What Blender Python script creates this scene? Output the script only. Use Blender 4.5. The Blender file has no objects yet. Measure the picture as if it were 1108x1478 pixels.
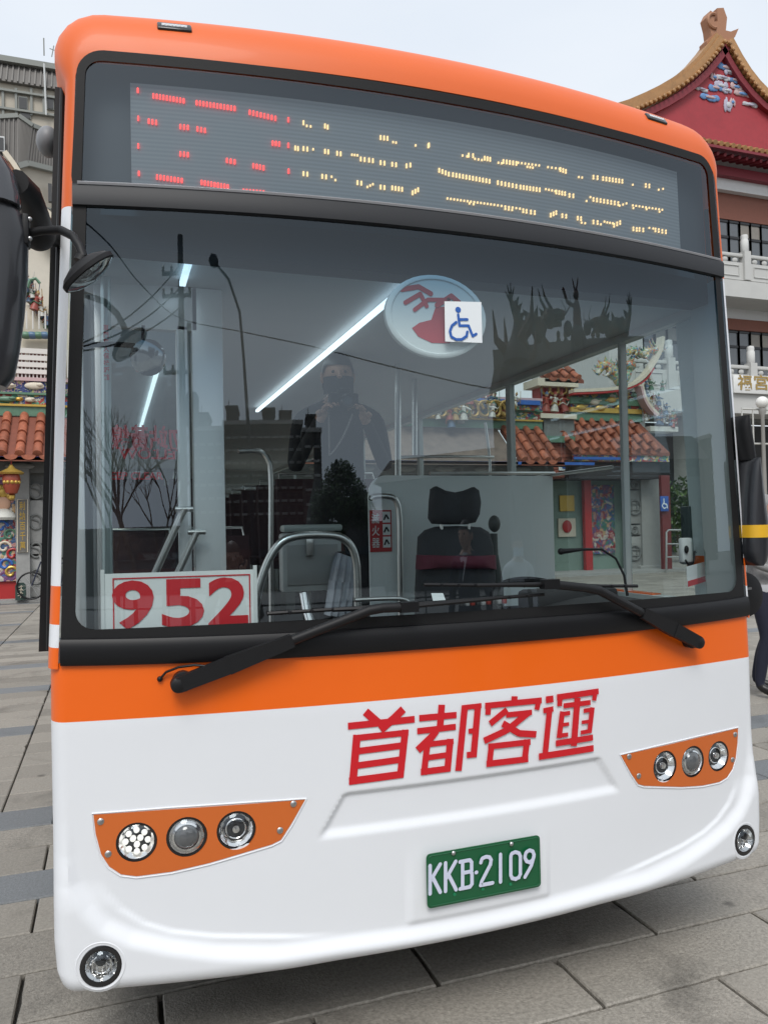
import bpy, bmesh, math, random
from mathutils import Vector, Matrix
random.seed(7)
scene = bpy.context.scene
COL = scene.collection
V = Vector
# ------------------------------------------------------------------ camera
CAM = V((-1.0468, -2.1467, 1.527))
YAW, PIT, ROL = (math.radians(a) for a in (19.517, 1.2, -1.2))
FPX = 1116.2                      # focal length in photo pixels (1108 x 1478)
_c, _s = math.cos, math.sin
FW = V((_s(YAW)*_c(PIT), _c(YAW)*_c(PIT), _s(PIT)))
_r = V((_c(YAW), -_s(YAW), 0)); _u = _r.cross(FW)
RT = _r*_c(ROL) + _u*_s(ROL); UP = -_r*_s(ROL) + _u*_c(ROL)
cam = bpy.data.cameras.new('camera'); camo = bpy.data.objects.new('camera', cam); COL.objects.link(camo)
m = Matrix((RT, UP, -FW)).transposed().to_4x4(); m.translation = CAM
camo.matrix_world = m
cam.sensor_fit = 'VERTICAL'; cam.sensor_height = 24.0; cam.lens = 24.0*FPX/1478
cam.clip_start = 0.05; cam.clip_end = 3000
scene.camera = camo
# ------------------------------------------------------------------ world, sun, exposure
SUN_EL, SUN_AZ = math.radians(52), math.radians(203)      # soft light from behind the camera
w = bpy.data.worlds.new('World'); scene.world = w; w.use_nodes = True
nt = w.node_tree; nt.nodes.clear()
out = nt.nodes.new('ShaderNodeOutputWorld'); bg = nt.nodes.new('ShaderNodeBackground')
sky = nt.nodes.new('ShaderNodeTexSky'); sky.sky_type = 'NISHITA'; sky.sun_disc = False
sky.sun_elevation = SUN_EL; sky.sun_rotation = SUN_AZ; sky.dust_density = 6; sky.air_density = 1.2
hs = nt.nodes.new('ShaderNodeHueSaturation'); hs.inputs['Saturation'].default_value = .22
tc = nt.nodes.new('ShaderNodeTexCoord'); mp = nt.nodes.new('ShaderNodeMapping'); mp.inputs['Scale'].default_value = (1, 1, 3)
nz = nt.nodes.new('ShaderNodeTexNoise'); nz.inputs['Scale'].default_value = 1.6; nz.inputs['Detail'].default_value = 5
rp = nt.nodes.new('ShaderNodeValToRGB')
rp.color_ramp.elements[0].position = .3; rp.color_ramp.elements[0].color = (6.2, 6.8, 7.6, 1)
rp.color_ramp.elements[1].position = .75; rp.color_ramp.elements[1].color = (7.2, 7.6, 8.1, 1)
mx = nt.nodes.new('ShaderNodeMix'); mx.data_type = 'RGBA'; mx.inputs[0].default_value = .86     # cloud deck over the sky
L = nt.links.new
L(sky.outputs[0], hs.inputs['Color']); L(tc.outputs['Generated'], mp.inputs[0]); L(mp.outputs[0], nz.inputs['Vector'])
L(nz.outputs['Fac'], rp.inputs[0]); L(hs.outputs[0], mx.inputs[6]); L(rp.outputs[0], mx.inputs[7])
L(mx.outputs[2], bg.inputs[0]); bg.inputs[1].default_value = .1; L(bg.outputs[0], out.inputs[0])
sun = bpy.data.lights.new('sun', 'SUN'); sun.energy = 1.5; sun.angle = math.radians(28); sun.color = (1, .97, .93)
suno = bpy.data.objects.new('sun', sun); COL.objects.link(suno)
sd = V((math.sin(SUN_AZ)*math.cos(SUN_EL), math.cos(SUN_AZ)*math.cos(SUN_EL), math.sin(SUN_EL)))
suno.rotation_euler = sd.to_track_quat('Z', 'Y').to_euler(); suno.location = sd*60
vs = scene.view_settings; vs.view_transform = 'Standard'; vs.look = 'None'; vs.gamma = 1; vs.exposure = 0.45; vs.use_curve_mapping = False
scene.cycles.use_denoising = True; scene.cycles.max_bounces = 8; scene.cycles.transparent_max_bounces = 24
scene.cycles.glossy_bounces = 4; scene.cycles.caustics_reflective = False; scene.cycles.caustics_refractive = False
scene.cycles.sample_clamp_indirect = 6
# ------------------------------------------------------------------ photo pixel -> place
def ray(px, py): return FW + RT*((px-554)/FPX) + UP*((739-py)/FPX)
def at_y(px, py, Y): d = ray(px, py); return CAM + d*((Y-CAM.y)/d.y)
def at_x(px, py, X): d = ray(px, py); return CAM + d*((X-CAM.x)/d.x)
def at_z(px, py, Z): d = ray(px, py); return CAM + d*((Z-CAM.z)/d.z)
BULGE, RAKE = .1215, .0275
def S(x, z): return BULGE*(x/1.2)**2 + RAKE*max(0, z-1.0)         # the bus front skin
def front(px, py, off=0.0):
    d = ray(px, py); t = 2.3
    for _ in range(40):
        P = CAM + d*t; t += (S(P.x, P.z)-off-P.y)/d.y
    return CAM + d*t
def mirrored(px, py, D):                                            # what stands D metres away and shows in the windscreen there
    P = front(px, py); d = ray(px, py).normalized()
    n = V((2*BULGE*P.x/1.44, -1, RAKE)).normalized(); r = d - 2*d.dot(n)*n
    return P + r*(D/math.hypot(r.x, r.y))
def skin(x, z, off=0.0): return V((x, S(x, z)-off, z))
# ------------------------------------------------------------------ materials
MATS = {}
def mat(name, col, rough=.5, metal=0.0, coat=0.0, var=0.0, vscale=6.0, bump=0.0, bscale=60.0, emit=None, spec=.5, rand=0.0, attr=False, stain=0.0, sscale=1.3):
    if name in MATS: return MATS[name]
    mt = bpy.data.materials.new(name); mt.use_nodes = True; n = mt.node_tree; b = n.nodes['Principled BSDF']
    b.inputs['Base Color'].default_value = (*col, 1); b.inputs['Roughness'].default_value = rough
    b.inputs['Metallic'].default_value = metal; b.inputs['Coat Weight'].default_value = coat; b.inputs['Coat Roughness'].default_value = .08
    b.inputs['Specular IOR Level'].default_value = spec
    src = None
    if var or rand or attr:
        g = n.nodes.new('ShaderNodeNewGeometry'); hsv = n.nodes.new('ShaderNodeHueSaturation'); hsv.inputs['Color'].default_value = (*col, 1)
        if attr:
            a = n.nodes.new('ShaderNodeAttribute'); a.attribute_name = 'tint'; n.links.new(a.outputs['Color'], hsv.inputs['Color'])
        tx = n.nodes.new('ShaderNodeTexNoise'); tx.inputs['Scale'].default_value = vscale; tx.inputs['Detail'].default_value = 8; tx.inputs['Roughness'].default_value = .65
        n.links.new(g.outputs['Position'], tx.inputs['Vector'])
        mr = n.nodes.new('ShaderNodeMapRange'); mr.inputs[1].default_value = .25; mr.inputs[2].default_value = .75
        mr.inputs[3].default_value = 1-var; mr.inputs[4].default_value = 1+var; n.links.new(tx.outputs['Fac'], mr.inputs[0])
        val = mr.outputs[0]
        if rand:
            oi = n.nodes.new('ShaderNodeObjectInfo'); m2 = n.nodes.new('ShaderNodeMapRange'); m2.inputs[3].default_value = 1-rand; m2.inputs[4].default_value = 1+rand
            n.links.new(oi.outputs['Random'], m2.inputs[0]); mu = n.nodes.new('ShaderNodeMath'); mu.operation = 'MULTIPLY'
            n.links.new(val, mu.inputs[0]); n.links.new(m2.outputs[0], mu.inputs[1]); val = mu.outputs[0]
        if stain:
            st1 = n.nodes.new('ShaderNodeTexNoise'); st1.inputs['Scale'].default_value = sscale; st1.inputs['Detail'].default_value = 5; st1.inputs['Roughness'].default_value = .6; st1.inputs['Distortion'].default_value = .6
            n.links.new(g.outputs['Position'], st1.inputs['Vector']); sr = n.nodes.new('ShaderNodeMapRange'); sr.inputs[1].default_value = .52; sr.inputs[2].default_value = .72; sr.inputs[3].default_value = 1; sr.inputs[4].default_value = 1-stain
            n.links.new(st1.outputs['Fac'], sr.inputs[0]); m3 = n.nodes.new('ShaderNodeMath'); m3.operation = 'MULTIPLY'; n.links.new(val, m3.inputs[0]); n.links.new(sr.outputs[0], m3.inputs[1]); val = m3.outputs[0]
            if sscale == 2.2:                                   # gum and oil spots on the paving
                vo = n.nodes.new('ShaderNodeTexVoronoi'); vo.inputs['Scale'].default_value = 2.3; vo.inputs['Randomness'].default_value = 1; n.links.new(g.outputs['Position'], vo.inputs['Vector'])
                sw_ = n.nodes.new('ShaderNodeMapRange'); sw_.inputs[1].default_value = .035; sw_.inputs[2].default_value = .075; sw_.inputs[3].default_value = .5; sw_.inputs[4].default_value = 1; n.links.new(vo.outputs['Distance'], sw_.inputs[0])
                m4 = n.nodes.new('ShaderNodeMath'); m4.operation = 'MULTIPLY'; n.links.new(val, m4.inputs[0]); n.links.new(sw_.outputs[0], m4.inputs[1]); val = m4.outputs[0]
        n.links.new(val, hsv.inputs['Value']); n.links.new(hsv.outputs[0], b.inputs['Base Color'])
        rr = n.nodes.new('ShaderNodeMapRange'); rr.inputs[3].default_value = max(0, rough-.08); rr.inputs[4].default_value = min(1, rough+.08)
        n.links.new(tx.outputs['Fac'], rr.inputs[0]); n.links.new(rr.outputs[0], b.inputs['Roughness'])
    if bump:
        g2 = n.nodes.new('ShaderNodeNewGeometry'); t2 = n.nodes.new('ShaderNodeTexNoise'); t2.inputs['Scale'].default_value = bscale; t2.inputs['Detail'].default_value = 6
        n.links.new(g2.outputs['Position'], t2.inputs['Vector']); bp = n.nodes.new('ShaderNodeBump'); bp.inputs['Strength'].default_value = bump; bp.inputs['Distance'].default_value = .01
        n.links.new(t2.outputs['Fac'], bp.inputs['Height']); n.links.new(bp.outputs[0], b.inputs['Normal'])
    if emit:
        b.inputs['Emission Color'].default_value = (*emit[:3], 1); b.inputs['Emission Strength'].default_value = emit[3]
    MATS[name] = mt; return mt
def glass(name, tint, r0=.09, band=None, rough=0.0):
    """Thin sheet of glass: tinted transmission plus Schlick reflection; band=(z0,z1,tint) a dyed sunshade strip."""
    if name in MATS: return MATS[name]
    mt = bpy.data.materials.new(name); mt.use_nodes = True; n = mt.node_tree; n.nodes.clear()
    o = n.nodes.new('ShaderNodeOutputMaterial'); mix = n.nodes.new('ShaderNodeMixShader')
    tr = n.nodes.new('ShaderNodeBsdfTransparent'); tr.inputs[0].default_value = (*tint, 1)
    gl = n.nodes.new('ShaderNodeBsdfGlossy'); gl.inputs['Roughness'].default_value = rough; gl.inputs['Color'].default_value = (.80, .91, 1, 1)
    lw = n.nodes.new('ShaderNodeLayerWeight'); lw.inputs[0].default_value = .5
    pw = n.nodes.new('ShaderNodeMath'); pw.operation = 'POWER'; pw.inputs[1].default_value = 5; n.links.new(lw.outputs['Facing'], pw.inputs[0])
    mr = n.nodes.new('ShaderNodeMapRange'); mr.inputs[3].default_value = r0; mr.inputs[4].default_value = 1; n.links.new(pw.outputs[0], mr.inputs[0])
    n.links.new(mr.outputs[0], mix.inputs[0]); n.links.new(tr.outputs[0], mix.inputs[1]); n.links.new(gl.outputs[0], mix.inputs[2]); n.links.new(mix.outputs[0], o.inputs[0])
    if band:
        g = n.nodes.new('ShaderNodeNewGeometry'); sp = n.nodes.new('ShaderNodeSeparateXYZ'); n.links.new(g.outputs['Position'], sp.inputs[0])
        b = n.nodes.new('ShaderNodeMapRange'); b.interpolation_type = 'SMOOTHSTEP'; b.inputs[1].default_value = band[0]; b.inputs[2].default_value = band[1]; n.links.new(sp.outputs['Z'], b.inputs[0])
        mc = n.nodes.new('ShaderNodeMix'); mc.data_type = 'RGBA'; mc.inputs[6].default_value = (*tint, 1); mc.inputs[7].default_value = (*band[2], 1)
        n.links.new(b.outputs[0], mc.inputs[0]); n.links.new(mc.outputs[2], tr.inputs[0])
        rb = n.nodes.new('ShaderNodeMapRange'); rb.inputs[3].default_value = r0; rb.inputs[4].default_value = r0*.5; n.links.new(b.outputs[0], rb.inputs[0]); n.links.new(rb.outputs[0], mr.inputs[3])   # the dyed strip swallows the inner surface's reflection
    MATS[name] = mt; return mt
def patchwork(name, cols, scale=8.0, rough=.5, scl=(1, 1, 1)):
    """Painted ornament: small cells of glazed colour."""
    if name in MATS: return MATS[name]
    mt = bpy.data.materials.new(name); mt.use_nodes = True; n = mt.node_tree; b = n.nodes['Principled BSDF']; b.inputs['Roughness'].default_value = rough
    g = n.nodes.new('ShaderNodeNewGeometry'); mp = n.nodes.new('ShaderNodeMapping'); mp.inputs['Scale'].default_value = scl
    nz = n.nodes.new('ShaderNodeTexNoise'); nz.inputs['Scale'].default_value = scale*.6; nz.inputs['Detail'].default_value = 3
    ad = n.nodes.new('ShaderNodeMix'); ad.data_type = 'RGBA'; ad.blend_type = 'ADD'; ad.inputs[0].default_value = .9
    vo = n.nodes.new('ShaderNodeTexVoronoi'); vo.inputs['Scale'].default_value = scale
    n.links.new(g.outputs['Position'], mp.inputs[0]); n.links.new(mp.outputs[0], nz.inputs['Vector']); n.links.new(mp.outputs[0], ad.inputs[6]); n.links.new(nz.outputs['Color'], ad.inputs[7])
    n.links.new(ad.outputs[2], vo.inputs['Vector'])
    sp = n.nodes.new('ShaderNodeSeparateColor'); n.links.new(vo.outputs['Color'], sp.inputs[0])
    cr = n.nodes.new('ShaderNodeValToRGB'); cr.color_ramp.interpolation = 'CONSTANT'
    while len(cr.color_ramp.elements) < len(cols): cr.color_ramp.elements.new(.5)
    for i, c in enumerate(cols): cr.color_ramp.elements[i].position = i/len(cols); cr.color_ramp.elements[i].color = (*c, 1)
    n.links.new(sp.outputs[0], cr.inputs[0]); n.links.new(cr.outputs[0], b.inputs['Base Color'])
    bp = n.nodes.new('ShaderNodeBump'); bp.inputs['Strength'].default_value = .6; bp.inputs['Distance'].default_value = .03
    n.links.new(vo.outputs['Distance'], bp.inputs['Height']); bp.invert = True; n.links.new(bp.outputs[0], b.inputs['Normal'])
    MATS[name] = mt; return mt
# ------------------------------------------------------------------ mesh builder
WL = {}
def link(o, loc, parent=None):
    COL.objects.link(o); o.location = loc; WL[o.name] = V(loc)
    if parent is not None:
        o.parent = parent; o.matrix_parent_inverse = Matrix.Translation(-WL[parent.name])
    return o
def empty(name, loc, label=None, cat=None, group=None, parent=None):
    o = bpy.data.objects.new(name, None); o.empty_display_size = .2; link(o, V(loc), parent)
    return tag(o, label, cat, group)
def tag(o, label=None, cat=None, group=None, kind=None):
    if label: o['label'] = label
    if cat: o['category'] = cat
    if group: o['group'] = group
    if kind: o['kind'] = kind
    return o
class MB:
    def __init__(s): s.v = []; s.f = []; s.m = []; s.cur = 0; s.lay = 0
    def add(s, vs, fs):
        o = len(s.v); s.v += [tuple(p) for p in vs]; s.f += [tuple(i+o for i in f) for f in fs]; s.m += [s.cur]*len(fs); return s
    def mi(s, k): s.cur = k; return s
    def box(s, x0, x1, y0, y1, z0, z1, ch=0.0):
        if ch <= 0:
            return s.add([(x, y, z) for x in (x0, x1) for y in (y0, y1) for z in (z0, z1)],
                         [(0, 1, 3, 2), (4, 6, 7, 5), (0, 4, 5, 1), (2, 3, 7, 6), (0, 2, 6, 4), (1, 5, 7, 3)])
        b = bmesh.new(); bmesh.ops.create_cube(b, size=1)
        for v in b.verts: v.co = V((x0+(v.co.x+.5)*(x1-x0), y0+(v.co.y+.5)*(y1-y0), z0+(v.co.z+.5)*(z1-z0)))
        bmesh.ops.bevel(b, geom=list(b.edges), offset=ch, segments=2, affect='EDGES', profile=.5)
        b.verts.index_update(); s.add([v.co[:] for v in b.verts], [[v.index for v in f.verts] for f in b.faces]); b.free(); return s
    def bar(s, p, q, w, h, up=V((0, 0, 1))):
        p, q = V(p), V(q); d = (q-p).normalized(); a = d.cross(up)
        if a.length < 1e-4: a = d.cross(V((1, 0, 0)))
        a.normalize(); b = a.cross(d).normalized(); vs = []
        for e in (p, q):
            for i, j in ((-1, -1), (1, -1), (1, 1), (-1, 1)): vs.append(e+a*(w/2*i)+b*(h/2*j))
        return s.add(vs, [(0, 1, 2, 3), (7, 6, 5, 4), (0, 4, 5, 1), (1, 5, 6, 2), (2, 6, 7, 3), (3, 7, 4, 0)])
    def tube(s, pts, r, n=10, caps=True, flat=1.0, upv=None):
        pts = [V(p) for p in pts]; rs = r if isinstance(r, (list, tuple)) else [r]*len(pts); vs = []; fs = []; pa = None
        for i, p in enumerate(pts):
            d = (pts[min(i+1, len(pts)-1)]-pts[max(i-1, 0)]).normalized()
            if pa is None:
                a = d.cross(upv if upv is not None else (V((0, 0, 1)) if abs(d.z) < .9 else V((1, 0, 0)))).normalized()
            else: a = (pa-d*pa.dot(d)).normalized()
            pa = a; b = d.cross(a)
            for k in range(n):
                t = 2*math.pi*k/n; vs.append(p+a*(rs[i]*math.cos(t))+b*(rs[i]*flat*math.sin(t)))
        for i in range(len(pts)-1):
            for k in range(n):
                k2 = (k+1) % n; fs.append((i*n+k, i*n+k2, (i+1)*n+k2, (i+1)*n+k))
        if caps: fs.append(tuple(range(n-1, -1, -1))); fs.append(tuple((len(pts)-1)*n+k for k in range(n)))
        return s.add(vs, fs)
    def lathe(s, prof, c, axis=(0, 0, 1), n=24, sx=1.0, cap=True):
        """prof: (radius, height along axis)"""
        ax = V(axis).normalized(); a = ax.cross(V((0, 0, 1)) if abs(ax.z) < .9 else V((1, 0, 0))).normalized(); b = ax.cross(a); c = V(c); vs = []; fs = []
        for r, h in prof:
            for k in range(n):
                t = 2*math.pi*k/n; vs.append(c+ax*h+a*(r*math.cos(t)*sx)+b*(r*math.sin(t)))
        for i in range(len(prof)-1):
            for k in range(n):
                k2 = (k+1) % n; fs.append((i*n+k, i*n+k2, (i+1)*n+k2, (i+1)*n+k))
        if cap and prof[0][0] > 1e-5: fs.append(tuple(range(n-1, -1, -1)))
        if cap and prof[-1][0] > 1e-5: fs.append(tuple((len(prof)-1)*n+k for k in range(n)))
        return s.add(vs, fs)
    def ball(s, c, r, n=12, m=8):
        c = V(c); rx, ry, rz = r if isinstance(r, (tuple, list)) else (r, r, r); vs = [c+V((0, 0, -rz))]; fs = []
        for i in range(1, m):
            t = math.pi*i/m
            for k in range(n):
                p = 2*math.pi*k/n; vs.append(c+V((rx*math.sin(t)*math.cos(p), ry*math.sin(t)*math.sin(p), -rz*math.cos(t))))
        vs.append(c+V((0, 0, rz)))
        for k in range(n): fs.append((0, 1+(k+1) % n, 1+k)); fs.append((len(vs)-1, 1+(m-2)*n+k, 1+(m-2)*n+(k+1) % n))
        for i in range(m-2):
            for k in range(n): k2 = (k+1) % n; fs.append((1+i*n+k, 1+i*n+k2, 1+(i+1)*n+k2, 1+(i+1)*n+k))
        return s.add(vs, fs)
    def grid(s, rows, close=False):
        n = len(rows[0]); vs = [p for r in rows for p in r]; fs = []
        for i in range(len(rows)-1):
            for k in range(n if close else n-1):
                k2 = (k+1) % n; fs.append((i*n+k, i*n+k2, (i+1)*n+k2, (i+1)*n+k))
        return s.add(vs, fs)
    def prism(s, poly, off):
        """poly: 3D points, off: extrusion vector"""
        n = len(poly); off = V(off); vs = [V(p) for p in poly]+[V(p)+off for p in poly]
        return s.add(vs, [tuple(range(n)), tuple(range(2*n-1, n-1, -1))]+[(k, k+n, (k+1) % n+n, (k+1) % n) for k in range(n)])
    def strip(s, pts, w, place, z=0.0, rnd=False, ext=.0):
        """flat stroke lettering; pts are 2D, place(u,v)->3D"""
        P = [V((p[0], p[1])) for p in pts]
        for a, b in zip(P, P[1:]):
            d = (b-a).normalized(); nn = V((-d.y, d.x))*(w/2); a2 = a-d*ext; b2 = b+d*ext
            k = max(1, int((b2-a2).length/.06)); rows = []
            dy = V((0, -s.lay, 0)); s.lay += 7e-5
            for i in range(k+1): c = a2.lerp(b2, i/k); rows.append([place(*(c-nn))+dy, place(*(c+nn))+dy])
            s.grid(rows)
        if rnd:
            for p in P:
                s.lay += 7e-5; dy = V((0, -s.lay, 0))
                s.add([place(p.x+w/2*math.cos(t*math.pi/6), p.y+w/2*math.sin(t*math.pi/6))+dy for t in range(12)], [tuple(range(12))])
        return s
    def build(s, name, mats, parent=None, smooth=True, angle=40, recalc=True):
        me = bpy.data.meshes.new(name)
        xs = [min(p[i] for p in s.v) for i in range(3)]; ys = [max(p[i] for p in s.v) for i in range(3)]
        loc = V(((xs[0]+ys[0])/2, (xs[1]+ys[1])/2, xs[2]))
        me.from_pydata([V(p)-loc for p in s.v], [], s.f); me.validate()
        if not isinstance(mats, (list, tuple)): mats = [mats]
        for q in mats: me.materials.append(q)
        if len(mats) > 1 and len(me.polygons) == len(s.m): me.polygons.foreach_set('material_index', s.m)
        if recalc:
            b = bmesh.new(); b.from_mesh(me); bmesh.ops.recalc_face_normals(b, faces=b.faces); b.to_mesh(me); b.free()
        if smooth:
            me.shade_smooth(); me.set_sharp_from_angle(angle=math.radians(angle))
        o = bpy.data.objects.new(name, me); return link(o, loc, parent)
def copy_part(o, loc, parent=None):
    c = o.copy()
    for k in list(c.keys()): del c[k]
    return link(c, V(loc), parent)
def text_mesh(mb, body, size, place, bold=0.0, spacing=1.0, fit=None, vertical=False, narrow=1.0):
    """Writes body into mb; place(u,v)->3D. fit=(w,h) scales the block to that size from its lower left corner."""
    out = []; off = 0.0
    for row, bd in enumerate(body if vertical else [body]):
        c = bpy.data.curves.new('lettering', 'FONT'); c.body = bd; c.size = 1; c.offset = bold; c.space_character = spacing; c.resolution_u = 4
        o = bpy.data.objects.new('lettering', c); COL.objects.link(o); bpy.context.view_layer.update()
        me = bpy.data.meshes.new_from_object(o.evaluated_get(bpy.context.evaluated_depsgraph_get()))
        out.append(([(v.co.x, v.co.y-row*1.12) for v in me.vertices], [tuple(p.vertices) for p in me.polygons]))
        bpy.data.objects.remove(o); bpy.data.curves.remove(c); bpy.data.meshes.remove(me)
    al = [p for vs, _ in out for p in vs]; x0 = min(p[0] for p in al); x1 = max(p[0] for p in al); y0 = min(p[1] for p in al); y1 = max(p[1] for p in al)
    if fit: kx, ky = fit[0]/(x1-x0), fit[1]/(y1-y0)
    else: kx, ky = size*narrow, size; x0 = y0 = 0
    for vs, fs in out: mb.add([place((p[0]-x0)*kx, (p[1]-y0)*ky) for p in vs], fs)
    return mb
def plane_place(o, u, v):
    o, u, v = V(o), V(u), V(v); return lambda a, b: o+u*a+v*b
# ------------------------------------------------------------------ plaza: granite setts in running bond
J = MB(); J.add([(-400, -400, -.03), (400, -400, -.03), (400, 500, -.03), (-400, 500, -.03)], [(0, 1, 2, 3)])
plaza = tag(J.build('ground', mat('joint_dirt', (.055, .052, .047), .9, var=.3, vscale=3)), kind='structure')
granite = mat('granite', (.265, .245, .213), .62, var=.40, vscale=70, bump=.4, bscale=130, rand=.20, stain=.42, sscale=2.2)
granite_b = mat('granite_blue', (.165, .176, .185), .58, var=.30, vscale=80, bump=.3, bscale=130, rand=.15, stain=.3, sscale=2.2)
granite_far = mat('granite_many', (.25, .235, .21), .62, var=.3, vscale=80, bump=.2, bscale=160, attr=True, stain=.4, sscale=2.2)
RH, SL, Y0, X0 = .297, .88, .265, -.03
def stone_mesh(L_, W_, ch=.005, th=.03):
    a, b = L_/2, W_/2; mb = MB()
    rows = [[(sx*(a-i), sy*(b-i), z) for sx, sy in ((-1, -1), (1, -1), (1, 1), (-1, 1))] for i, z in ((0, -th), (0, -ch), (ch, 0))]
    mb.grid(rows, close=True); mb.add(rows[2], [(0, 1, 2, 3)]); return mb
def stone_data(name, mt, seed=0):
    rd = random.Random(seed); a, b = SL/2-.005, RH/2-.0045; ring_ = []
    for (x1, y1), (x2, y2) in (((-a, -b), (a, -b)), ((a, -b), (a, b)), ((a, b), (-a, b)), ((-a, b), (-a, -b))):
        n_ = 12 if abs(x2-x1) > .5 else 5
        for k in range(n_): ring_.append((x1+(x2-x1)*k/n_, y1+(y2-y1)*k/n_))
    rws = []
    jit = [rd.uniform(0, .0035)+(rd.uniform(.004, .012) if rd.random() < .07 else 0) for _ in ring_]
    for ins, z in ((0, -.03), (.0, -.006), (.004, 0)): rws.append([V((x*(1-(ins+j_)/a), y*(1-(ins+j_)/b), z)) for (x, y), j_ in zip(ring_, jit)])
    mbs = MB(); mbs.grid(rws, close=True); mbs.add(rws[2], [tuple(range(len(ring_)))])
    o = mbs.build(name, mt, smooth=False); d = o.data; z = WL[o.name].z; bpy.data.objects.remove(o); return d, z
sd1 = [stone_data('paving_stone', granite, k)[0] for k in range(6)]; sd2 = [stone_data('paving_stone', granite_b, k+20)[0] for k in range(3)]
cells = []
for r in range(-12, 62):
    y = Y0 + RH*(r+.5); stack = r >= 8
    for k in range(-14, 24):
        x = X0 + SL*(k+.5) + (0 if stack else (SL/2 if r % 2 else 0)) + (.16 if stack else 0)
        cells.append((r, x, y))
def vis(x, y):
    d = V((x, y, 0))-CAM; dep = d.dot(FW)
    if dep < .3: return None
    px, py = 554+FPX*d.dot(RT)/dep, 739-FPX*d.dot(UP)/dep
    if not (-70 < px < 1180 and py < 1560): return None
    if y > .9 and 110 < px < 1060: return None
    return dep
scored = sorted((vis(x, y), i) for i, (r, x, y) in enumerate(cells) if vis(x, y) is not None)
near = set(i for _, i in scored[:230])
far = MB(); tints = []
for i, (r, x, y) in enumerate(cells):
    blue = r in (4, 7, 20, 33)
    if i in near:
        o = bpy.data.objects.new('paving_stone', random.choice(sd2 if blue or random.random() < .04 else sd1))
        link(o, (x, y, -.03+random.uniform(-.0015, .001)), plaza); o.rotation_euler.z = random.choice((0, math.pi))+random.uniform(-.002, .002)
    else:
        g = random.uniform(.82, 1.16); base = (.165*g, .176*g, .185*g) if blue else (.265*g, .245*g, .213*g)
        mbx = stone_mesh(SL-.009, RH-.008); n0 = len(mbx.f); far.add([(p[0]+x, p[1]+y, p[2]) for p in mbx.v], mbx.f); tints += [base]*n0
fo = far.build('paving_stones', granite_far, plaza, smooth=False, recalc=False); tag(fo, kind='stuff')
at = fo.data.color_attributes.new('tint', 'FLOAT_COLOR', 'CORNER')
if len(fo.data.polygons) == len(tints):
    for p in fo.data.polygons:
        for li in p.loop_indices: at.data[li].color = (*tints[p.index], 1)
R2 = MB(); R2.add([(-300, -300, -.022), (300, -300, -.022), (300, -3.32, -.022), (-300, -3.32, -.022)], [(0, 1, 2, 3)])
tag(R2.build('road', mat('asphalt', (.16, .155, .15), .8, var=.2, vscale=2)), kind='structure')
R3 = MB(); R3.add([(20.7, -3.3, -.021), (300, -3.3, -.021), (300, 300, -.021), (20.7, 300, -.021)], [(0, 1, 2, 3)])
R3.add([(-300, 18.7, -.021), (20.69, 18.7, -.021), (20.69, 300, -.021), (-300, 300, -.021)], [(0, 1, 2, 3)])
R3.add([(-300, -3.3, -.021), (-12.4, -3.3, -.021), (-12.4, 18.69, -.021), (-300, 18.69, -.021)], [(0, 1, 2, 3)])
tag(R3.build('pavement', mat('concrete_paving', (.24, .23, .21), .75, var=.2, vscale=2)), kind='structure')
# ================================================================== THE BUS, outside
bus = empty('bus', (0, 4.5, 0), 'orange and white city bus standing on the granite plaza, front towards us', 'bus')
ORANGE = mat('orange_paint', (.86, .135, .004), .34, coat=.25, var=.02, vscale=2)
WHITE = mat('white_paint', (.78, .80, .83), .38, coat=.25, var=.015, vscale=2)
BLACKG = mat('black_gloss', (.012, .012, .013), .25, coat=.3)
BLACKP = mat('black_plastic', (.010, .010, .011), .5, bump=.08, bscale=500, spec=.3)
RUBBER = mat('rubber', (.008, .008, .009), .42, spec=.28)
DKGREY = mat('dark_grey_panel', (.022, .023, .026), .5, spec=.3)
CHROME = mat('chrome', (.80, .80, .80), .12, metal=1)
STEEL = mat('brushed_steel', (.62, .62, .60), .28, metal=1)
SCREW = mat('screw_steel', (.5, .5, .5), .35, metal=1)
RED = mat('red_vinyl', (.60, .012, .02), .4)
def lerp_tab(tab, z):
    if z <= tab[0][0]: return tab[0][1]
    for (a, b), (c, d) in zip(tab, tab[1:]):
        if z <= c: return b+(d-b)*(z-a)/(c-a)
    return tab[-1][1]
XIN = [(1.17, 1.183), (1.39, 1.174), (1.9, 1.158), (2.5, 1.134), (2.9, 1.118)]      # edge of the black screen surround
HW = [(.25, 1.17), (.34, 1.196), (.42, 1.202), (1.03, 1.206), (1.2, 1.205)]
# --- loop round the screens, left bottom -> top -> right bottom
ZT, RC = 2.889, .085
half = []
for i in range(41): z = 1.165+(ZT-RC-1.165)*i/40; half.append((lerp_tab(XIN, z), z, 0.0))
xe = lerp_tab(XIN, ZT-RC)
for i in range(1, 10): t = math.pi/2*i/10; half.append((xe-RC+RC*math.cos(t), ZT-RC+RC*math.sin(t), i/10))
for i in range(0, 25): half.append(((xe-RC)*(1-i/24), ZT+.010*(1-((1-i/24))**2), 1.0))
loop = [(-x, z, k) for x, z, k in half]+[(x, z, k) for x, z, k in reversed(half[:-1])]
def loop_normal(i):
    a, b = loop[max(i-1, 0)], loop[min(i+1, len(loop)-1)]; d = V((b[0]-a[0], b[1]-a[1])).normalized(); return V((-d.y, d.x))
def shell_point(i, th):
    x, z, k = loop[i]; n = loop_normal(i); s = k*k*(3-2*k); a = .028+(.215-.028)*s; b = .05+(.25-.05)*s
    return V((x+n.x*a*math.sin(th), S(x, z)+b*(1-math.cos(th)), z+n.y*a*math.sin(th)))
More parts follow.
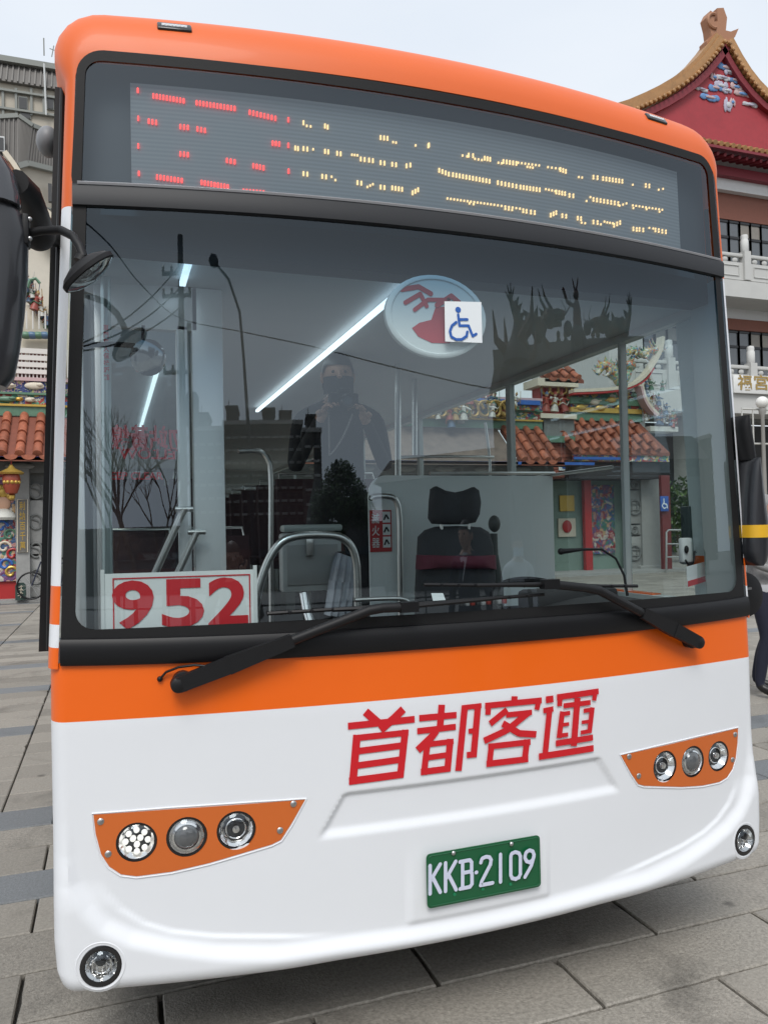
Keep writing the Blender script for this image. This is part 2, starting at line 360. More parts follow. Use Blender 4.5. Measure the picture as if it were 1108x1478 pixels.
# orange above, white pillar strip, orange/white ticks below (left and right measured on the photo)
def band(z):  # 0 orange 1 white
    if z > 2.44: return 0
    if z > 1.388: return 1
    if z > 1.284: return 2
    if z > 1.222: return 1
    return 2
NT = 9
def insert_breaks():
    global loop
    res = []
    for a, b in zip(loop, loop[1:]):
        res.append(a)
        if a[2] == 0 and b[2] == 0 and abs(a[0]) > 1:
            zs = [q for q in (2.44, 1.388, 1.284, 1.222) if min(a[1], b[1]) < q < max(a[1], b[1])]
            zs.sort(reverse=a[1] > b[1])
            for q in zs: t = (q-a[1])/(b[1]-a[1]); res.append((a[0]+(b[0]-a[0])*t, q, 0.0))
    res.append(loop[-1]); loop = res
insert_breaks()
mb = MB()
rows = [[shell_point(i, math.pi/2*j/NT) for j in range(NT+1)] for i in range(len(loop))]
for r in rows: r.append(r[-1]+V((0, .25, 0)))
for i in range(len(loop)-1):
    zc = (loop[i][1]+loop[i+1][1])/2; mb.mi(band(zc) if loop[i][2] == 0 and loop[i+1][2] == 0 else 0); mb.grid([rows[i], rows[i+1]])
# weld by shared positions
def weld(o, d=1e-5):
    b = bmesh.new(); b.from_mesh(o.data); bmesh.ops.remove_doubles(b, verts=b.verts, dist=d); b.to_mesh(o.data); b.free(); o.data.shade_smooth(); o.data.set_sharp_from_angle(angle=math.radians(40)); return o
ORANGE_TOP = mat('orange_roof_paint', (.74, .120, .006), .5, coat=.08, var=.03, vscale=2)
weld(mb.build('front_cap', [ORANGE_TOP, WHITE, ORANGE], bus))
# --- roof and flanks behind the cap
edge = [r[-1] for r in rows]; roof = MB(); sideL = MB()
top_i = [i for i in range(len(loop)) if loop[i][2] > .0]
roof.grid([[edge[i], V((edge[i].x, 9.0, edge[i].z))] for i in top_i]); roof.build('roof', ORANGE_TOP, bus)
# --- headlamp panel outlines (metres on the front, right side; left is the mirror image)
LAMP = [(.534, .760), (.70, .764), (.90, .769), (1.098, .771), (1.093, .72), (1.080, .665), (1.060, .630), (1.030, .606), (.99, .597), (.90, .600), (.80, .613), (.70, .632), (.63, .645), (.604, .655), (.575, .695)]
def inside(poly, x, z):
    c = False; n = len(poly)
    for i in range(n):
        (x1, z1), (x2, z2) = poly[i], poly[(i+1) % n]
        if (z1 > z) != (z2 > z) and x < (x2-x1)*(z-z1)/(z2-z1)+x1: c = not c
    return c
def shrink(poly, d):
    n = len(poly); out_ = []
    for i in range(n):
        a, b, c = V(poly[i-1]), V(poly[i]), V(poly[(i+1) % n]); e1 = (b-a).normalized(); e2 = (c-b).normalized()
        nn = (V((-e1.y, e1.x))+V((-e2.y, e2.x))).normalized(); out_.append(tuple(b-nn*d))
    return out_
LAMP_IN = shrink(LAMP, .021)
if not inside(LAMP, *LAMP_IN[1]): LAMP_IN = shrink(LAMP, -.021)
def sst(a, b, t): t = min(1, max(0, (t-a)/(b-a))); return t*t*(3-2*t)
C1 = [(0, .352), (.24, .356), (.62, .371), (.78, .395), (.9, .426), (1.0, .460), (1.06, .495), (1.10, .54), (1.13, .60), (1.148, .67), (1.158, .76), (1.162, .9)]
C2 = [(.40, .374), (.54, .384), (.79, .420), (.90, .446), (.97, .475), (1.03, .520), (1.06, .560), (1.078, .61), (1.085, .7)]
def sdist(C, x, z):
    best, sg = 9.0, 1
    for (x1, z1), (x2, z2) in zip(C, C[1:]):
        dx, dz = x2-x1, z2-z1; t = max(0, min(1, ((x-x1)*dx+(z-z1)*dz)/(dx*dx+dz*dz))); ex, ez = x-x1-dx*t, z-z1-dz*t; d = math.hypot(ex, ez)
        if d < best-1e-9: best = d; sg = 1 if dx*ez-dz*ex < 0 else -1
    return best*sg                                              # positive outside, below the line
FOGS = [(-1.083, .381), (1.083, .381)]
def relief(x, z):
    ax = abs(x); d = 0.0
    if z < .92:
        d -= .022*sst(-.006, .046, sdist(C1, ax, z))*(1-sst(.60, .90, z))      # bumper lip stands proud below this line
        if ax > .38 and z < .66: d -= .007*sst(0, .012, sdist(C2, ax, z))*(1-sst(.52, .60, z))*sst(.42, .62, ax)
    # shallow pocket under the lettering
    xl, xr = -.503+(z-.637)*(.079/.125), .524-(z-.648)*(.076/.118)
    k = sst(0, .014, x-xl)*sst(0, .014, xr-x)*sst(0, .013, .768-z)*sst(-.006, .028, z-.642)
    d += .0115*k
    # number plate pad
    k = sst(0, .006, x+.236)*sst(0, .006, .240-x)*(1-sst(.42, .60, z)); d -= .007*k*sst(-.002, .02, z-.355)
    # roll-under
    lo = .283+.02*(ax/1.2)**2
    if z < lo+.05: t = min(1, (lo+.05-z)/.05); d += .05*(1-math.sqrt(max(0, 1-t*t)))
    # pockets behind the lamps
    if .5 < ax < 1.11 and inside(LAMP_IN, ax, z): d += .055
    for fx, fz in FOGS:
        if math.hypot(x-fx, z-fz) < .041: d += .05
    return d
NX = 250
def fascia_row(z, zb):
    hw = lerp_tab(HW, z); r = []; rc = .04
    xs = [(-1+2*i/NX)*(hw-rc) for i in range(NX+1)]
    for x in xs: r.append(V((x, S(x, max(z, .3))+relief(x, z), z)))
    xe_ = hw-rc; y0 = r[-1].y
    for j in range(1, 8):
        t = math.pi/2*j/7; r.append(V((xe_+rc*math.sin(t), y0+.06*(1-math.cos(t))+.008*math.sin(t), z)))
    y1 = r[0].y; pre = []
    for j in range(1, 8):
        t = math.pi/2*j/7; pre.append(V((-xe_-rc*math.sin(t), y1+.06*(1-math.cos(t))+.008*math.sin(t), z)))
    return [V((-hw, .6, z))]+list(reversed(pre))+r+[V((hw, .6, z))]
zrow = []
for i in range(93): zrow.append(None)
ROWS = 150; fr = []
zl = [i/(ROWS-1) for i in range(ROWS)]
def zmap(u, x): lo = .283+.02*(min(1.2, abs(x))/1.2)**2; return lo+(1.022-lo)*u
for u in zl:
    z0 = zmap(u, 0); row = fascia_row(max(z0, .29), 0); new = []
    for p in row:
        z = zmap(u, p.x); hw = lerp_tab(HW, z)
        ax = abs(p.x)
        if p.y < .58 and ax <= hw-.0395: new.append(V((p.x, S(p.x, max(z, .3))+relief(p.x, z), z)))
        else: new.append(V((p.x, p.y, z)))
    # keep the rolled edges attached to the displaced ends
    fr.append(new)
for row in fr:
    a = [i for i, p in enumerate(row) if p.y < .58]; n = len(row)
    body = row[8:n-8]; yl, yr = body[0].y, body[-1].y
    for j in range(7):
        t = math.pi/2*(j+1)/7
        row[n-8+j].y = yr+.06*(1-math.cos(t))+.008*math.sin(t); row[7-j].y = yl+.06*(1-math.cos(t))+.008*math.sin(t)
mb = MB(); mb.grid(fr)
under = [V((p.x*.97, p.y+.12, p.z+.004)) for p in fr[0]]; mb.grid([under, fr[0]])
weld(mb.build('front_panel', WHITE, bus, angle=60), 1e-6)
# orange stripe above it
mb = MB(); mb.grid([fascia_row(z, 0) for z in (1.022, 1.06, 1.10, 1.14, 1.18)]); mb.build('orange_band', ORANGE, bus, angle=60)
# thin red-brown join line and pillar flank panels
flank = MB()
for s in (-1, 1):
    flank.mi(1); flank.box(min(s*1.150, s*1.198), max(s*1.150, s*1.198), .62 if s > 0 else 1.75, 9.0, .30, 1.022)
    flank.mi(0); flank.box(min(s*1.150, s*1.197), max(s*1.150, s*1.197), .62 if s > 0 else 1.75, 9.0, 1.0221, 1.22)
flank.build('side_panel', [ORANGE, WHITE], bus)
# --- bottom rubber roll
mb = MB(); prof = []
for j in range(9): t = math.pi*j/8; prof.append((1.162+.075*(1-math.cos(t))/2, .018*math.sin(t)**.6))
rws = []
for i in range(61):
    x = -1.177+2.352*i/60; dz = .012*(abs(x)/1.2)**4
    rws.append([V((x, S(x, z)-h-.001, z+dz)) for z, h in prof])
mb.grid(rws); mb.add(rws[0], [tuple(range(9))]); mb.add(rws[-1], [tuple(range(9))]); mb.build('screen_seal', RUBBER, bus)
# --- bar between the two screens
mb = MB(); rws = []
for i in range(61):
    x = -1.133+2.266*i/60; zz0 = 2.438+.006*math.cos(x*1.3)
    rws.append([V((x, S(x, z)-h, z)) for z, h in ((zz0, -.004), (zz0+.004, .012), (zz0+.055, .014), (zz0+.066, .006), (zz0+.072, -.004))])
mb.grid(rws); mb.build('screen_bar', DKGREY, bus)
mb = MB(); rws = []
for i in range(61):
    x = -1.12+2.24*i/60; zz0 = 2.5+.006*math.cos(x*1.3); rws.append([V((x, S(x, z)-h, z)) for z, h in ((zz0, .012), (zz0+.006, .0135), (zz0+.010, .009))])
mb.grid(rws); mb.build('bar_trim', mat('grey_trim', (.25, .25, .26), .4), bus)
# --- glass: one pane below the bar, one above
WS = glass('windscreen_glass', (.80, .86, .86), r0=.11, band=(2.06, 2.42, (.20, .36, .48)))
SG = glass('sign_glass', (.60, .64, .66), r0=.075)
def pane(z0, z1, nz=26, inset=.0, off=0.0, rtop=0.0):
    rws = []
    for j in range(nz+1):
        z = z0+(z1-z0)*j/nz; xe_ = lerp_tab(XIN, z)-inset
        if rtop and z > z1-rtop: q = (z-(z1-rtop))/rtop; xe_ -= rtop*(1-math.sqrt(max(0, 1-q*q)))
        rws.append([V(((-1+2*i/70)*xe_, S((-1+2*i/70)*xe_, z)-off, z)) for i in range(71)])
    return rws
mb = MB(); mb.grid(pane(1.235, 2.44)); mb.build('windscreen', WS, bus, recalc=False)
mb = MB(); mb.grid(pane(2.505, 2.888, 14, rtop=.085)); mb.build('sign_window', SG, bus, recalc=False)
# --- black printed borders 4 mm behind the panes, with round inner corners
def ring(outer, inner, off, name, mt):
    mb = MB(); ro = [skin(x, z, off) for x, z in outer]; ri = [skin(x, z, off) for x, z in inner]; mb.grid([ro, ri], close=True); return mb.build(name, mt, bus)
def rrect_pts(xl0, xl1, xr0, xr1, z0, z1, r, n=24, m_=8):
    """counter-clockwise list, corners rounded by r, sides sampled"""
    cs = [(xr0-r, z0+r, -90), (xr1-r, z1-r, 0), (xl1+r, z1-r, 90), (xl0+r, z0+r, 180)]; out_ = []
    for k, (cx, cz, a0) in enumerate(cs):
        for j in range(m_+1): a = math.radians(a0+90*j/m_); out_.append((cx+max(r, 1e-4)*math.cos(a), cz+max(r, 1e-4)*math.sin(a)))
        nx = cs[(k+1) % 4]; a = math.radians(nx[2]); ex, ez = nx[0]+r*math.cos(a), nx[1]+r*math.sin(a); sx, sz = out_[-1]
        for j in range(1, n): out_.append((sx+(ex-sx)*j/n, sz+(ez-sz)*j/n))
    return out_
FRIT = mat('rubber_surround', (.012, .012, .0125), .6, spec=.25, bump=.05, bscale=200)
def offset_loop(inner, z0, z1, rt):
    """outer loop matched point by point: corners of the pane itself"""
    return inner
ws_in = rrect_pts(-1.137, -1.097, 1.122, 1.090, 1.268, 2.492, .05)
ws_out = rrect_pts(-1.177, -1.130, 1.164, 1.117, 1.20, 2.50, .004)
ring(ws_out, ws_in, .004, 'rubber_surround', FRIT)
sg_in = rrect_pts(-1.109, -1.096, 1.090, 1.078, 2.462, 2.862, .045); sg_out = rrect_pts(-1.135, -1.119, 1.122, 1.108, 2.452, 2.893, .075)
ring(sg_out, sg_in, .004, 'rubber_surround', FRIT)
# --- destination sign: grey louvred panel, curved with the glass, dark box round it
LEDB = mat('sign_louvre', (.16, .175, .185), .6)
def louvre():
    mt = LEDB; n = mt.node_tree; b = n.nodes['Principled BSDF']; g = n.nodes.new('ShaderNodeNewGeometry'); sp = n.nodes.new('ShaderNodeSeparateXYZ'); n.links.new(g.outputs['Position'], sp.inputs[0])
    mu = n.nodes.new('ShaderNodeMath'); mu.operation = 'MULTIPLY'; mu.inputs[1].default_value = 2*math.pi/.0125; n.links.new(sp.outputs['Z'], mu.inputs[0])
    si = n.nodes.new('ShaderNodeMath'); si.operation = 'SINE'; n.links.new(mu.outputs[0], si.inputs[0])
    mr = n.nodes.new('ShaderNodeMapRange'); mr.inputs[1].default_value = -1; mr.inputs[3].default_value = .86; mr.inputs[4].default_value = 1.06; n.links.new(si.outputs[0], mr.inputs[0])
    h = n.nodes.new('ShaderNodeHueSaturation'); h.inputs['Color'].default_value = (.33, .36, .38, 1); n.links.new(mr.outputs[0], h.inputs['Value']); n.links.new(h.outputs[0], b.inputs['Base Color'])
louvre()
mb = MB(); mb.grid([[skin(-.975+1.935*i/60, z, -.045) for i in range(61)] for z in (2.47, 2.60, 2.70, 2.832)]); ledp = mb.build('destination_sign', LEDB, bus)
mb = MB(); mb.grid([[skin(-1.13+2.26*i/60, z, -.075) for i in range(61)] for z in (2.45, 2.9)]); mb.build('sign_box', mat('sign_box_grey', (.07, .08, .09), .6), bus)
RED_CL = [(48,80,48,85,2),(105,100,215,118,2),(262,125,400,146,2),(455,160,548,182,2),(595,187,595,187,2),(50,182,50,182,2),(88,192,115,197,2),(203,212,230,215,2),(265,220,292,226,2),(538,272,562,275,2),(595,280,595,280,2),(50,282,50,282,2),(203,311,230,314,2),(372,335,400,340,2),(468,354,505,362,2),(596,374,596,374,2),(52,382,52,382,2),(118,395,208,408,2),(280,415,375,431,2),(432,438,505,444,1)]
AMB7 = [(650,198,650,198,2),(662,205,676,207,1),(728,210,738,214,2),(930,252,955,255,2),(975,264,986,266,1),(1057,276,1057,276,1),(1103,282,1103,282,2),(620,290,630,292,2),(650,292,664,294,2),(685,290,685,290,1),(728,302,740,304,2),(772,309,785,311,2),(826,310,846,312,1),(858,330,872,332,2),(888,334,902,336,2),(930,343,944,345,2),(972,349,986,351,2),(1024,355,1038,352,2),(650,383,664,385,2),(718,393,732,395,2),(752,390,766,402,1),(846,416,860,418,2),(882,427,902,417,1),(930,432,944,434,2),(972,435,1008,440,2),(1046,453,1066,442,2)]
AMB8 = [(48,128,48,128,2),(170,162,186,165,1),(192,165,208,167,2),(215,174,240,178,1),(250,176,270,180,2),(300,188,312,190,1),(318,188,365,195,2),(372,188,448,198,1),(405,203,425,206,1),(480,204,522,210,1),(525,217,545,224,2),(592,240,604,242,1),(645,245,660,247,2),(680,250,750,260,2),(788,268,792,266,1),(835,275,848,277,2),(882,286,898,283,1),(85,220,120,234,2),(135,236,268,260,2),(298,265,365,278,2),(380,281,450,291,2),(472,284,506,291,1),(510,299,542,305,2),(558,311,572,313,2),(620,327,634,313,1),(645,326,735,341,2),(740,344,765,336,1),(788,343,895,359,1),(790,353,794,353,1),(838,357,842,357,1),(885,366,890,366,1),(115,318,285,341,1),(195,336,210,339,1),(298,343,378,355,1),(325,356,350,360,1),(390,367,402,369,2),(418,372,432,374,2),(490,383,510,374,2),(532,385,546,387,2),(588,394,600,396,2),(602,406,615,408,1),(645,408,660,410,2),(672,412,685,402,1),(695,405,715,408,1),(720,420,742,410,2),(790,433,802,435,2),(812,435,826,437,2),(848,425,862,427,1),(870,437,882,439,2),(895,442,908,444,2)]
def dots(cl, ox, oy):
    mb = MB()
    for x0, y0, x1, y1, n in cl:
        k = max(0, int(round(abs(x1-x0)/12.5)))
        for i in range(k+1):
            t = i/k if k else 0
            for r in range(n):
                zx, zy = x0+(x1-x0)*t, y0+(y1-y0)*t-9*r
                p = front(ox+zx/2.518, oy+zy/2.518, -.040)
                mb.box(p.x-.0021, p.x+.0021, p.y-.001, p.y+.003, p.z-.0030, p.z+.0030)
    return mb
dots(RED_CL, 180, 100).build('led_lamps', mat('led_red', (.5, .03, .02), .4, emit=(1, .05, .04, 2.6)), ledp, smooth=False)['kind'] = 'stuff'
d7 = dots(AMB7, 180, 100); d8 = dots(AMB8, 600, 160); d7.add(d8.v, d8.f); d7.build('led_lamps', mat('led_amber', (.6, .4, .15), .4, emit=(1, .66, .30, 1.5)), ledp, smooth=False)['kind'] = 'stuff'
# --- marker lamps on the brow
def on_brow(x, th):
    i = min((i for i in range(len(loop)) if loop[i][2] == 1.0), key=lambda i: abs(loop[i][0]-x)); P = shell_point(i, th); Q = shell_point(i, th+.02); P.x = Q.x = x
    up = (Q-P).normalized(); return P, up
for s in (-1, 1):
    P, up = on_brow(s*.85, .52); ax = V((1, 0, 0)); ax = (ax+V((0, 2*BULGE*s*.85/1.44, 0))).normalized(); nn = up.cross(ax).normalized()
    if nn.y > 0: nn = -nn
    def box_on(mb, c, w_, h_, d_, ch=.006):
        n0 = len(mb.v); mb.box(-w_/2, w_/2, -h_/2, h_/2, 0, d_, ch)
        for k in range(n0, len(mb.v)): a, b, c_ = mb.v[k]; mb.v[k] = tuple(c+ax*a+up*b+nn*c_)
    mb = MB(); box_on(mb, P-nn*.006, .098, .036, .014, .005); mk = mb.build('marker_lamp', BLACKG, bus)
    mb = MB(); box_on(mb, P+nn*.0065, .072, .014, .003, .001); mb.build('lens', mat('lamp_lens', (.55, .57, .6), .15, coat=.5), mk)
    mb = MB()
    for q in range(6): c = P+ax*(-.028+.011*q)+nn*.0095-up*.003; mb.ball(c, .0035, 6, 4)
    mb.build('led', mat('lamp_chip', (.85, .85, .85), .3), mk)
# --- headlamp clusters
LENS = glass('lamp_glass', (.97, .98, .98), r0=.06)
REFL = mat('reflector', (.86, .86, .86), .10, metal=1)
def lamp_unit(c, nrm, r, kind, parent, name='headlight', label=None):
    c = V(c); h = MB(); kr = 1.32 if kind == 'fog' else 1.16; h.lathe([(r*kr, -.02), (r*kr, .001), (r*(kr*.5+.54), .003), (r*1.0, .002), (r*1.0, -.03)], c, nrm, 32, cap=False); ho = h.build(name, BLACKG, parent)
    if label: ho['label'] = label
    b = MB(); NF = 36; ax0 = V(nrm).normalized(); a0 = ax0.cross(V((0, 0, 1))).normalized(); u0 = a0.cross(ax0); rr_ = []
    for q_, (fr_, hh) in enumerate(((.98, .001), (.9, -.004), (.78, -.011), (.62, -.019), (.42, -.026), (.2, -.030), (.01, -.032))):
        rr_.append([c+ax0*(hh+(.0022 if (k_ // 2+q_) % 2 else -.0012)*(1 if 0 < q_ < 6 else 0))+(a0*math.cos(2*math.pi*k_/NF)+u0*math.sin(2*math.pi*k_/NF))*(r*fr_) for k_ in range(NF)])
    b.grid(rr_, close=True); b.build('reflector', REFL if kind != 'fog' else mat('fog_reflector', (.62, .62, .62), .08, metal=1), ho)
    ax = V(nrm).normalized(); a = ax.cross(V((0, 0, 1))).normalized(); u = a.cross(ax)
    k = MB()
    if kind == 'led':
        for q in range(8): t = 2*math.pi*q/8; k.lathe([(.0085, -.008), (.007, -.001), (0, .001)], c+a*(r*.62*math.cos(t))+u*(r*.62*math.sin(t)), nrm, 10)
        for q in range(3): t = 2*math.pi*q/3+.5; k.lathe([(.009, -.02), (.008, -.006), (0, -.003)], c+a*(r*.24*math.cos(t))+u*(r*.24*math.sin(t)), nrm, 10)
        k.build('led', mat('led_white', (.9, .9, .86), .25, emit=(1, .98, .92, .35)), ho)
    elif kind == 'projector':
        k.lathe([(r*.86, -.012), (r*.80, .004), (r*.70, .006), (r*.68, .0)], c, nrm, 32, cap=False); k.build('bezel', CHROME, ho)
        k = MB(); k.lathe([(r*.70, .003), (r*.6, .010), (r*.35, .016), (0, .018)], c, nrm, 32, cap=False); k.build('bulb_lens', mat('projector_lens', (.10, .105, .11), .06, coat=1), ho)
    else:
        k.lathe([(r*.30, -.026), (r*.27, -.006), (r*.2, .0), (0, .001)], c, nrm, 20); k.build('bulb', CHROME, ho)
        if kind == 'fog':
            f_ = MB(); f_.lathe([(r*.34, -.02), (r*.34, .004), (r*.2, .007), (0, .008)], c+u*(r*.38), nrm, 16); f_.build('bulb_shield', BLACKG, ho)
            for q in range(5): f_ = MB(); f_.tube([c+a*(r*(-.6+.3*q))-u*(r*.7*(1-abs(q-2)*.15))-ax*.008, c+a*(r*(-.6+.3*q))+u*(r*.1)-ax*.012], .0022, 5); f_.build('flute', CHROME, ho)
        k = MB(); k.tube([c+(a*math.cos(t)+u*math.sin(t))*(r*.58)-ax*.010 for t in [2*math.pi*q/28 for q in range(29)]], .0022, 6); k.build('bezel', CHROME, ho)
    g = MB(); g.lathe([(r*1.0, .002), (r*.85, .009), (r*.5, .014), (0, .016)], c, nrm, 28, cap=False); g.build('lens', LENS, ho, recalc=True)
    return ho
for s in (-1, 1):
    lamps = [(.989, .688, .047), (.858, .690, .048), (.7255, .6945, .047)]
    b = bmesh.new(); es = []
    def ringed(pts):
        vs_ = [b.verts.new((p[0], 0, p[1])) for p in pts]
        for i in range(len(vs_)): es.append(b.edges.new((vs_[i], vs_[(i+1) % len(vs_)])))
    ringed(LAMP)
    for lx, lz, lr in lamps: ringed([(lx+lr*1.14*math.cos(2*math.pi*k/32), lz+lr*1.14*math.sin(2*math.pi*k/32)) for k in range(32)])
    bmesh.ops.triangle_fill(b, use_beauty=True, use_dissolve=False, edges=es)
    for _ in range(3):
        le = [e for e in b.edges if e.calc_length() > .05]
        if le: bmesh.ops.subdivide_edges(b, edges=le, cuts=1); bmesh.ops.triangulate(b, faces=b.faces)
    ext = bmesh.ops.extrude_face_region(b, geom=list(b.faces)); 
    for g_ in ext['geom']:
        if isinstance(g_, bmesh.types.BMVert): g_.co.y = 1
    b.verts.index_update(); mb = MB()
    mb.add([(s*v.co.x, S(v.co.x, v.co.z)-.002+(.02 if v.co.y > .5 else 0), v.co.z) for v in b.verts], [[v.index for v in f.verts] for f in b.faces]); b.free()
    pl = mb.build('lamp_panel', mat('orange_lamp_panel', (.60, .135, .022), .42, coat=.15), bus, angle=30)
    mb = MB(); o_ = shrink(LAMP, -.005) if not inside(LAMP, *shrink(LAMP, -.005)[1]) else shrink(LAMP, .005)
    dense = []
    for i in range(len(o_)):
        for k in range(4): t = k/4; q = o_[(i+1) % len(o_)]; dense.append((o_[i][0]*(1-t)+q[0]*t, o_[i][1]*(1-t)+q[1]*t))
    mb.tube([V((s*x, S(x, z)-.001, z)) for x, z in dense+dense[:1]], .0020, 8, caps=False); mb.build('lamp_lip', WHITE, bus)
    for (lx, lz, lr), kind in zip(lamps, ('led', 'projector', 'bulb') if s < 0 else ('bulb2', 'projector', 'bulb')):
        nrm = V((s*2*BULGE*lx/1.44*.6, -1, 0)).normalized(); lamp_unit(V((s*lx, S(lx, lz)+.004, lz)), nrm, lr, kind, bus)
    for sx, sz in ((1.080, .752), (1.062, .664), (.567, .752), (.606, .682)):
        mb = MB(); c = V((s*sx, S(sx, sz)-.002, sz)); mb.lathe([(.009, 0), (.009, .002), (.0065, .004), (0, .0045)], c, (0, -1, 0), 14); mb.build('screw', SCREW, pl)
for fx, fz in FOGS:
    nrm = V((2*BULGE*fx/1.44*.7, -1, 0)).normalized(); c = V((fx, S(fx, fz)-.030, fz))
    mb = MB(); mb.tube([c+V((.060*math.cos(t), .012+.19*fx/1.1*.06*math.cos(t), .060*math.sin(t))) for t in [2*math.pi*k/32 for k in range(33)]], .012, 8, caps=False); mb.build('fog_lamp_lip', WHITE, bus)
    lamp_unit(c, nrm, .041, 'fog', bus, 'fog_lamp')
# --- number plate
mb = MB(); x0, x1, z0, z1 = -.184, .196, .408, .566; pts = rrect_pts(x0, x0, x1, x1, z0, z1, .012, 1, 4)
PY = -.021; mb.prism([V((x, PY, z)) for x, z in pts], (0, .003, 0)); plate = mb.build('number_plate', mat('plate_green', (.006, .10, .036), .35, coat=.2), bus, smooth=False)
mb = MB(); inn = rrect_pts(x0+.006, x0+.006, x1-.006, x1-.006, z0+.006, z1-.006, .009, 1, 4); mb.tube([V((x, PY-.0005, z)) for x, z in inn+inn[:1]], .0018, 6, caps=False); mb.build('rim', MATS['plate_green'], plate)
def plz(zx, zy):
    p = at_y(590+zx/5.276, 1190+zy/5.276, PY); return (p.x, p.z)
KS = [[(158,312),(158,525)],[(235,300),(162,425)],[(178,400),(235,512)],[(275,290),(275,505)],[(352,278),(280,408)],[(298,380),(355,492)],
 [(404,285),(404,482)],[(384,281),(458,267),(472,284),(472,345),(462,354),(404,366)],[(462,354),(474,368),(474,448),(458,470),(384,485)],[(505,360),(508,359)],
 [(540,284),(550,254),(580,240),(606,244),(618,264),(612,300),(545,430),(541,452)],[(537,456),(628,438)],[(688,222),(688,430)],
 [(765,240),(772,216),(800,203),(828,212),(838,235),(838,370),(826,396),(802,408),(776,402),(765,380),(765,240)],
 [(871,235),(880,205),(905,188),(930,196),(940,222),(932,258),(908,280),(884,272),(871,248),(871,235)],[(938,235),(918,305),(870,390)]]
mb = MB()
for k in KS: mb.strip([plz(*p) for p in k], .0114, lambda u, v: V((u, PY-.0022, v)), rnd=True)
mb.build('lettering', mat('plate_white', (.62, .66, .80), .4), plate, smooth=False)
for zx, zy in ((335, 215), (775, 145)):
    x, z = plz(zx, zy); mb = MB(); mb.lathe([(.0065, 0), (.0065, .004), (.0035, .007), (0, .0075)], (x, PY-.001, z), (0, -1, 0), 12); mb.build('screw', SCREW, plate)
for zx, zy in ((345, 532), (560, 490), (770, 455)):
    x, z = plz(zx, zy); mb = MB(); mb.lathe([(.005, 0), (.005, .002), (0, .0025)], (x, PY-.0005, z), (0, -1, 0), 12); mb.build('plug', mat('plug_green', (.01, .19, .08), .4), plate)
# --- red characters on the front
def lg(zx, zy):
    p = front(480+zx/2.77, 980+zy/2.77); return (p.x, p.z)
LOGO = [  # width in zoom units, then points
 (31,[(130,130),(182,176)]),(31,[(281,120),(242,158),(190,203)]),(26,[(60,188),(326,160)]),(30,[(96,222),(79,420)]),(28,[(289,202),(268,394)]),(24,[(84,236),(301,213)]),(25,[(96,288),(290,263)]),(25,[(90,346),(284,319)]),(28,[(64,408),(281,379)]),
 (28,[(434,102),(426,205)]),(25,[(344,156),(493,143)]),(24,[(336,208),(490,190)]),(30,[(412,205),(396,228),(338,284)]),(26,[(376,262),(362,382)]),(28,[(468,238),(456,368)]),(22,[(366,262),(481,248)]),(22,[(372,314),(472,300)]),(25,[(350,371),(468,356)]),
 (28,[(526,104),(500,366)]),(20,[(515,114),(592,105)]),(28,[(578,104),(560,312)]),(20,[(540,208),(572,204)]),(24,[(533,303),(572,299)]),
 (28,[(724,68),(722,95)]),(24,[(606,106),(832,84)]),(24,[(620,105),(617,142)]),(24,[(820,84),(812,122)]),(26,[(694,122),(626,178)]),(22,[(690,143),(793,132)]),(27,[(780,133),(690,205),(602,246)]),(27,[(676,176),(742,216),(810,220)]),(26,[(632,258),(622,346)]),(28,[(773,240),(763,328)]),(24,[(618,269),(787,250)]),(25,[(611,338),(778,318)]),
 (28,[(848,82),(878,78)]),(22,[(838,126),(878,118)]),(27,[(863,119),(845,300)]),(27,[(820,309),(1038,275)]),(25,[(892,72),(1058,48)]),(24,[(905,72),(902,107)]),(22,[(1045,48),(1040,85)]),
 (31,[(974,74),(959,266)]),(21,[(918,106),(1026,92)]),(25,[(914,128),(900,234)]),(24,[(1033,112),(1021,214)]),(18,[(905,140),(944,134)]),(18,[(998,126),(1036,120)]),(15,[(905,183),(940,178)]),(15,[(990,172),(1026,167)]),(17,[(900,225),(936,220)]),(17,[(986,213),(1022,206)]),(25,[(887,256),(1035,232)])]
mb = MB(); sc_ = (V(lg(100, 200))-V(lg(300, 200))).length/200
for wd, pts in LOGO:
    mb.strip([lg(*p) for p in pts], wd*sc_, lambda u, v: skin(u, v, .0025))
    for p in pts[1:-1]: q = lg(*p); mb.add([skin(q[0]+wd*sc_/2*math.cos(t*math.pi/5), q[1]+wd*sc_/2*math.sin(t*math.pi/5), .0026) for t in range(10)], [tuple(range(10))])
mb.build('company_lettering', RED, bus, smooth=False)
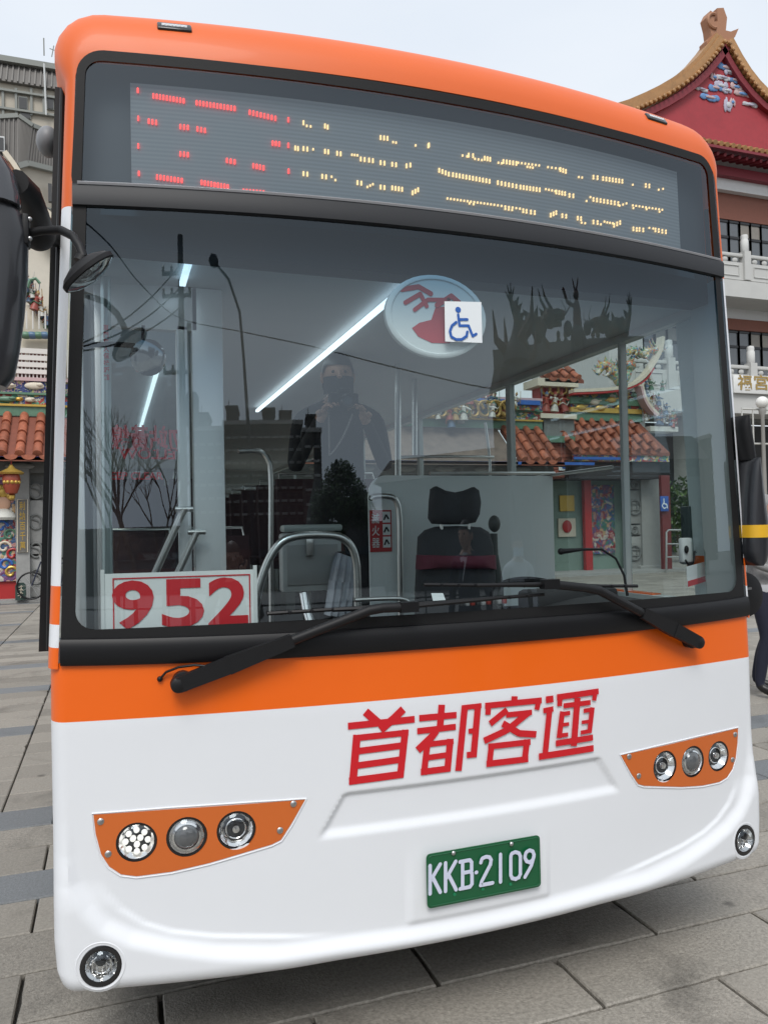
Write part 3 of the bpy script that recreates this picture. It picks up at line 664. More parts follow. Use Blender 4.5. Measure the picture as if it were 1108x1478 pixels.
# --- wipers
def wiper(pivot, elbow, head, blade, name_label, off=.05):
    pv, el, hd = front(*pivot, .035), front(*elbow, off), front(*head, .045); d = (el-pv).normalized()
    mb = MB(); q = pv.lerp(el, .22); 
    def taper(p, q_, w0, w1, h):
        dd = (q_-p).normalized(); a = dd.cross(V((0, 1, 0))).normalized(); y = V((0, 1, 0)); vs_ = []
        for e, w_ in ((p, w0), (q_, w1)):
            for i, j in ((-1, -1), (1, -1), (1, .6), (-1, .6)): vs_.append(e+a*(w_/2*i)+y*(h/2*j))
        mb.add(vs_, [(0, 1, 2, 3), (7, 6, 5, 4), (0, 4, 5, 1), (1, 5, 6, 2), (2, 6, 7, 3), (3, 7, 4, 0)])
    taper(pv-d*.02, q, .042, .046, .034); taper(q-d*.004, pv.lerp(el, .55), .050, .036, .030); mb.tube([pv.lerp(el, .5), pv.lerp(el, .8), pv.lerp(el, .97), el+(hd-el)*.25, hd], .0145, 10)
    mb.lathe([(.021, -.017), (.021, .014), (.016, .018)], pv-d*.02, (0, -1, 0), 18)
    ao = mb.build('wiper', BLACKP, bus); ao['label'] = name_label
    mb = MB(); mb.lathe([(.028, -.03), (.028, .02), (.022, .022)], pv-d*.005+V((0, .03, 0)), (0, -1, 0), 20); mb.build('pivot', RUBBER, ao)
    a, b = front(*blade[0], .02), front(*blade[1], .02); n = 14; pts = []
    for i in range(n+1): t = i/n; p = a.lerp(b, t); p.y = S(p.x, p.z)-.016; pts.append(p)
    mb = MB(); mb.tube(pts, .006, 6); mb.tube([pts[3]-V((0, .008, 0)), hd-V((0, -.004, 0)), pts[-4]-V((0, .008, 0))], .007, 6)
    for i in range(1, n): mb.ball(pts[i]-V((0, .006, 0)), .0065, 6, 4)
    mb.bar(hd-V((.025, 0, 0)), hd+V((.03, 0, 0)), .03, .03); mb.build('blade', RUBBER, ao)
    c = front(*pivot, .01); hose = MB()
    return ao, pv
w1, p1_ = wiper((268, 984), (540, 878), (588, 876), ((386, 886), (785, 858)), 'wiper on the near left, pivot under the route card')
w2, p2_ = wiper((1000, 924), (860, 850), (792, 843), ((612, 844), (920, 846)), 'wiper on the driver side, shorter in view')
mb = MB(); hp = [front(231, 980, .006), front(240, 970, .012), front(258, 963, .02), front(280, 960, .03), front(303, 962, .035)]; mb.tube(hp, .0035, 8); mb.ball(hp[0], .008, 8, 6); mb.build('washer_hose', RUBBER, w1)
# --- edge of the folded front door and the seals at both flanks
mb = MB(); a, b = at_y(86, 126, .33), at_y(68, 940, .33)
mb.prism([a+V((-.012, 0, 0)), a+V((.035, 0, 0)), b+V((.018, 0, 0)), b+V((-.022, 0, 0))], (0, .09, 0)); mb.build('door_edge', BLACKP, bus, smooth=False)
mb = MB(); mb.tube([at_y(91, 128, .30), at_y(84, 400, .30), at_y(73, 800, .30), at_y(71, 938, .30)], .008, 8); mb.build('door_seal', RUBBER, bus)
mb = MB(); mb.tube([V((lerp_tab(XIN, z)+.038, .24, z)) for z in (2.74, 2.5, 2.2, 1.9, 1.6, 1.39, 1.2, 1.0, .9)], .016, 8); mb.build('side_seal', RUBBER, bus)
# --- near mirror: big dark housing on a swan neck, with a small kerb mirror on its own arm
MIRR = mat('mirror_housing', (.022, .023, .027), .34, coat=.35)
def loft(mb, secs, n=20, p=2.6):
    rws = []
    for (cx, cy, cz, rx, ry) in secs:
        r_ = []
        for k in range(n):
            t = 2*math.pi*k/n; c_, s_ = math.cos(t), math.sin(t); r_.append(V((cx+rx*math.copysign(abs(c_)**(2/p), c_), cy+ry*math.copysign(abs(s_)**(2/p), s_), cz)))
        rws.append(r_)
    mb.grid(rws, close=True); mb.add(rws[0], [tuple(range(n-1, -1, -1))]); mb.add(rws[-1], [tuple(range(n))]); return mb
YM = -.08
def mz(px, py): return at_y(px, py, YM)
mb = MB(); secs = []
for py, xr, rx in ((300, 22, .085), (315, 36, .105), (345, 42, .112), (400, 41, .112), (460, 36, .110), (510, 29, .105), (545, 22, .10), (560, 10, .085)):
    P = mz(xr, py); secs.append((P.x-rx, YM, P.z, rx, .06))
loft(mb, secs); mo = mb.build('wing_mirror', MIRR, bus); mo['label'] = 'dark near-side mirror housing with swan neck'
mb = MB(); secs = []
for py, xr, rx in ((232, 2, .05), (240, 14, .075), (262, 26, .09), (292, 32, .097), (304, 32, .097)):
    P = mz(xr, py); secs.append((P.x-rx, YM-.01, P.z, rx, .066))
loft(mb, secs); mb.build('mirror_cap', mat('mirror_cap_gloss', (.05, .052, .06), .2, coat=.8), mo)
mb = MB(); mb.tube([mz(24, 262), at_y(40, 280, .0), at_y(54, 315, .1), at_y(64, 338, .22), at_y(84, 342, .30)], [.030, .034, .034, .028, .03], 12); mb.ball(at_y(56, 338, .16), .045, 14, 10); mb.build('mirror_arm', BLACKP, mo)
mb = MB(); P = mz(41, 337); mb.box(P.x-.012, P.x+.004, YM-.028, YM+.02, P.z-.035, P.z+.04, .004); pb = mb.build('bracket_plate', BLACKP, mo)
for dz in (-.02, .028):
    mb = MB(); mb.ball((P.x+.006, YM-.022, P.z+dz), .006, 8, 6); mb.build('screw', SCREW, pb)
KY = -.20
mb = MB(); ka = [P, at_y(60, 333, -.09), at_y(88, 332, -.13), at_y(106, 341, -.17), at_y(116, 357, -.19), at_y(121, 372, KY)]; mb.tube(ka, .0105, 12); mb.build('kerb_mirror_arm', BLACKP, mo)
kc = at_y(125, 388, KY); nd = V((.55, -.40, -.62)).normalized()
A_, B_ = at_y(90, 415, KY), at_y(160, 364, KY); cc0 = (A_+B_)/2; axl = (B_-A_); half_l = axl.length/2; axl.normalize(); vd = (cc0-CAM).normalized(); n0 = axl.cross(vd).normalized()
if n0.z > 0: n0 = -n0
nrm = (n0*math.cos(.22)-vd*math.sin(.22)).normalized(); sid = axl.cross(nrm).normalized(); cc = (A_+B_)/2
def disc(mb, prof):
    rws = [[cc+nrm*h+axl*(r*half_l*math.cos(2*math.pi*k/32))+sid*(r*half_l*.85*math.sin(2*math.pi*k/32)) for k in range(32)] for r, h in prof]
    mb.grid(rws, close=True); mb.add(rws[0], [tuple(range(32))]); mb.add(rws[-1], [tuple(range(32))])
mb = MB(); disc(mb, [(.30, -.022), (.55, -.018), (.85, -.008), (1, .002), (1, .012), (.93, .014)]); mb.tube([at_y(121, 372, KY), cc-nrm*.02], .018, 12); km = mb.build('kerb_mirror', BLACKP, mo)
mb = MB(); disc(mb, [(.93, .0145), (.7, .022), (.4, .028), (.05, .031)]); mb.build('mirror_glass', mat('mirror_glass', (.85, .85, .86), .04, metal=1), km)
mb = MB(); P = at_y(70, 205, .42); mb.ball(P, (.035, .05, .045), 16, 12); mb.build('door_camera', mat('grey_plastic', (.22, .225, .235), .5), bus)
mb = MB(); a, b = mz(0, 475), mz(1, 502); mb.box(a.x-.05, a.x+.002, YM-.0635, YM-.0615, b.z, a.z); mb.build('warning_sticker', mat('yellow_vinyl', (.75, .42, .02), .5), mo)
# --- far mirror with its yellow band, and the round cover below it
YR = .12
def rz(px, py): return at_y(px, py, YR)
mb = MB(); secs = []
for py, xl, xr in ((816, 1081, 1087), (810, 1076, 1095), (795, 1073, 1100), (775, 1073, 1101), (750, 1073, 1098), (716, 1073, 1092), (690, 1074, 1088), (668, 1075, 1084), (662, 1078, 1082)):
    a, b = rz(xl, py), rz(xr, py); secs.append(((a.x+b.x)/2, YR, a.z, (b.x-a.x)/2, .055))
loft(mb, secs); mr_ = mb.build('wing_mirror', MIRR, bus); mr_['label'] = 'dark driver-side mirror housing with a yellow band'
mb = MB(); secs = []
for py, xl, xr in ((776, 1072.4, 1101.8), (758, 1072.4, 1099.8)):
    a, b = rz(xl, py), rz(xr, py); secs.append(((a.x+b.x)/2, YR, a.z, (b.x-a.x)/2, .0562))
loft(mb, secs); mb.build('yellow_band', MATS['yellow_vinyl'], mr_)
mb = MB(); secs = []
for py, xl, xr in ((664, 1074, 1086), (645, 1070, 1084), (620, 1066, 1080), (606, 1066, 1077), (600, 1069, 1074)):
    a, b = rz(xl, py), rz(xr, py); secs.append(((a.x+b.x)/2, YR+.02, a.z, (b.x-a.x)/2, .05))
loft(mb, secs); mb.build('mirror_arm', BLACKP, mr_)
mb = MB(); P = at_y(1072, 858, .22); mb.lathe([(.088, -.02), (.09, 0), (.085, .012), (.06, .018), (0, .02)], P, (0, -1, .05), 28, ); rc_ = mb.build('side_cover', BLACKP, bus); 
mb = MB(); mb.bar(at_y(1076, 850, .19), at_y(1083, 849, .19), .008, .008); mb.build('catch', SCREW, rc_)

for s in (-1, 1):
    mb = MB(); rws = []
    for k in range(13):
        z = 1.2+1.24*k/12; x = lerp_tab(XIN, z)-.012; rws.append([V((s*x, S(x, z)+.012, z)), V((s*(x-.004), S(x, z)+.05, z)), V((s*(x+.004), .32 if s > 0 else .40, z))])
    mb.grid(rws); mb.build('pillar_trim', mat('trim_pale', (.42, .46, .45), .5), bus)
# ================================================================== THE BUS, inside
PANEL = mat('cabin_panel', (.50, .53, .52), .5, var=.03)
CEIL = mat('cabin_ceiling', (.50, .52, .53), .55, var=.03)
FLOORM = mat('cabin_floor', (.10, .10, .105), .6, var=.1, vscale=30)
SGL = glass('side_glass', (.80, .86, .84), r0=.07)
TUBEL = mat('light_tube', (.9, .95, 1), .4, emit=(.80, .93, 1, 1.35))
mb = MB(); mb.box(-1.14, 1.14, .30, 8.95, .30, .36); mb.build('floor', FLOORM, bus, smooth=False)
mb = MB(); mb.box(-1.14, 1.14, 3.6, 8.9, .3601, .80); mb.build('rear_platform', FLOORM, bus, smooth=False)
mb = MB(); mb.grid([[V((x, y, 2.41-.03*(abs(x)/1.1)**4)) for x in [-1.13+2.26*i/16 for i in range(17)]] for y in (.22, 2, 5, 8.95)]); mb.build('ceiling', CEIL, bus)
mb = MB(); mb.box(-1.12, 1.12, .21, .30, 2.36, 2.52); mb.build('header_panel', DKGREY, bus)
for x, y0, y1 in ((-.045, .30, 3.35), (-.80, .24, .58), (-.80, 2.0, 4.6)):
    mb = MB(); mb.box(x-.010, x+.010, y0, y1, 2.376, 2.392); mb.build('light_tube', TUBEL, bus, smooth=False)
# flank frames and panes
def wall(s, ys, pw, z0, z1):
    X = s*1.165
    mb = MB(); mb.box(min(X-.025, X+.025), max(X-.025, X+.025), ys[0], 8.98, z1, 2.62); mb.build('window_rail', PANEL, bus, smooth=False)
    mb = MB(); mb.box(X-.03, X+.03, ys[0], 8.98, .36, z0); mb.build('lower_panel', PANEL, bus, smooth=False)
    for i, y in enumerate(ys):
        mb = MB(); hw_ = .010 if i == 0 else pw/2; mb.box(X-.016, X+.016, y-hw_, y+hw_, z0, z1); mb.build('window_post', PANEL, bus, smooth=False)
    for a, b in zip(ys, ys[1:]):
        mb = MB(); mb.add([(X, a+pw/2, z0), (X, b-pw/2, z0), (X, b-pw/2, z1), (X, a+pw/2, z1)], [(0, 1, 2, 3)]); mb.build('side_window', SGL, bus, smooth=False, recalc=False)
wall(1, [.80, 1.85, 3.25, 4.65, 6.05, 7.45, 8.9], .05, 1.215, 2.345)
mb = MB(); mb.add([(1.165, .31, 1.215), (1.165, .775, 1.215), (1.165, .775, 2.345), (1.165, .31, 2.345)], [(0, 1, 2, 3)]); mb.build('side_window', SGL, bus, smooth=False, recalc=False)
mb = MB(); mb.box(1.14, 1.19, .31, .80, 2.345, 2.62); mb.box(1.135, 1.195, .31, .80, .36, 1.215); mb.build('cab_panel', PANEL, bus, smooth=False)
wall(-1, [1.78, 3.25, 4.65, 6.05, 7.45, 8.9], .05, 1.215, 2.345)
mb = MB(); mb.box(-1.18, 1.18, 8.96, 9.02, .3, 1.5); mb.box(-1.18, 1.18, 8.96, 9.02, 2.2, 3.0); mb.box(-1.18, -1.0, 8.96, 9.02, 1.5, 2.2); mb.box(1.0, 1.18, 8.96, 9.02, 1.5, 2.2); mb.build('rear_wall', PANEL, bus, smooth=False)
mb = MB(); mb.add([(-1, 8.98, 1.5), (1, 8.98, 1.5), (1, 8.98, 2.2), (-1, 8.98, 2.2)], [(0, 1, 2, 3)]); mb.build('rear_window', SGL, bus, smooth=False, recalc=False)
mb = MB(); mb.tube([V((1.12, .83, 1.785)), V((1.12, 1.82, 1.785))], .008, 8); mb.build('window_slider', STEEL, bus)
# dashboard
mb = MB(); rws = []
for i in range(33):
    x = -1.12+2.24*i/32; hump = .05*math.exp(-((x-.62)/.22)**2); y0 = S(x, 1.2)+.012
    rws.append([V((x, y0, .45)), V((x, y0, 1.215)), V((x, y0+.05, 1.225+hump*.3)), V((x, y0+.2, 1.22+hump)), V((x, .52, 1.17+hump)), V((x, .56, .45))])
mb.grid(rws); mb.build('dashboard', mat('dash_black', (.02, .02, .022), .6, bump=.1, bscale=300), bus)
# wheels (hidden below the skirts but real)
for s in (-1, 1):
    for y in (1.95, 7.0):
        mb = MB(); mb.lathe([(.30, -.12), (.44, -.11), (.46, -.06), (.46, .06), (.44, .11), (.30, .12)], (s*1.03, y, .46), (1, 0, 0), 28); wo = mb.build('wheel', RUBBER, bus)
        mb = MB(); mb.lathe([(.30, -.1), (.30, .10), (.2, .08), (.08, .1), (0, .1)], (s*1.03, y, .46), (s, 0, 0), 24); mb.build('rim', STEEL, wo)
# --- route card standing behind the windscreen
a, b = front(148, 830, -.035), front(368, 824, -.035); ux = V((b.x-a.x, b.y-a.y, 0)); wdt = ux.length; ux.normalize(); nn = V((ux.y, -ux.x, 0))
if nn.y > 0: nn = -nn
o_ = V((a.x, a.y, 1.225)); hgt = 1.416-1.225
rs = empty('route_sign', o_+ux*wdt/2, 'white card with red 952 standing behind the windscreen', 'route sign')
def cpl(u, v, d=0): return o_+ux*u+V((0, 0, v))+nn*d
mb = MB(); mb.prism([cpl(0, 0), cpl(wdt, 0), cpl(wdt, hgt), cpl(0, hgt)], nn*-.004); mb.build('card', mat('white_card', (.80, .82, .82), .5), rs, smooth=False)
mb = MB(); e = .027
for u0, u1, v0, v1 in ((e, wdt-.014, hgt-.016, hgt-.0125), (e, e+.0035, 0, hgt-.016), (wdt-.0175, wdt-.014, 0, hgt-.016)): mb.add([cpl(u0, v0, .002), cpl(u1, v0, .002), cpl(u1, v1, .002), cpl(u0, v1, .002)], [(0, 1, 2, 3)])
mb.build('red_border', RED, rs, smooth=False)
mb = MB()
for ch, xa, xb in (('9', 161, 220), ('5', 231, 292), ('2', 298, 357)):
    ua, ub = ((xa-148)/220*wdt, (xb-148)/220*wdt); text_mesh(mb, ch, 1, lambda u, v: cpl(u+ua, v+.034, .0022), bold=.028, fit=(ub-ua, hgt-.054))
mb.build('lettering', mat('route_red', (.62, .02, .03), .5), rs, smooth=False)
mb = MB()
for u in (0, wdt): mb.box(cpl(u, 0).x-.005, cpl(u, 0).x+.005, cpl(u, 0).y-.004, cpl(u, 0).y+.004, 1.225, 1.428)
mb.build('upright', mat('white_plastic', (.75, .77, .77), .4), rs, smooth=False)
# --- round emblem and accessibility sticker on the glass
mb = MB(); cx, cz, rx, rz_ = -.080, 2.182, .170, .130
rws = [[V((cx+rx*k*math.cos(2*math.pi*q/40), S(cx, cz)+.022-h, cz+rz_*k*math.sin(2*math.pi*q/40))) for q in range(40)] for k, h in ((1.0, -.012), (1.0, .004), (.96, .008), (.90, .008), (.88, .005), (.02, .005))]
mb.grid(rws, close=True); emb = mb.build('round_emblem', mat('emblem_white', (.78, .82, .82), .55), bus)
mb = MB()
def ep(u, v): return V((cx+u, S(cx, cz)+.0155, cz+v))
RS = [(.016, [(-.115, .075), (-.06, .088), (-.02, .07)]), (.014, [(-.105, .035), (-.055, .066), (-.035, .03)]), (.013, [(-.075, .015), (-.03, .05), (.04, .055)]), (.016, [(.0, .035), (.05, .068), (.075, .05)])]
for wd, pts in RS: mb.strip(pts, wd, ep, rnd=True)
mb.add([ep(u, v-.012) for u, v in ((-.085, -.03), (-.065, -.055), (-.02, -.072), (.04, -.07), (.06, -.04), (.055, .02), (.03, .045), (-.005, .04), (-.02, .0), (-.06, -.012))], [tuple(range(10))])
mb.build('red_mark', mat('emblem_red', (.55, .04, .05), .5), emb, smooth=False)
q = [front(641, 435, .0015), front(694, 436, .0015), front(695.5, 495, .0015), front(642, 493, .0015)]
mb = MB(); mb.prism([V((p.x, p.y-.001, p.z)) for p in q], (0, .0008, 0)); stk = mb.build('accessibility_sticker', mat('sticker_white', (.78, .82, .84), .5), bus, smooth=False)
def sk(px, py): p = front(px, py, .004); return (p.x, p.z)
def skp(u, v): return V((u, S(u, v)-.0035, v))
ISA = mat('sticker_blue', (.02, .11, .42), .5); mb = MB()
c0 = sk(661, 447); mb.add([skp(c0[0]+.0095*math.cos(t*math.pi/8), c0[1]+.0095*math.sin(t*math.pi/8)) for t in range(16)], [tuple(range(16))])
for pts in ([(661, 454), (663, 470), (676, 470), (682, 485), (687, 482)], [(663, 461), (674, 461)], [(658, 465), (652, 470), (649, 478), (651, 486), (658, 490), (666, 490), (673, 485), (674, 479)]): mb.strip([sk(*p) for p in pts], .0085, skp, rnd=True)
mb.build('wheelchair_symbol', ISA, stk, smooth=False)
# --- front door leaf folded inwards, white frame, with its stickers and grab handles
DY = .66
def dz(px, py): return at_y(px, py, DY)
DW = mat('door_white', (.86, .89, .90), .45, metal=.55)
df = MB()
for (x0, y0, x1, y1, dd) in ((285, 400, 320, 1000, .05), (148, 405, 284.5, 470, .045), (143, 400, 158, 1000, .04), (262, 470, 272, 1000, .03), (158.5, 825, 284.5, 1000, .04)):
    a, b = dz(x0, y1), dz(x1, y0); df.box(a.x, b.x, DY, DY+dd, max(.40, a.z), min(2.40, b.z), .004)
dl = df.build('front_door', DW, bus)
a, b = dz(158.5, 824), dz(284, 471); mb = MB(); mb.add([(a.x, DY+.02, a.z), (b.x, DY+.02, a.z), (b.x, DY+.02, b.z), (a.x, DY+.02, b.z)], [(0, 1, 2, 3)]); mb.build('door_window', glass('door_glass', (.62, .68, .68), r0=.06), dl, smooth=False, recalc=False)
a, b = dz(160, 650), dz(270, 614); mb = MB()
text_mesh(mb, '勿站黃線', 1, lambda u, v: V((b.x-u, DY+.012, a.z+v)), bold=.03, fit=(b.x-a.x, b.z-a.z)); mb.build('sticker_lettering', mat('sticker_red', (.55, .03, .04), .5), dl, smooth=False)
a, b = dz(172, 662), dz(270, 648); mb = MB(); text_mesh(mb, 'YELLOW', 1, lambda u, v: V((b.x-u, DY+.012, a.z+v)), bold=.025, fit=(b.x-a.x, b.z-a.z)); mb.build('sticker_lettering', MATS['sticker_red'], dl, smooth=False)
a, b = dz(150, 692), dz(236, 681); mb = MB(); text_mesh(mb, 'KEEP CLEAR', 1, lambda u, v: V((a.x+u, DY+.010, a.z+v)), bold=.025, fit=(b.x-a.x, b.z-a.z)); mb.build('sticker_lettering', MATS['sticker_red'], dl, smooth=False)
for p, q in (((222, 832), (266, 735)), ((255, 832), (284, 768))):
    mb = MB(); a, b = at_y(*p, DY-.05), at_y(*q, DY-.05); mb.tube([a, b], .0125, 12); mb.tube([b+V((-.03, 0, 0)), b+V((.03, 0, 0))], .010, 10); mb.build('grab_handle', STEEL, dl)
# second leaf seen edge-on by the pillar, and the steel post with red characters
for x0, x1, yy, mm in ((107, 119, .62, DW), (121, 130, .66, mat('seal_grey', (.20, .21, .21), .6)), (131, 141, .70, DW)):
    a, b = at_y(x0, 900, yy), at_y(x1, 425, yy); mb = MB(); mb.box(a.x, b.x, yy, yy+.03, .42, b.z, .003); mb.build('door_edge_strip', mm, bus)
mb = MB(); a, b = at_y(153, 900, .58), at_y(153, 420, .58); mb.tube([V((a.x, .58, .36)), V((b.x, .58, 2.40))], .017, 14); po = mb.build('grab_pole', mat('pole_teal', (.42, .50, .50), .3, metal=.5), bus)
mb = MB(); a, b = at_y(150, 548, .556), at_y(157.5, 468, .556); text_mesh(mb, list('車門夾人保持距離'), 1, lambda u, v: V((a.x+u, .561, a.z+v)), bold=.03, fit=(b.x-a.x, b.z-a.z), vertical=True); mb.build('pole_lettering', MATS['sticker_red'], po, smooth=False)
# hanging inspection mirror near the door
P = at_y(214, 516, .5); mb = MB(); mb.lathe([(.052, -.012), (.060, -.004), (.060, .004), (.04, .014), (0, .018)], P, (.35, -1, -.25), 24); im = mb.build('door_mirror', mat('mirror_dark', (.25, .26, .27), .08, metal=1), bus)
mb = MB(); mb.tube([at_y(120, 498, .45), at_y(170, 497, .47), at_y(206, 500, .5)], .009, 8); mb.tube([at_y(206, 500, .5), at_y(207, 470, .5)], .006, 6); mb.build('bracket', BLACKP, im)
# --- rails
def rail(pts, y, r=.0145, name='handrail', m_=None):
    P = [at_y(px, py, y) for px, py in pts]; D = []
    for i in range(len(P)-1):
        p0, p1, p2, p3 = P[max(i-1, 0)], P[i], P[i+1], P[min(i+2, len(P)-1)]
        for k in range(5):
            t = k/5; D.append(.5*((2*p1)+(p2-p0)*t+(2*p0-5*p1+4*p2-p3)*t*t+(3*p1-p0-3*p2+p3)*t**3))
    D.append(P[-1]); mb = MB(); mb.tube(D, r, 12); return mb.build(name, m_ or STEEL, bus)
rail([(368, 960), (369, 880), (380, 828), (400, 789), (428, 774), (480, 773), (502, 783), (513, 806), (516, 850), (517, 960)], .85, .0165)
rail([(344, 651), (372, 651), (386, 662), (391, 690), (391, 800), (392, 960)], 1.5, .013)
rail([(535, 722), (540, 717), (562, 717), (572, 724), (576, 745), (577, 800), (578, 900)], 1.26, .0145)
rail([(574, 395), (574, 700), (574, 980)], 1.75, .017)
rail([(597, 420), (598, 600), (598, 660)], 2.1, .016)
rail([(574, 660), (640, 659), (712, 660)], 1.76, .009)
rail([(700, 610), (706, 660), (707, 690)], 1.77, .008)
rail([(620, 683), (760, 683), (800, 683)], 1.34, .008)
rail([(512, 866), (560, 864), (585, 866), (595, 880)], .55, .008)
# ticket monitor on its post
mb = MB(); a, b = at_y(408, 856, 1.05), at_y(493, 768, 1.05); mb.box(a.x, b.x, 1.05, 1.12, a.z, b.z, .012); tmn = mb.build('ticket_terminal', mat('terminal_grey', (.42, .43, .42), .45), bus)
mb = MB(); mb.box(a.x+.02, b.x-.02, 1.043, 1.0495, a.z+.03, b.z-.05, .002); mb.build('back_plate', mat('terminal_plate', (.30, .30, .29), .5), tmn)
mb = MB(); mb.box(a.x+.01, b.x+.01, 1.06, 1.14, b.z+.004, b.z+.035, .012); mb.build('visor', mat('terminal_visor', (.36, .40, .38), .35), tmn)
mb = MB(); p = at_y(438, 856, 1.08); mb.tube([p, at_y(442, 880, 1.06), at_y(450, 905, 1.02), V((p.x+.05, 1.02, .4))], .02, 12); mb.build('post', CHROME, tmn)
p = at_y(446, 790, 1.04); mb = MB(); mb.box(p.x-.015, p.x+.015, 1.02, 1.042, p.z-.035, p.z+.04, .003); mb.build('clamp', STEEL, tmn)
# driver's partition, milky plastic, with the extinguisher notice
mt = mat('milky_panel', (.88, .93, .92), .35); mt.node_tree.nodes['Principled BSDF'].inputs['Alpha'].default_value = .88
a = at_y(531, 686, 1.34); xs0, zt = a.x, a.z
pts = [(1.12, .40), (1.12, zt)]+[(xs0+.09-.09*math.sin(t), zt-.09+.09*math.cos(t)) for t in [math.pi/2*i/8 for i in range(9)]]+[(xs0, .40)]
mb = MB(); mb.prism([V((x, 1.34, z)) for x, z in pts], (0, .012, 0)); pt = mb.build('driver_partition', mt, bus, smooth=False)
a, b = at_y(535, 797, 1.33), at_y(565, 736, 1.33); mb = MB(); mb.prism([V((a.x, 1.335, a.z)), V((b.x, 1.335, a.z)), V((b.x, 1.335, b.z)), V((a.x, 1.335, b.z))], (0, .003, 0)); nt_ = mb.build('extinguisher_notice', mat('notice_red', (.45, .03, .03), .5), pt, smooth=False)
wN, hN = b.x-a.x, b.z-a.z; mb = MB(); text_mesh(mb, list('滅火器'), 1, lambda u, v: V((a.x+.008+u, 1.333, a.z+.02+v)), fit=(wN*.36, hN*.82), vertical=True, bold=.01); mb.build('lettering', mat('notice_white', (.75, .76, .75), .5), nt_, smooth=False)
for k in range(3):
    z0 = a.z+hN*(.10+.30*k); mb = MB(); mb.add([V((a.x+wN*u, 1.333, z0+hN*.26*v)) for u, v in ((.58, 0), (.94, 0), (.94, 1), (.58, 1))], [(0, 1, 2, 3)]); mb.build('pictogram', MATS['notice_white'], nt_, smooth=False)
    mb = MB(); mb.strip([(a.x+wN*.64, z0+hN*.06), (a.x+wN*.74, z0+hN*.19), (a.x+wN*.86, z0+hN*.08)], .008, lambda u, v: V((u, 1.3315, v))); mb.build('pictogram_figure', BLACKP, nt_, smooth=False)
# driver's seat
SEATB = mat('seat_fabric', (.035, .035, .038), .8, bump=.3, bscale=300); SEATR = mat('seat_maroon', (.12, .015, .03), .8)
ds = empty('driver_seat', at_y(655, 900, 1.0), parent=bus)
def cushion(name, pts, y, th, mt_, par, puff=.02):
    P = [at_y(px, py, y) for px, py in pts]; c = sum(P, V())/len(P); mb = MB(); rws = []
    for k, d in ((.0, -th/2-puff), (.55, -th/2-puff*.8), (.9, -th/2), (1.0, -th/4), (1.0, th/4), (.9, th/2), (.55, th/2+puff*.5), (0, th/2+puff*.5)): rws.append([c+(p-c)*max(k, .01)+V((0, d, 0)) for p in P])
    mb.grid(rws, close=True); return mb.build(name, mt_, par, angle=70)
cushion('headrest', [(622, 706), (628, 702), (640, 708), (655, 711), (670, 708), (682, 703), (689, 708), (692, 725), (690, 742), (684, 754), (670, 757), (640, 757), (624, 756), (619, 748), (620, 725)], 1.0, .06, SEATB, ds)
cushion('backrest', [(605, 775), (615, 765), (630, 760), (660, 759), (690, 761), (702, 768), (708, 785), (712, 840), (716, 900), (716, 990), (602, 990), (601, 850)], 1.03, .09, SEATB, ds, .03)
cushion('band', [(603, 801), (712, 801), (713, 822), (602, 822)], 1.00, .09, SEATR, ds, .035)
mb = MB()
for px in (637, 676): mb.tube([at_y(px, 750, 1.0), at_y(px, 770, 1.0)], .007, 8)
mb.build('headrest_post', STEEL, ds)
mb = MB(); P = at_y(655, 960, .95); mb.box(P.x-.24, P.x+.24, .62, 1.1, .78, .90, .03); mb.box(P.x-.2, P.x+.2, .7, 1.05, .36, .78); mb.build('seat_base', SEATB, ds)
mb = MB(); mb.tube([at_y(712, 770, 1.08), at_y(712, 800, 1.08), at_y(718, 840, 1.08), at_y(722, 960, 1.08)], [.018, .022, .026, .03], 10); mb.ball(at_y(713, 756, 1.08), (.028, .03, .04), 12, 8); mb.build('belt_post', mat('belt_post', (.06, .065, .06), .5), ds)
# steering wheel
sw = MB(); c = V((.58, .56, 1.20)); tl = math.radians(62)
sw.tube([c+V((.21*math.cos(t), -.21*math.sin(t)*math.sin(tl)*-1*.9, .21*math.sin(t)*math.cos(tl))) for t in [2*math.pi*k/36 for k in range(37)]], .014, 8, caps=False); swo = sw.build('steering_wheel', BLACKP, bus)
mb = MB(); mb.bar(c+V((-.2, 0, 0)), c+V((.2, 0, 0)), .03, .02); mb.tube([c, c+V((0, -.1, -.35))], .03, 10); mb.ball(c, (.05, .05, .03), 12, 8); mb.build('hub', BLACKP, swo)
# ticket keypad, handset, leaflet and gooseneck on the far side of the dash
FY = .42
def fz(px, py, d=0): return at_y(px, py, FY+d)
a, b = fz(995, 806), fz(1028, 730); mb = MB(); mb.box(a.x, b.x, FY, FY+.05, a.z, b.z, .005); kp = mb.build('fare_keypad', mat('keypad_dark', (.02, .035, .033), .4), bus)
for r in range(4):
    for c in range(3):
        p = fz(1002+5.2*c, 753+6.3*r, -.004); mb = MB(); mb.box(p.x-.0045, p.x+.0045, p.y-.003, p.y+.004, p.z-.004, p.z+.004, .001); mb.build('key', mat('key_white', (.6, .62, .62), .5), kp)
mb = MB(); p, q = fz(1003, 735, .02), fz(1020, 735, .02); mb.tube([p, fz(1003, 722, .02), fz(1008, 715, .02), fz(1014, 716, .02), q], .004, 8); mb.build('cable_loop', MATS['sticker_white'], kp)
a, b = fz(983, 812, -.02), fz(997, 776, -.02); mb = MB(); mb.box(a.x, b.x, FY-.03, FY+.0, a.z, b.z, .008); hs_ = mb.build('handset', MATS['white_plastic'], bus)
mb = MB(); mb.tube([fz(988, 808, -.03), fz(995, 818, -.03), fz(1000, 812, -.02), fz(1002, 795, -.01)], .004, 6); mb.ball(fz(990, 793, -.035), (.010, .008, .016), 8, 6); mb.build('cord', BLACKP, hs_)
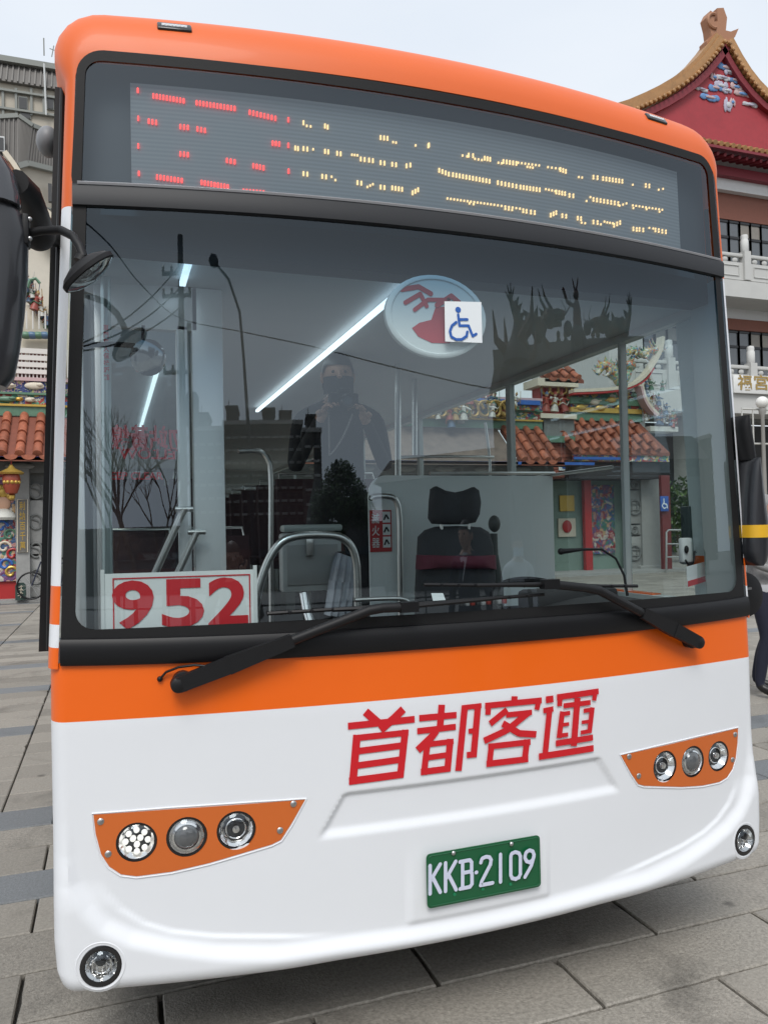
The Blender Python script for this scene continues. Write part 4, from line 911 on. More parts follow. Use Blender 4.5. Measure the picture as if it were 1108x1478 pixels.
mb = MB(); a, b = fz(1002, 812, .01), fz(1016, 800, .01); mb.box(a.x-.01, b.x+.02, FY+.01, FY+.05, a.z-.05, b.z, .006); mb.build('coin_tray', mat('tray_orange', (.50, .16, .04), .45), bus)
a, b = fz(1003, 816, -.04), fz(1030, 786, -.03); mb = MB(); mb.box(a.x+.01, b.x, FY+.005, FY+.07, a.z, b.z, .01); mb.lathe([(.03, -.02), (.032, 0), (.022, .012), (0, .013)], fz(1014, 797, -.02), (0, -1, 0), 16); mb.build('card_reader', mat('reader_grey', (.16, .18, .2), .35), bus)
q = [fz(990, 818, -.06), fz(1016, 811, -.06), fz(1018, 839, -.06), fz(992, 847, -.06)]; mb = MB(); mb.prism(q, (0, .002, 0)); lf = mb.build('leaflet', MATS['sticker_white'], bus, smooth=False)
q2 = [q[3]+(q[0]-q[3])*.28, q[2]+(q[1]-q[2])*.28, q[2], q[3]]; mb = MB(); mb.prism([p-V((0, .0025, 0)) for p in q2], (0, .001, 0)); mb.build('leaflet_stripe', MATS['sticker_red'], lf, smooth=False)
mb = MB(); mb.tube([fz(1030, 707, .05), fz(1015, 706, .05)], .008, 8); mb.ball(fz(1029, 707, .03), .016, 10, 8); mb.box(*sorted((fz(1006, 700).x, fz(1018, 700).x)), FY+.03, FY+.05, fz(1010, 714).z, fz(1010, 700).z, .003); mb.build('stalk_mirror', BLACKP, bus)
mb = MB(); mb.tube([at_y(810, 796, .6), at_y(840, 793, .58), at_y(868, 793, .56), at_y(888, 806, .54), at_y(900, 830, .52), at_y(905, 860, .5)], [.012, .006, .005, .005, .005, .006], 8); mb.ball(at_y(809, 796, .6), .014, 8, 6); mb.build('gooseneck_microphone', BLACKP, bus)
# passenger seats on the rear platform
SEATP = mat('seat_rose', (.055, .022, .026), .8, var=.08, vscale=40)
def pseat(x, y):
    s_ = empty('passenger_seat', (x, y, .8), parent=bus); z = .8 if y > 3.6 else .36
    mb = MB(); mb.box(x-.21, x+.21, y-.2, y+.22, z+.40, z+.48, .03); mb.build('seat', SEATP, s_)
    mb = MB(); rws = [[V((x+dx, y+.22+.10*t+dy, z+.44+.70*t)) for dx, dy in ((-.21, 0), (-.2, -.05), (0, -.06), (.2, -.05), (.21, 0), (.2, .03), (-.2, .03))] for t in (0, .3, .6, .85, .97, 1.0)]
    mb.grid(rws, close=True); mb.add(rws[-1], [tuple(range(7))]); mb.build('backrest', SEATP, s_)
    mb = MB(); mb.box(x-.04, x+.04, y-.1, y+.1, z, z+.40); mb.build('pedestal', STEEL, s_)
    mb = MB(); mb.tube([V((x-.19, y+.3, z+1.05)), V((x-.17, y+.35, z+1.19)), V((x+.17, y+.35, z+1.19)), V((x+.19, y+.3, z+1.05))], .012, 8); mb.build('grab_bar', STEEL, s_)
for y in (3.7, 4.55, 5.4, 6.25, 7.1):
    for x in (-.86, -.40, .42, .88): pseat(x, y)
for x in (-.86, -.4): pseat(x, 2.6)

# small things on and by the dash
mb = MB(); mb.box(.40, .78, .34, .46, 1.19, 1.285, .02); ib = mb.build('instrument_binnacle', mat('dash_black', (.02, .02, .022), .6), bus)
for x in (.50, .66):
    mb = MB(); mb.lathe([(.045, 0), (.045, .006), (.038, .008), (0, .008)], (x, .462, 1.24), (0, 1, 0), 18); mb.build('dial', mat('dial_grey', (.2, .2, .2), .3), ib)
for k in range(9):
    mb = MB(); x = .16+.022*k; mb.box(x, x+.015, .44, .47, 1.235, 1.252, .002); mb.build('dash_switch', mat(('switch_a', 'switch_b', 'switch_c')[k % 3], ((.05, .05, .05), (.3, .3, .3), (.25, .04, .03))[k % 3], .5), bus)
mb = MB(); p = at_y(632, 862, .42); mb.prism([p+V((-.02, 0, -.012)), p+V((.03, 0, -.014)), p+V((.028, .02, .012)), p+V((-.018, .02, .014))], (0, .0015, 0)); mb.build('paper_slip', MATS['sticker_white'], bus, smooth=False)
hang = [((487, 797), (512, 806)), ((482, 815), (513, 820)), ((478, 838), (511, 842)), ((475, 862), (508, 866)), ((471, 888), (504, 892))]
rws = []
for i, (a, b) in enumerate(hang):
    row = []
    for k in range(15):
        t = k/14; p = at_y(a[0]+(b[0]-a[0])*t, a[1]+(b[1]-a[1])*t, 1.0); p.y += .012*math.sin(t*21+i*.6)*(.4+i*.2); row.append(p)
    rws.append(row)
mb = MB(); mb.grid(rws); mb.grid([[q+V((0, .03, 0)) for q in r_] for r_ in rws]); mb.grid([[q for q in rws[0]], [q+V((0, .03, 0)) for q in rws[0]]])
hs2 = empty('hanging_shirt', rws[-1][7], 'pale grey shirt hanging beside the ticket terminal inside the bus', 'shirt'); mb.build('shirt_body', mat('shirt_grey', (.42, .43, .47), .9, var=.12, vscale=60), hs2)
mb = MB(); a = at_y(499, 797, 1.01); mb.tube([a, a+V((.0, 0, .03)), a+V((.015, 0, .045)), a+V((.022, 0, .03))], .003, 6); mb.tube([at_y(487, 798, 1.015), a, at_y(512, 806, 1.015)], .006, 6); mb.build('hanger', BLACKP, hs2)

mb = MB(); mb.box(-1.05, 1.05, .42, 1.35, .17, .2995, .02); mb.box(-.75, .75, 1.36, 8.6, .16, .2995, .02); mb.build('underbody_shade_block', mat('shade_block_black', (.012, .012, .012), .9), bus)  # boxes added below the floor to deepen the shade under the bus
# ================================================================== the temple behind the bus
def pbox(mb, x0, y0, x1, y1, Y, depth, ch=0.0, dx=0.0):
    a, b = at_y(x0, y1, Y), at_y(x1, y0, Y); return mb.box(a.x+dx, b.x+dx, Y, Y+depth, a.z, b.z, ch)
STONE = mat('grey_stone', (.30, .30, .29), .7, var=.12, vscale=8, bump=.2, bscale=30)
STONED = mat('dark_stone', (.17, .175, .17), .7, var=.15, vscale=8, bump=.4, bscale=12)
TERRA = mat('terracotta', (.34, .105, .055), .55, var=.38, vscale=7, rand=.22, bump=.4, bscale=25, stain=.35, sscale=3)
GOLD = mat('gold_paint', (.55, .36, .08), .35, metal=.5, var=.15, vscale=20)
LACQ = mat('red_lacquer', (.40, .025, .025), .4, var=.08)
GREENR = mat('green_glaze', (.10, .20, .13), .4, var=.2, vscale=12)
CREAM = mat('cream_render', (.62, .56, .45), .6, var=.06)
BLUE = mat('blue_trim', (.03, .12, .42), .5)
FRIEZE = patchwork('frieze_paint', [(.40, .06, .05), (.55, .42, .12), (.05, .20, .14), (.06, .12, .32), (.62, .58, .5), (.35, .05, .05), (.10, .3, .2)], 7)
DOORP = patchwork('door_paint', [(.30, .04, .05), (.45, .30, .16), (.06, .18, .14), (.08, .12, .30), (.50, .46, .40), (.16, .06, .16), (.05, .1, .2), (.4, .2, .18)], 7)
CERAM = patchwork('ceramic', [(.10, .30, .16), (.50, .12, .06), (.62, .60, .52), (.12, .25, .4), (.55, .4, .12), (.3, .42, .3)], 10, .35)
def figure(c, s, seed, name, parent):
    rd = random.Random(seed); mb = MB(); c = V(c); tl = rd.uniform(-.25, .25)
    mb.mi(0); mb.lathe([(.42*s, -.9*s), (.34*s, -.5*s), (.22*s, 0), (.26*s, .25*s), (.1*s, .45*s)], c, (tl, 0, 1), 9)
    mb.mi(1); h = c+V((tl*.6*s, -.05*s, .62*s)); mb.ball(h, .17*s, 8, 6); mb.mi(2); mb.lathe([(.2*s, .05*s), (.15*s, .2*s), (.03*s, .38*s)], h, (tl, 0, 1), 7)
    for q in (-1, 1): mb.mi(0); e = c+V((q*.5*s, -.15*s, rd.uniform(0, .4)*s)); mb.tube([c+V((q*.2*s, 0, .3*s)), e, e+V((q*.1*s, -.2*s, rd.uniform(-.2, .4)*s))], [.12*s, .1*s, .06*s], 6)
    mb.mi(2); e = c+V((rd.choice((-1, 1))*.6*s, -.2*s, 0)); mb.tube([e-V((0, 0, .6*s)), e+V((rd.uniform(-.2, .2)*s, 0, 1.1*s))], .035*s, 5)
    mb.mi(3); mb.tube([c+V((-.5*s, -.1*s, -.3*s)), c+V((-.2*s, -.3*s, -.1*s)), c+V((.25*s, -.25*s, -.35*s)), c+V((.6*s, -.1*s, .1*s))], .06*s, 5)
    pool = [mat('glaze_green', (.05, .13, .07), .4, var=.3, vscale=9), mat('glaze_red', (.25, .05, .035), .4, var=.3, vscale=9), mat('glaze_blue', (.06, .11, .19), .4, var=.3, vscale=9), mat('glaze_white', (.45, .44, .40), .4, var=.2, vscale=9), mat('glaze_ochre', (.32, .20, .06), .4, var=.3, vscale=9)]
    return mb.build(name, [rd.choice(pool), mat('glaze_skin', (.42, .28, .2), .5), rd.choice(pool), rd.choice(pool)], parent)
temple = empty('temple', (3, 18.5, 0), 'ornate temple with terracotta roofs and painted doors standing behind the bus', 'temple')
def tile_data():
    mb = MB(); r, Lh = .105, .40; rws = []
    for k, (yy, rr) in enumerate(((-Lh/2, r), (Lh/2-.05, r*.92), (Lh/2, r*.8))): rws.append([V((rr*math.cos(math.pi*q/8), yy, rr*math.sin(math.pi*q/8))) for q in range(9)])
    mb.grid(rws); mb.add([V((0, -Lh/2, 0))]+rws[0], [(0, q+1, q+2) for q in range(8)])
    mb.lathe([(.088, 0), (.092, .012), (.06, .02), (0, .02)], (0, -Lh/2-.002, .045), (0, -1, 0), 14)
    o = mb.build('roof_tile', TERRA, recalc=False); d = o.data; off = WL[o.name].copy(); bpy.data.objects.remove(o); return d, off
tdat, toff = tile_data()
def tile_roof(x0, x1, ye, ze, yt, zt, pitch, single=True, lean=0.0, name='roof_deck'):
    sl = V((0, yt-ye, zt-ze)); ln = sl.length; ang = math.atan2(zt-ze, yt-ye); n = max(2, int(round(ln/.36))); d = sl/ln
    mb = MB(); mb.prism([V((x0-.1, ye, ze-.05)), V((x1+.1, ye, ze-.05)), V((x1+.1+lean, yt, zt-.05)), V((x0-.1+lean, yt, zt-.05))], (0, 0, -.10)); deck = mb.build(name, mat('roof_under', (.20, .06, .035), .7, var=.2), temple, smooth=False)
    k = int((x1-x0)/pitch); rot = Matrix.Rotation(ang, 3, 'X')
    for i in range(k+1):
        for j in range(n):
            t = (j+.5)/n; p = V((x0+i*pitch+lean*t, ye, ze))+sl*t
            o = bpy.data.objects.new('roof_tile', tdat); link(o, p+rot @ (toff), deck); o.rotation_euler = (ang, 0, 0)
        if i < k:
            q = V((x0+(i+.5)*pitch, ye-.015, ze-.035)); mb = MB(); r = pitch*.42
            mb.prism([q+V((r*math.cos(a), 0, .03+r*.75*math.sin(a))) for a in [math.pi+math.pi*s_/8 for s_ in range(9)]], (0, .02, 0)); mb.build('drip_tile', TERRA, deck, smooth=False)
    return deck
# --- left bay
YF = 17.7
mb = MB(); mb.box(-11, 16.1, 17.3, 21.0, 0.0, .07); mb.build('stone_step', STONE, temple, smooth=False)
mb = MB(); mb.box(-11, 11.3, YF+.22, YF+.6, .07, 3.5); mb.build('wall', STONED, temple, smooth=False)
mb = MB(); a = at_y(25, 690, YF); mb.box(-6.2, a.x, YF+.05, YF+.2, .07, 3.2); mb.build('door_frame', LACQ, temple, smooth=False)
a, b = at_y(-60, 842, YF), at_y(23.5, 689, YF); mb = MB(); mb.box(a.x, b.x, YF-.01, YF+.04, a.z, b.z, .01); dg = mb.build('painted_door', DOORP, temple, smooth=False); dg['label'] = 'temple door painted with a robed guardian in many colours'
c = at_y(5, 727, YF-.03); mb = MB(); mb.ball(c, (.16, .05, .17), 14, 10); mb.build('painted_face', mat('face_paint', (.55, .33, .22), .6), dg)
mb = MB()
for i, (dx, dz_, rr) in enumerate(((-.16, .18, .10), (0, .26, .12), (.16, .18, .10), (-.05, .38, .07), (.08, .36, .06))): mb.ball(c+V((dx, 0, dz_)), (rr, .05, rr), 10, 8)
mb.build('headdress', GOLD, dg)
mb = MB(); mb.lathe([(.10, 0), (.25, -.1), (.30, -.2), (.26, -.26), (.05, -.24)], c+V((0, .02, -.12)), (0, 0, 1), 16); mb.build('beard', mat('beard_white', (.6, .6, .55), .6), dg)
for k in range(6):
    mb = MB(); q = at_y((2, 14, 6, 18, 8, 16)[k], (760, 772, 790, 800, 815, 826)[k], YF-.02); mb.tube([q+V((.15*math.cos(t)*(1-t/9), 0, .15*math.sin(t)*(1-t/9))) for t in [i*.5 for i in range(14)]], .03, 6)
    mb.build('robe_scroll', (BLUE, GREENR, CREAM, LACQ, BLUE, GOLD)[k], dg)
mb = MB(); pbox(mb, 24.5, 676, 42, 900, YF-.12, .3); a = WL; ob = mb.build('stone_column', STONE, temple, smooth=False)
mb = MB(); pbox(mb, 25.5, 721, 40.5, 797, YF-.15, .025, .004); cp = mb.build('couplet_board', mat('board_grey', (.16, .155, .145), .6), ob)
a, b = at_y(29, 794, YF-.16), at_y(36.5, 724, YF-.16); mb = MB(); text_mesh(mb, list('利納百千萬'), 1, lambda u, v: V((a.x+u, YF-.155, a.z+v)), fit=(b.x-a.x, b.z-a.z), vertical=True, bold=.015); mb.build('lettering', GOLD, cp, smooth=False)
mb = MB(); fr_ = [at_y(25.7, 721, YF-.16), at_y(40.3, 721, YF-.16), at_y(40.3, 797, YF-.16), at_y(25.7, 797, YF-.16)]; mb.tube(fr_+fr_[:1], .012, 6, caps=False); mb.build('board_edge', CREAM, cp)
for (x0, y0, x1, y1) in ((43, 700, 62, 718), (43, 722, 62, 785), (43, 788, 62, 800), (43, 803, 62, 862)):
    mb = MB(); pbox(mb, x0, y0, x1, y1, YF+.02, .12, .012); pn = mb.build('carved_panel', STONE, temple)
    c = at_y((x0+x1)/2, (y0+y1)/2, YF); mb = MB(); mb.tube([c+V((.13*math.cos(t), 0, min(.2, .17)*math.sin(t))) for t in [2*math.pi*k/20 for k in range(21)]], .025, 8); mb.tube([c+V((-.15, 0, .1)), c+V((.05, 0, .02)), c+V((.12, 0, -.14))], .02, 6); mb.build('relief', STONED, pn)
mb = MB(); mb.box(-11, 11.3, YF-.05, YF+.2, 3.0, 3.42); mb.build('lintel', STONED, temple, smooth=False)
for x in [-9+1.2*i for i in range(17)]:
    mb = MB(); mb.ball((x, YF-.08, 3.15), (.32, .05, .09), 10, 6); mb.build('lintel_relief', STONE, temple)
# eave, tiles, ridge bands
YE = 16.9; ze = at_y(30, 656, YE).z
mb = MB(); mb.box(-11, 12.2, YE+.0, YE+.08, at_y(30, 664, YE).z, at_y(30, 659, YE).z); mb.build('eave_board', BLUE, temple, smooth=False)
mb = MB(); mb.box(-11, 12.2, YE+.05, YE+.12, at_y(30, 659, YE).z, ze-.07); mb.build('eave_frieze', FRIEZE, temple, smooth=False)
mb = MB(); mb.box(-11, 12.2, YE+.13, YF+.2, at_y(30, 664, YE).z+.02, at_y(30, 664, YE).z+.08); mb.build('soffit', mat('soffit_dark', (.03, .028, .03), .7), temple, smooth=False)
zt = at_y(30, 598, 18.1).z
tile_roof(at_y(3, 650, YE).x-1.1, -1.9, YE, ze, 18.1, zt, .365)
mb = MB(); mb.prism([V((-11, YE, ze-.05)), V((-4.6, YE, ze-.05)), V((-4.6, 18.1, zt-.05)), V((-11, 18.1, zt-.05))], (0, 0, -.1)); mb.prism([V((-1.7, YE, ze-.05)), V((4.7, YE, ze-.05)), V((4.7, 18.1, zt-.05)), V((-1.7, 18.1, zt-.05))], (0, 0, -.1)); mb.build('roof_slope', TERRA, temple, smooth=False)
tile_roof(9.9, 11.1, YE, ze, 18.1, zt, .365)
mb = MB(); mb.prism([V((4.7, YE, ze-.05)), V((9.7, YE, ze-.05)), V((9.7, 18.1, zt-.05)), V((4.7, 18.1, zt-.05))], (0, 0, -.1)); mb.build('old_roof_slope', mat('old_slope', (.15, .115, .095), .7, var=.35, vscale=4, bump=.6, bscale=8), temple, smooth=False)
def course(y0, y1, Y, d, mt_, nm, x0=-11, x1=11.2):
    mb = MB(); mb.box(x0, x1, Y, Y+d, at_y(30, y1, Y).z, at_y(30, y0, Y).z); return mb.build(nm, mt_, temple, smooth=False)
course(586, 600, 18.05, .4, GREENR, 'ridge_band'); course(583, 586, 18.0, .45, GOLD, 'ridge_fillet'); course(569, 583, 18.08, .4, FRIEZE, 'ridge_frieze'); course(566, 569, 18.0, .45, GREENR, 'ridge_fillet')
course(549, 566, 18.06, .4, patchwork('frieze_navy', [(.03, .04, .16), (.05, .07, .22), (.4, .42, .15), (.03, .04, .14), (.5, .3, .3), (.04, .05, .18)], 11), 'ridge_frieze'); course(544, 549, 18.0, .46, mat('pink_cornice', (.52, .36, .36), .6), 'ridge_cornice')
for px, py, rx, rz__, mt_ in ((10, 557, .2, .07, CREAM), (50, 557, .22, .09, CREAM), (10, 576, .24, .07, GREENR), (44, 577, .12, .06, CREAM), (28, 576, .1, .05, GOLD)):
    mb = MB(); c = at_y(px, py, 18.04); mb.ball(c, (rx, .05, rz__), 10, 8); mb.ball(c+V((rx*.5, -.02, rz__*.3)), (rx*.4, .05, rz__*.6), 8, 6); mb.build('ridge_relief', mt_, temple)
mb = MB(); pbox(mb, 38, 522, 44, 556, 18.03, .05); 
# pale railing of the upper gallery, dark red openings behind it
mb = MB(); mb.box(-11, 10, 18.75, 19.0, at_y(30, 545, 18.75).z, at_y(30, 440, 18.75).z); mb.build('gallery_wall', CREAM, temple, smooth=False)
for x0, x1 in ((27, 38), (41, 52), (55, 66)):
    mb = MB(); pbox(mb, x0, 508, x1, 545, 18.72, .04); mb.build('gallery_opening', mat('maroon_dark', (.10, .022, .02), .7), temple, smooth=False)
RAILW = mat('railing_white', (.62, .60, .56), .55)
for k in range(-2, 18):
    mb = MB(); px = 20+5.5*k; pbox(mb, px, 505, px+1.5, 545, 18.5, .04); mb.build('railing_bar', RAILW, temple, smooth=False)
for py in (505, 515, 525, 535):
    mb = MB(); pbox(mb, -20, py, 90, py+1.6, 18.46, .035); mb.build('railing_rail', RAILW, temple, smooth=False)
for k in range(5):
    mb = MB(); c = at_y(30+9*k, 475, 18.6); mb.tube([c, c+V((0, 0, .45))], .02, 6); mb.build('gallery_finial', RAILW, temple)
# pale swallow-tail ridge sweeping down, ceramic figures on a shelf below
def sweep(pts, Y, w_, h_, mt_, nm, par=temple):
    P = [at_y(px, py, Y) for px, py in pts]; D = []
    for i in range(len(P)-1):
        p0, p1, p2, p3 = P[max(i-1, 0)], P[i], P[i+1], P[min(i+2, len(P)-1)]
        for k in range(6): t = k/6; D.append(.5*((2*p1)+(p2-p0)*t+(2*p0-5*p1+4*p2-p3)*t*t+(3*p1-p0-3*p2+p3)*t**3))
    D.append(P[-1]); mb = MB(); rws = []
    for i, p in enumerate(D):
        d = (D[min(i+1, len(D)-1)]-D[max(i-1, 0)]).normalized(); n = V((-d.z, 0, d.x)); rws.append([p+n*(h_/2*a)+V((0, w_/2*b, 0)) for a, b in ((-1, -1), (1, -1), (1, 1), (-1, 1))])
    mb.grid(rws, close=True); mb.add(rws[0], [(0, 1, 2, 3)]); mb.add(rws[-1], [(3, 2, 1, 0)]); return mb.build(nm, mt_, par, smooth=False)
sweep([(8, 222), (24, 244), (40, 272), (58, 298), (85, 322)], 19.2, .3, .12, CREAM, 'swallowtail_ridge')
sweep([(12, 236), (27, 257), (43, 284), (60, 308), (85, 331)], 19.25, .3, .16, mat('ridge_brown', (.25, .12, .06), .6), 'swallowtail_ridge')
sweep([(14, 250), (30, 270), (46, 297), (62, 322), (85, 345)], 19.3, .3, .14, CREAM, 'swallowtail_ridge')
sweep([(28, 292), (44, 312), (60, 338), (85, 365)], 19.35, .25, .10, GREENR, 'swallowtail_ridge')
mb = MB(); mb.box(-11, 6, 19.6, 20.0, 4.3, at_y(40, 330, 19.6).z); mb.build('upper_wall', mat('upper_beige', (.58, .54, .46), .7, var=.05), temple, smooth=False)
for k in range(22):
    figure(at_y(38+(k*7.3) % 36, 408+(k*13) % 62, 18.6+.02*k), random.Random(k).uniform(.17, .27), k, 'ceramic_figure', temple)
mat('ceramic_red', (.30, .06, .045), .4, var=.3, vscale=9); mat('ceramic_blue', (.08, .15, .24), .4, var=.3, vscale=9); mat('ceramic_white', (.52, .52, .48), .4, var=.2, vscale=9)
for k in range(5):
    mb = MB(); c = at_y(38+9*k, 484, 18.55); mb.ball(c, (.16, .12, .09), 10, 8); mb.build('ceramic_cloud', (GREENR, MATS['ceramic_blue'])[k % 2], temple)
mb = MB(); mb.tube([at_y(40, 415, 18.5), at_y(44, 404, 18.5), at_y(52, 402, 18.5), at_y(58, 409, 18.5)], .04, 6); mb.build('ceramic_plume', GREENR, temple)
# --- dragon builder
def dragon(parent, pts, r, mt_, horn=True, name='ridge_dragon', face=None):
    P = [V(p) for p in pts]; D = []
    for i in range(len(P)-1):
        p0, p1, p2, p3 = P[max(i-1, 0)], P[i], P[i+1], P[min(i+2, len(P)-1)]
        for k in range(6): t = k/6; D.append(.5*((2*p1)+(p2-p0)*t+(2*p0-5*p1+4*p2-p3)*t*t+(3*p1-p0-3*p2+p3)*t**3))
    D.append(P[-1]); n = len(D); mb = MB(); rs = [r*(.35+.9*math.sin(math.pi*min(1, (i+2)/n*.9))) for i in range(n)]; mb.tube(D, rs, 10)
    h = D[-1]; d = (D[-1]-D[-3]).normalized(); up = V((0, 0, 1)); hd = face or V((d.x, d.y, 0)).normalized()
    mb.ball(h, (r*1.7, r*1.5, r*1.4), 10, 8); mb.tube([h, h+hd*r*2.2+up*r*.3, h+hd*r*3.6+up*r*.2], [r*1.2, r*.9, r*.6], 8); mb.tube([h-up*r*.5, h+hd*r*2.8-up*r*.9], [r*.8, r*.4], 8)
    for s in (-1, 1):
        a = h+V((0, s*r*.8, r)); mb.tube([a, a-hd*r*1.5+up*r*1.8, a-hd*r*2.0+up*r*3.4], [r*.35, r*.25, r*.05], 6)
        mb.tube([h+hd*r*3.3, h+hd*r*4.6+up*r*1.2+V((0, s*r, 0)), h+hd*r*4.0+up*r*2.6+V((0, s*r*1.6, 0))], [r*.14, r*.1, r*.03], 5)
    for i in range(3, n-2, 2):
        t = (D[min(i+1, n-1)]-D[i-1]).normalized(); u2 = (up-t*up.dot(t))
        u2 = u2.normalized() if u2.length > .05 else V((1, 0, 0)); q = D[i]+u2*rs[i]*.8
        mb.add([q-t*r*.7, q+t*r*.7, q+u2*r*1.5-t*r*.6, q+V((0, r*.12, 0))], [(0, 1, 2), (0, 2, 3), (1, 3, 2), (0, 3, 1)])
    for i in (int(n*.3), int(n*.68)):
        for s in (-1, 1):
            q = D[i]; mb.tube([q, q+V((s*r*.8, s*r*1.6, -r*1.6)), q+V((s*r*2.0, s*r*1.6, -r*2.6)), q+V((s*r*2.9, s*r*1.5, -r*2.3))], [r*.6, r*.5, r*.3, r*.12], 6)
    t0 = D[0]
    for k in range(4): a = .5+.55*k; mb.tube([t0, t0+V((-r*1.4*math.cos(a)*1.3, 0, r*2.6*math.sin(a)))], [r*.35, .01], 5)
    return mb.build(name, mt_, parent)
# --- right end bay
YR2 = 18.5
def pr(px, py, Y=YR2): return at_y(px, py, Y)
yE = 17.7; zeR = at_y(900, 650, yE).z; ztR = at_y(880, 606, 18.7).z
tile_roof(at_y(832, 650, yE).x, at_y(962, 650, yE).x, yE, zeR, 18.7, ztR, .37, lean=-.35)
mb = MB(); pbox(mb, 828, 657, 965, 665, yE+.06, .1); mb.build('eave_frieze', FRIEZE, temple, smooth=False)
mb = MB(); pbox(mb, 828, 660, 896, 663, yE+.02, .04); mb.build('eave_board', BLUE, temple, smooth=False)
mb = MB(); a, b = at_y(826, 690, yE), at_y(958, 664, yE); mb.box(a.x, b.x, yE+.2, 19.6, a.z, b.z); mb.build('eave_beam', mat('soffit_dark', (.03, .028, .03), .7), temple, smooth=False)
for y0, y1, mt_, nm, d in ((594, 606, GREENR, 'ridge_band', .0), (591, 594, GOLD, 'ridge_fillet', -.06), (582, 591, FRIEZE, 'ridge_frieze', .03), (577, 582, GREENR, 'ridge_fillet', -.05), (566, 577, FRIEZE, 'ridge_frieze', .03)):
    mb = MB(); pbox(mb, 824, y0, 926, y1, 18.6+d, .5-d); mb.build(nm, mt_, temple, smooth=False)
sweep([(824, 565), (850, 564), (880, 562), (905, 557), (925, 545), (940, 525), (950, 505), (953, 487)], 18.45, .3, .10, CREAM, 'swallowtail_ridge')
sweep([(824, 569), (850, 568), (880, 566), (908, 560), (928, 549), (940, 532)], 18.42, .24, .05, LACQ, 'swallowtail_ridge')
sweep([(921, 556), (926, 575), (935, 590), (945, 600)], 18.4, .3, .16, CREAM, 'hip_ridge'); sweep([(921, 558), (926, 577), (935, 592), (944, 600)], 18.36, .3, .08, mat('pink_cornice', (.52, .36, .36), .6), 'hip_ridge')
dragon(temple, [pr(862, 540), pr(872, 527), pr(884, 536), pr(895, 552), pr(905, 540), pr(908, 528)], .13, CERAM, face=V((-1, 0, 0)))
dragon(temple, [pr(905, 512), pr(915, 505), pr(925, 512), pr(935, 507), pr(945, 506)], .09, CERAM, face=V((1, 0, 0)))
for px, py in ((846, 578), (858, 580), (882, 577), (900, 574), (918, 570), (838, 588), (866, 589), (896, 588)):
    mb = MB(); c = pr(px, py, 18.55); mb.ball(c, (.18, .06, .10), 10, 8); mb.tube([c+V((-.25, 0, -.03)), c, c+V((.24, 0, .06))], .03, 6); mb.build('ridge_relief', random.choice((CREAM, GOLD, GREENR)), temple)
for k in range(26):
    rd = random.Random(k+50); figure(pr(930+rd.uniform(-2, 42), 610-rd.uniform(0, 60)*(1 if k % 2 else .35), 18.3+.01*k), rd.uniform(.14, .24), k+50, 'ceramic_figure', temple)
mb = MB(); pbox(mb, 938, 616, 978, 622, 18.3, .5); mb.build('figure_shelf', MATS['ceramic_white'], temple, smooth=False)
# lantern-shaped box and brick pier to the left of it
for (x0, y0, x1, y1, dd, mt_, nm) in ((780, 598, 832, 603, 0, CREAM, 'pier_cap'), (785, 603, 828, 630, .12, STONED, 'pier_box'), (780, 630, 832, 638, 0, GREENR, 'pier_cap'), (794, 638, 829, 690, .15, mat('brick_red', (.28, .09, .06), .7, var=.2, vscale=15), 'brick_pier')):
    mb = MB(); pbox(mb, x0, y0, x1, y1, 18.0+dd, 1.0-2*dd); po_ = mb.build(nm, mt_, temple, smooth=False)
    if nm == 'brick_pier':
        for r in range(9):
            for c in range(3):
                xa = 794.5+11.6*c+(5.8 if r % 2 else 0); mb = MB(); pbox(mb, xa, 638.5+5.7*r, min(xa+10.6, 828.5), 638.5+5.7*r+4.6, 18.135, .02); mb.build('brick', mat('brick_face', (.33, .10, .065), .7, var=.15, vscale=15, rand=.2), po_, smooth=False)
mb = MB(); pbox(mb, 806, 668, 819, 679, 18.10, .02); pq = mb.build('house_number', MATS['sticker_white'], temple, smooth=False)
a, b = at_y(811, 676, 18.09), at_y(815, 670, 18.09); mb = MB(); mb.box(a.x, b.x, 18.085, 18.095, a.z, b.z); mb.build('plaque_mark', MATS['sticker_blue'], pq, smooth=False)
mb = MB(); pbox(mb, 780, 560, 828, 598, 18.9, .5); mb.build('gable_panel', LACQ, temple, smooth=False)
for px in (788, 800, 812):
    c = at_y(px, 580, 18.75); figure(c, .34, px, 'gilt_figure', temple); mb = MB(); mb.tube([c+V((.16*math.cos(t), .02, .16*math.sin(t)+.4)) for t in [i*.6 for i in range(12)]], .04, 6); mb.build('gilt_scroll', mat('old_gold', (.30, .19, .05), .45, metal=.4, var=.3, vscale=15), temple)
mb = MB(); pbox(mb, 776, 548, 834, 556, 18.6, .9); mb.build('cornice', CREAM, temple, smooth=False)
tile_roof(at_y(790, 545, 18.6).x, at_y(838, 545, 18.6).x, 18.6, at_y(810, 545, 18.6).z, 19.3, at_y(810, 530, 19.3).z, .37)
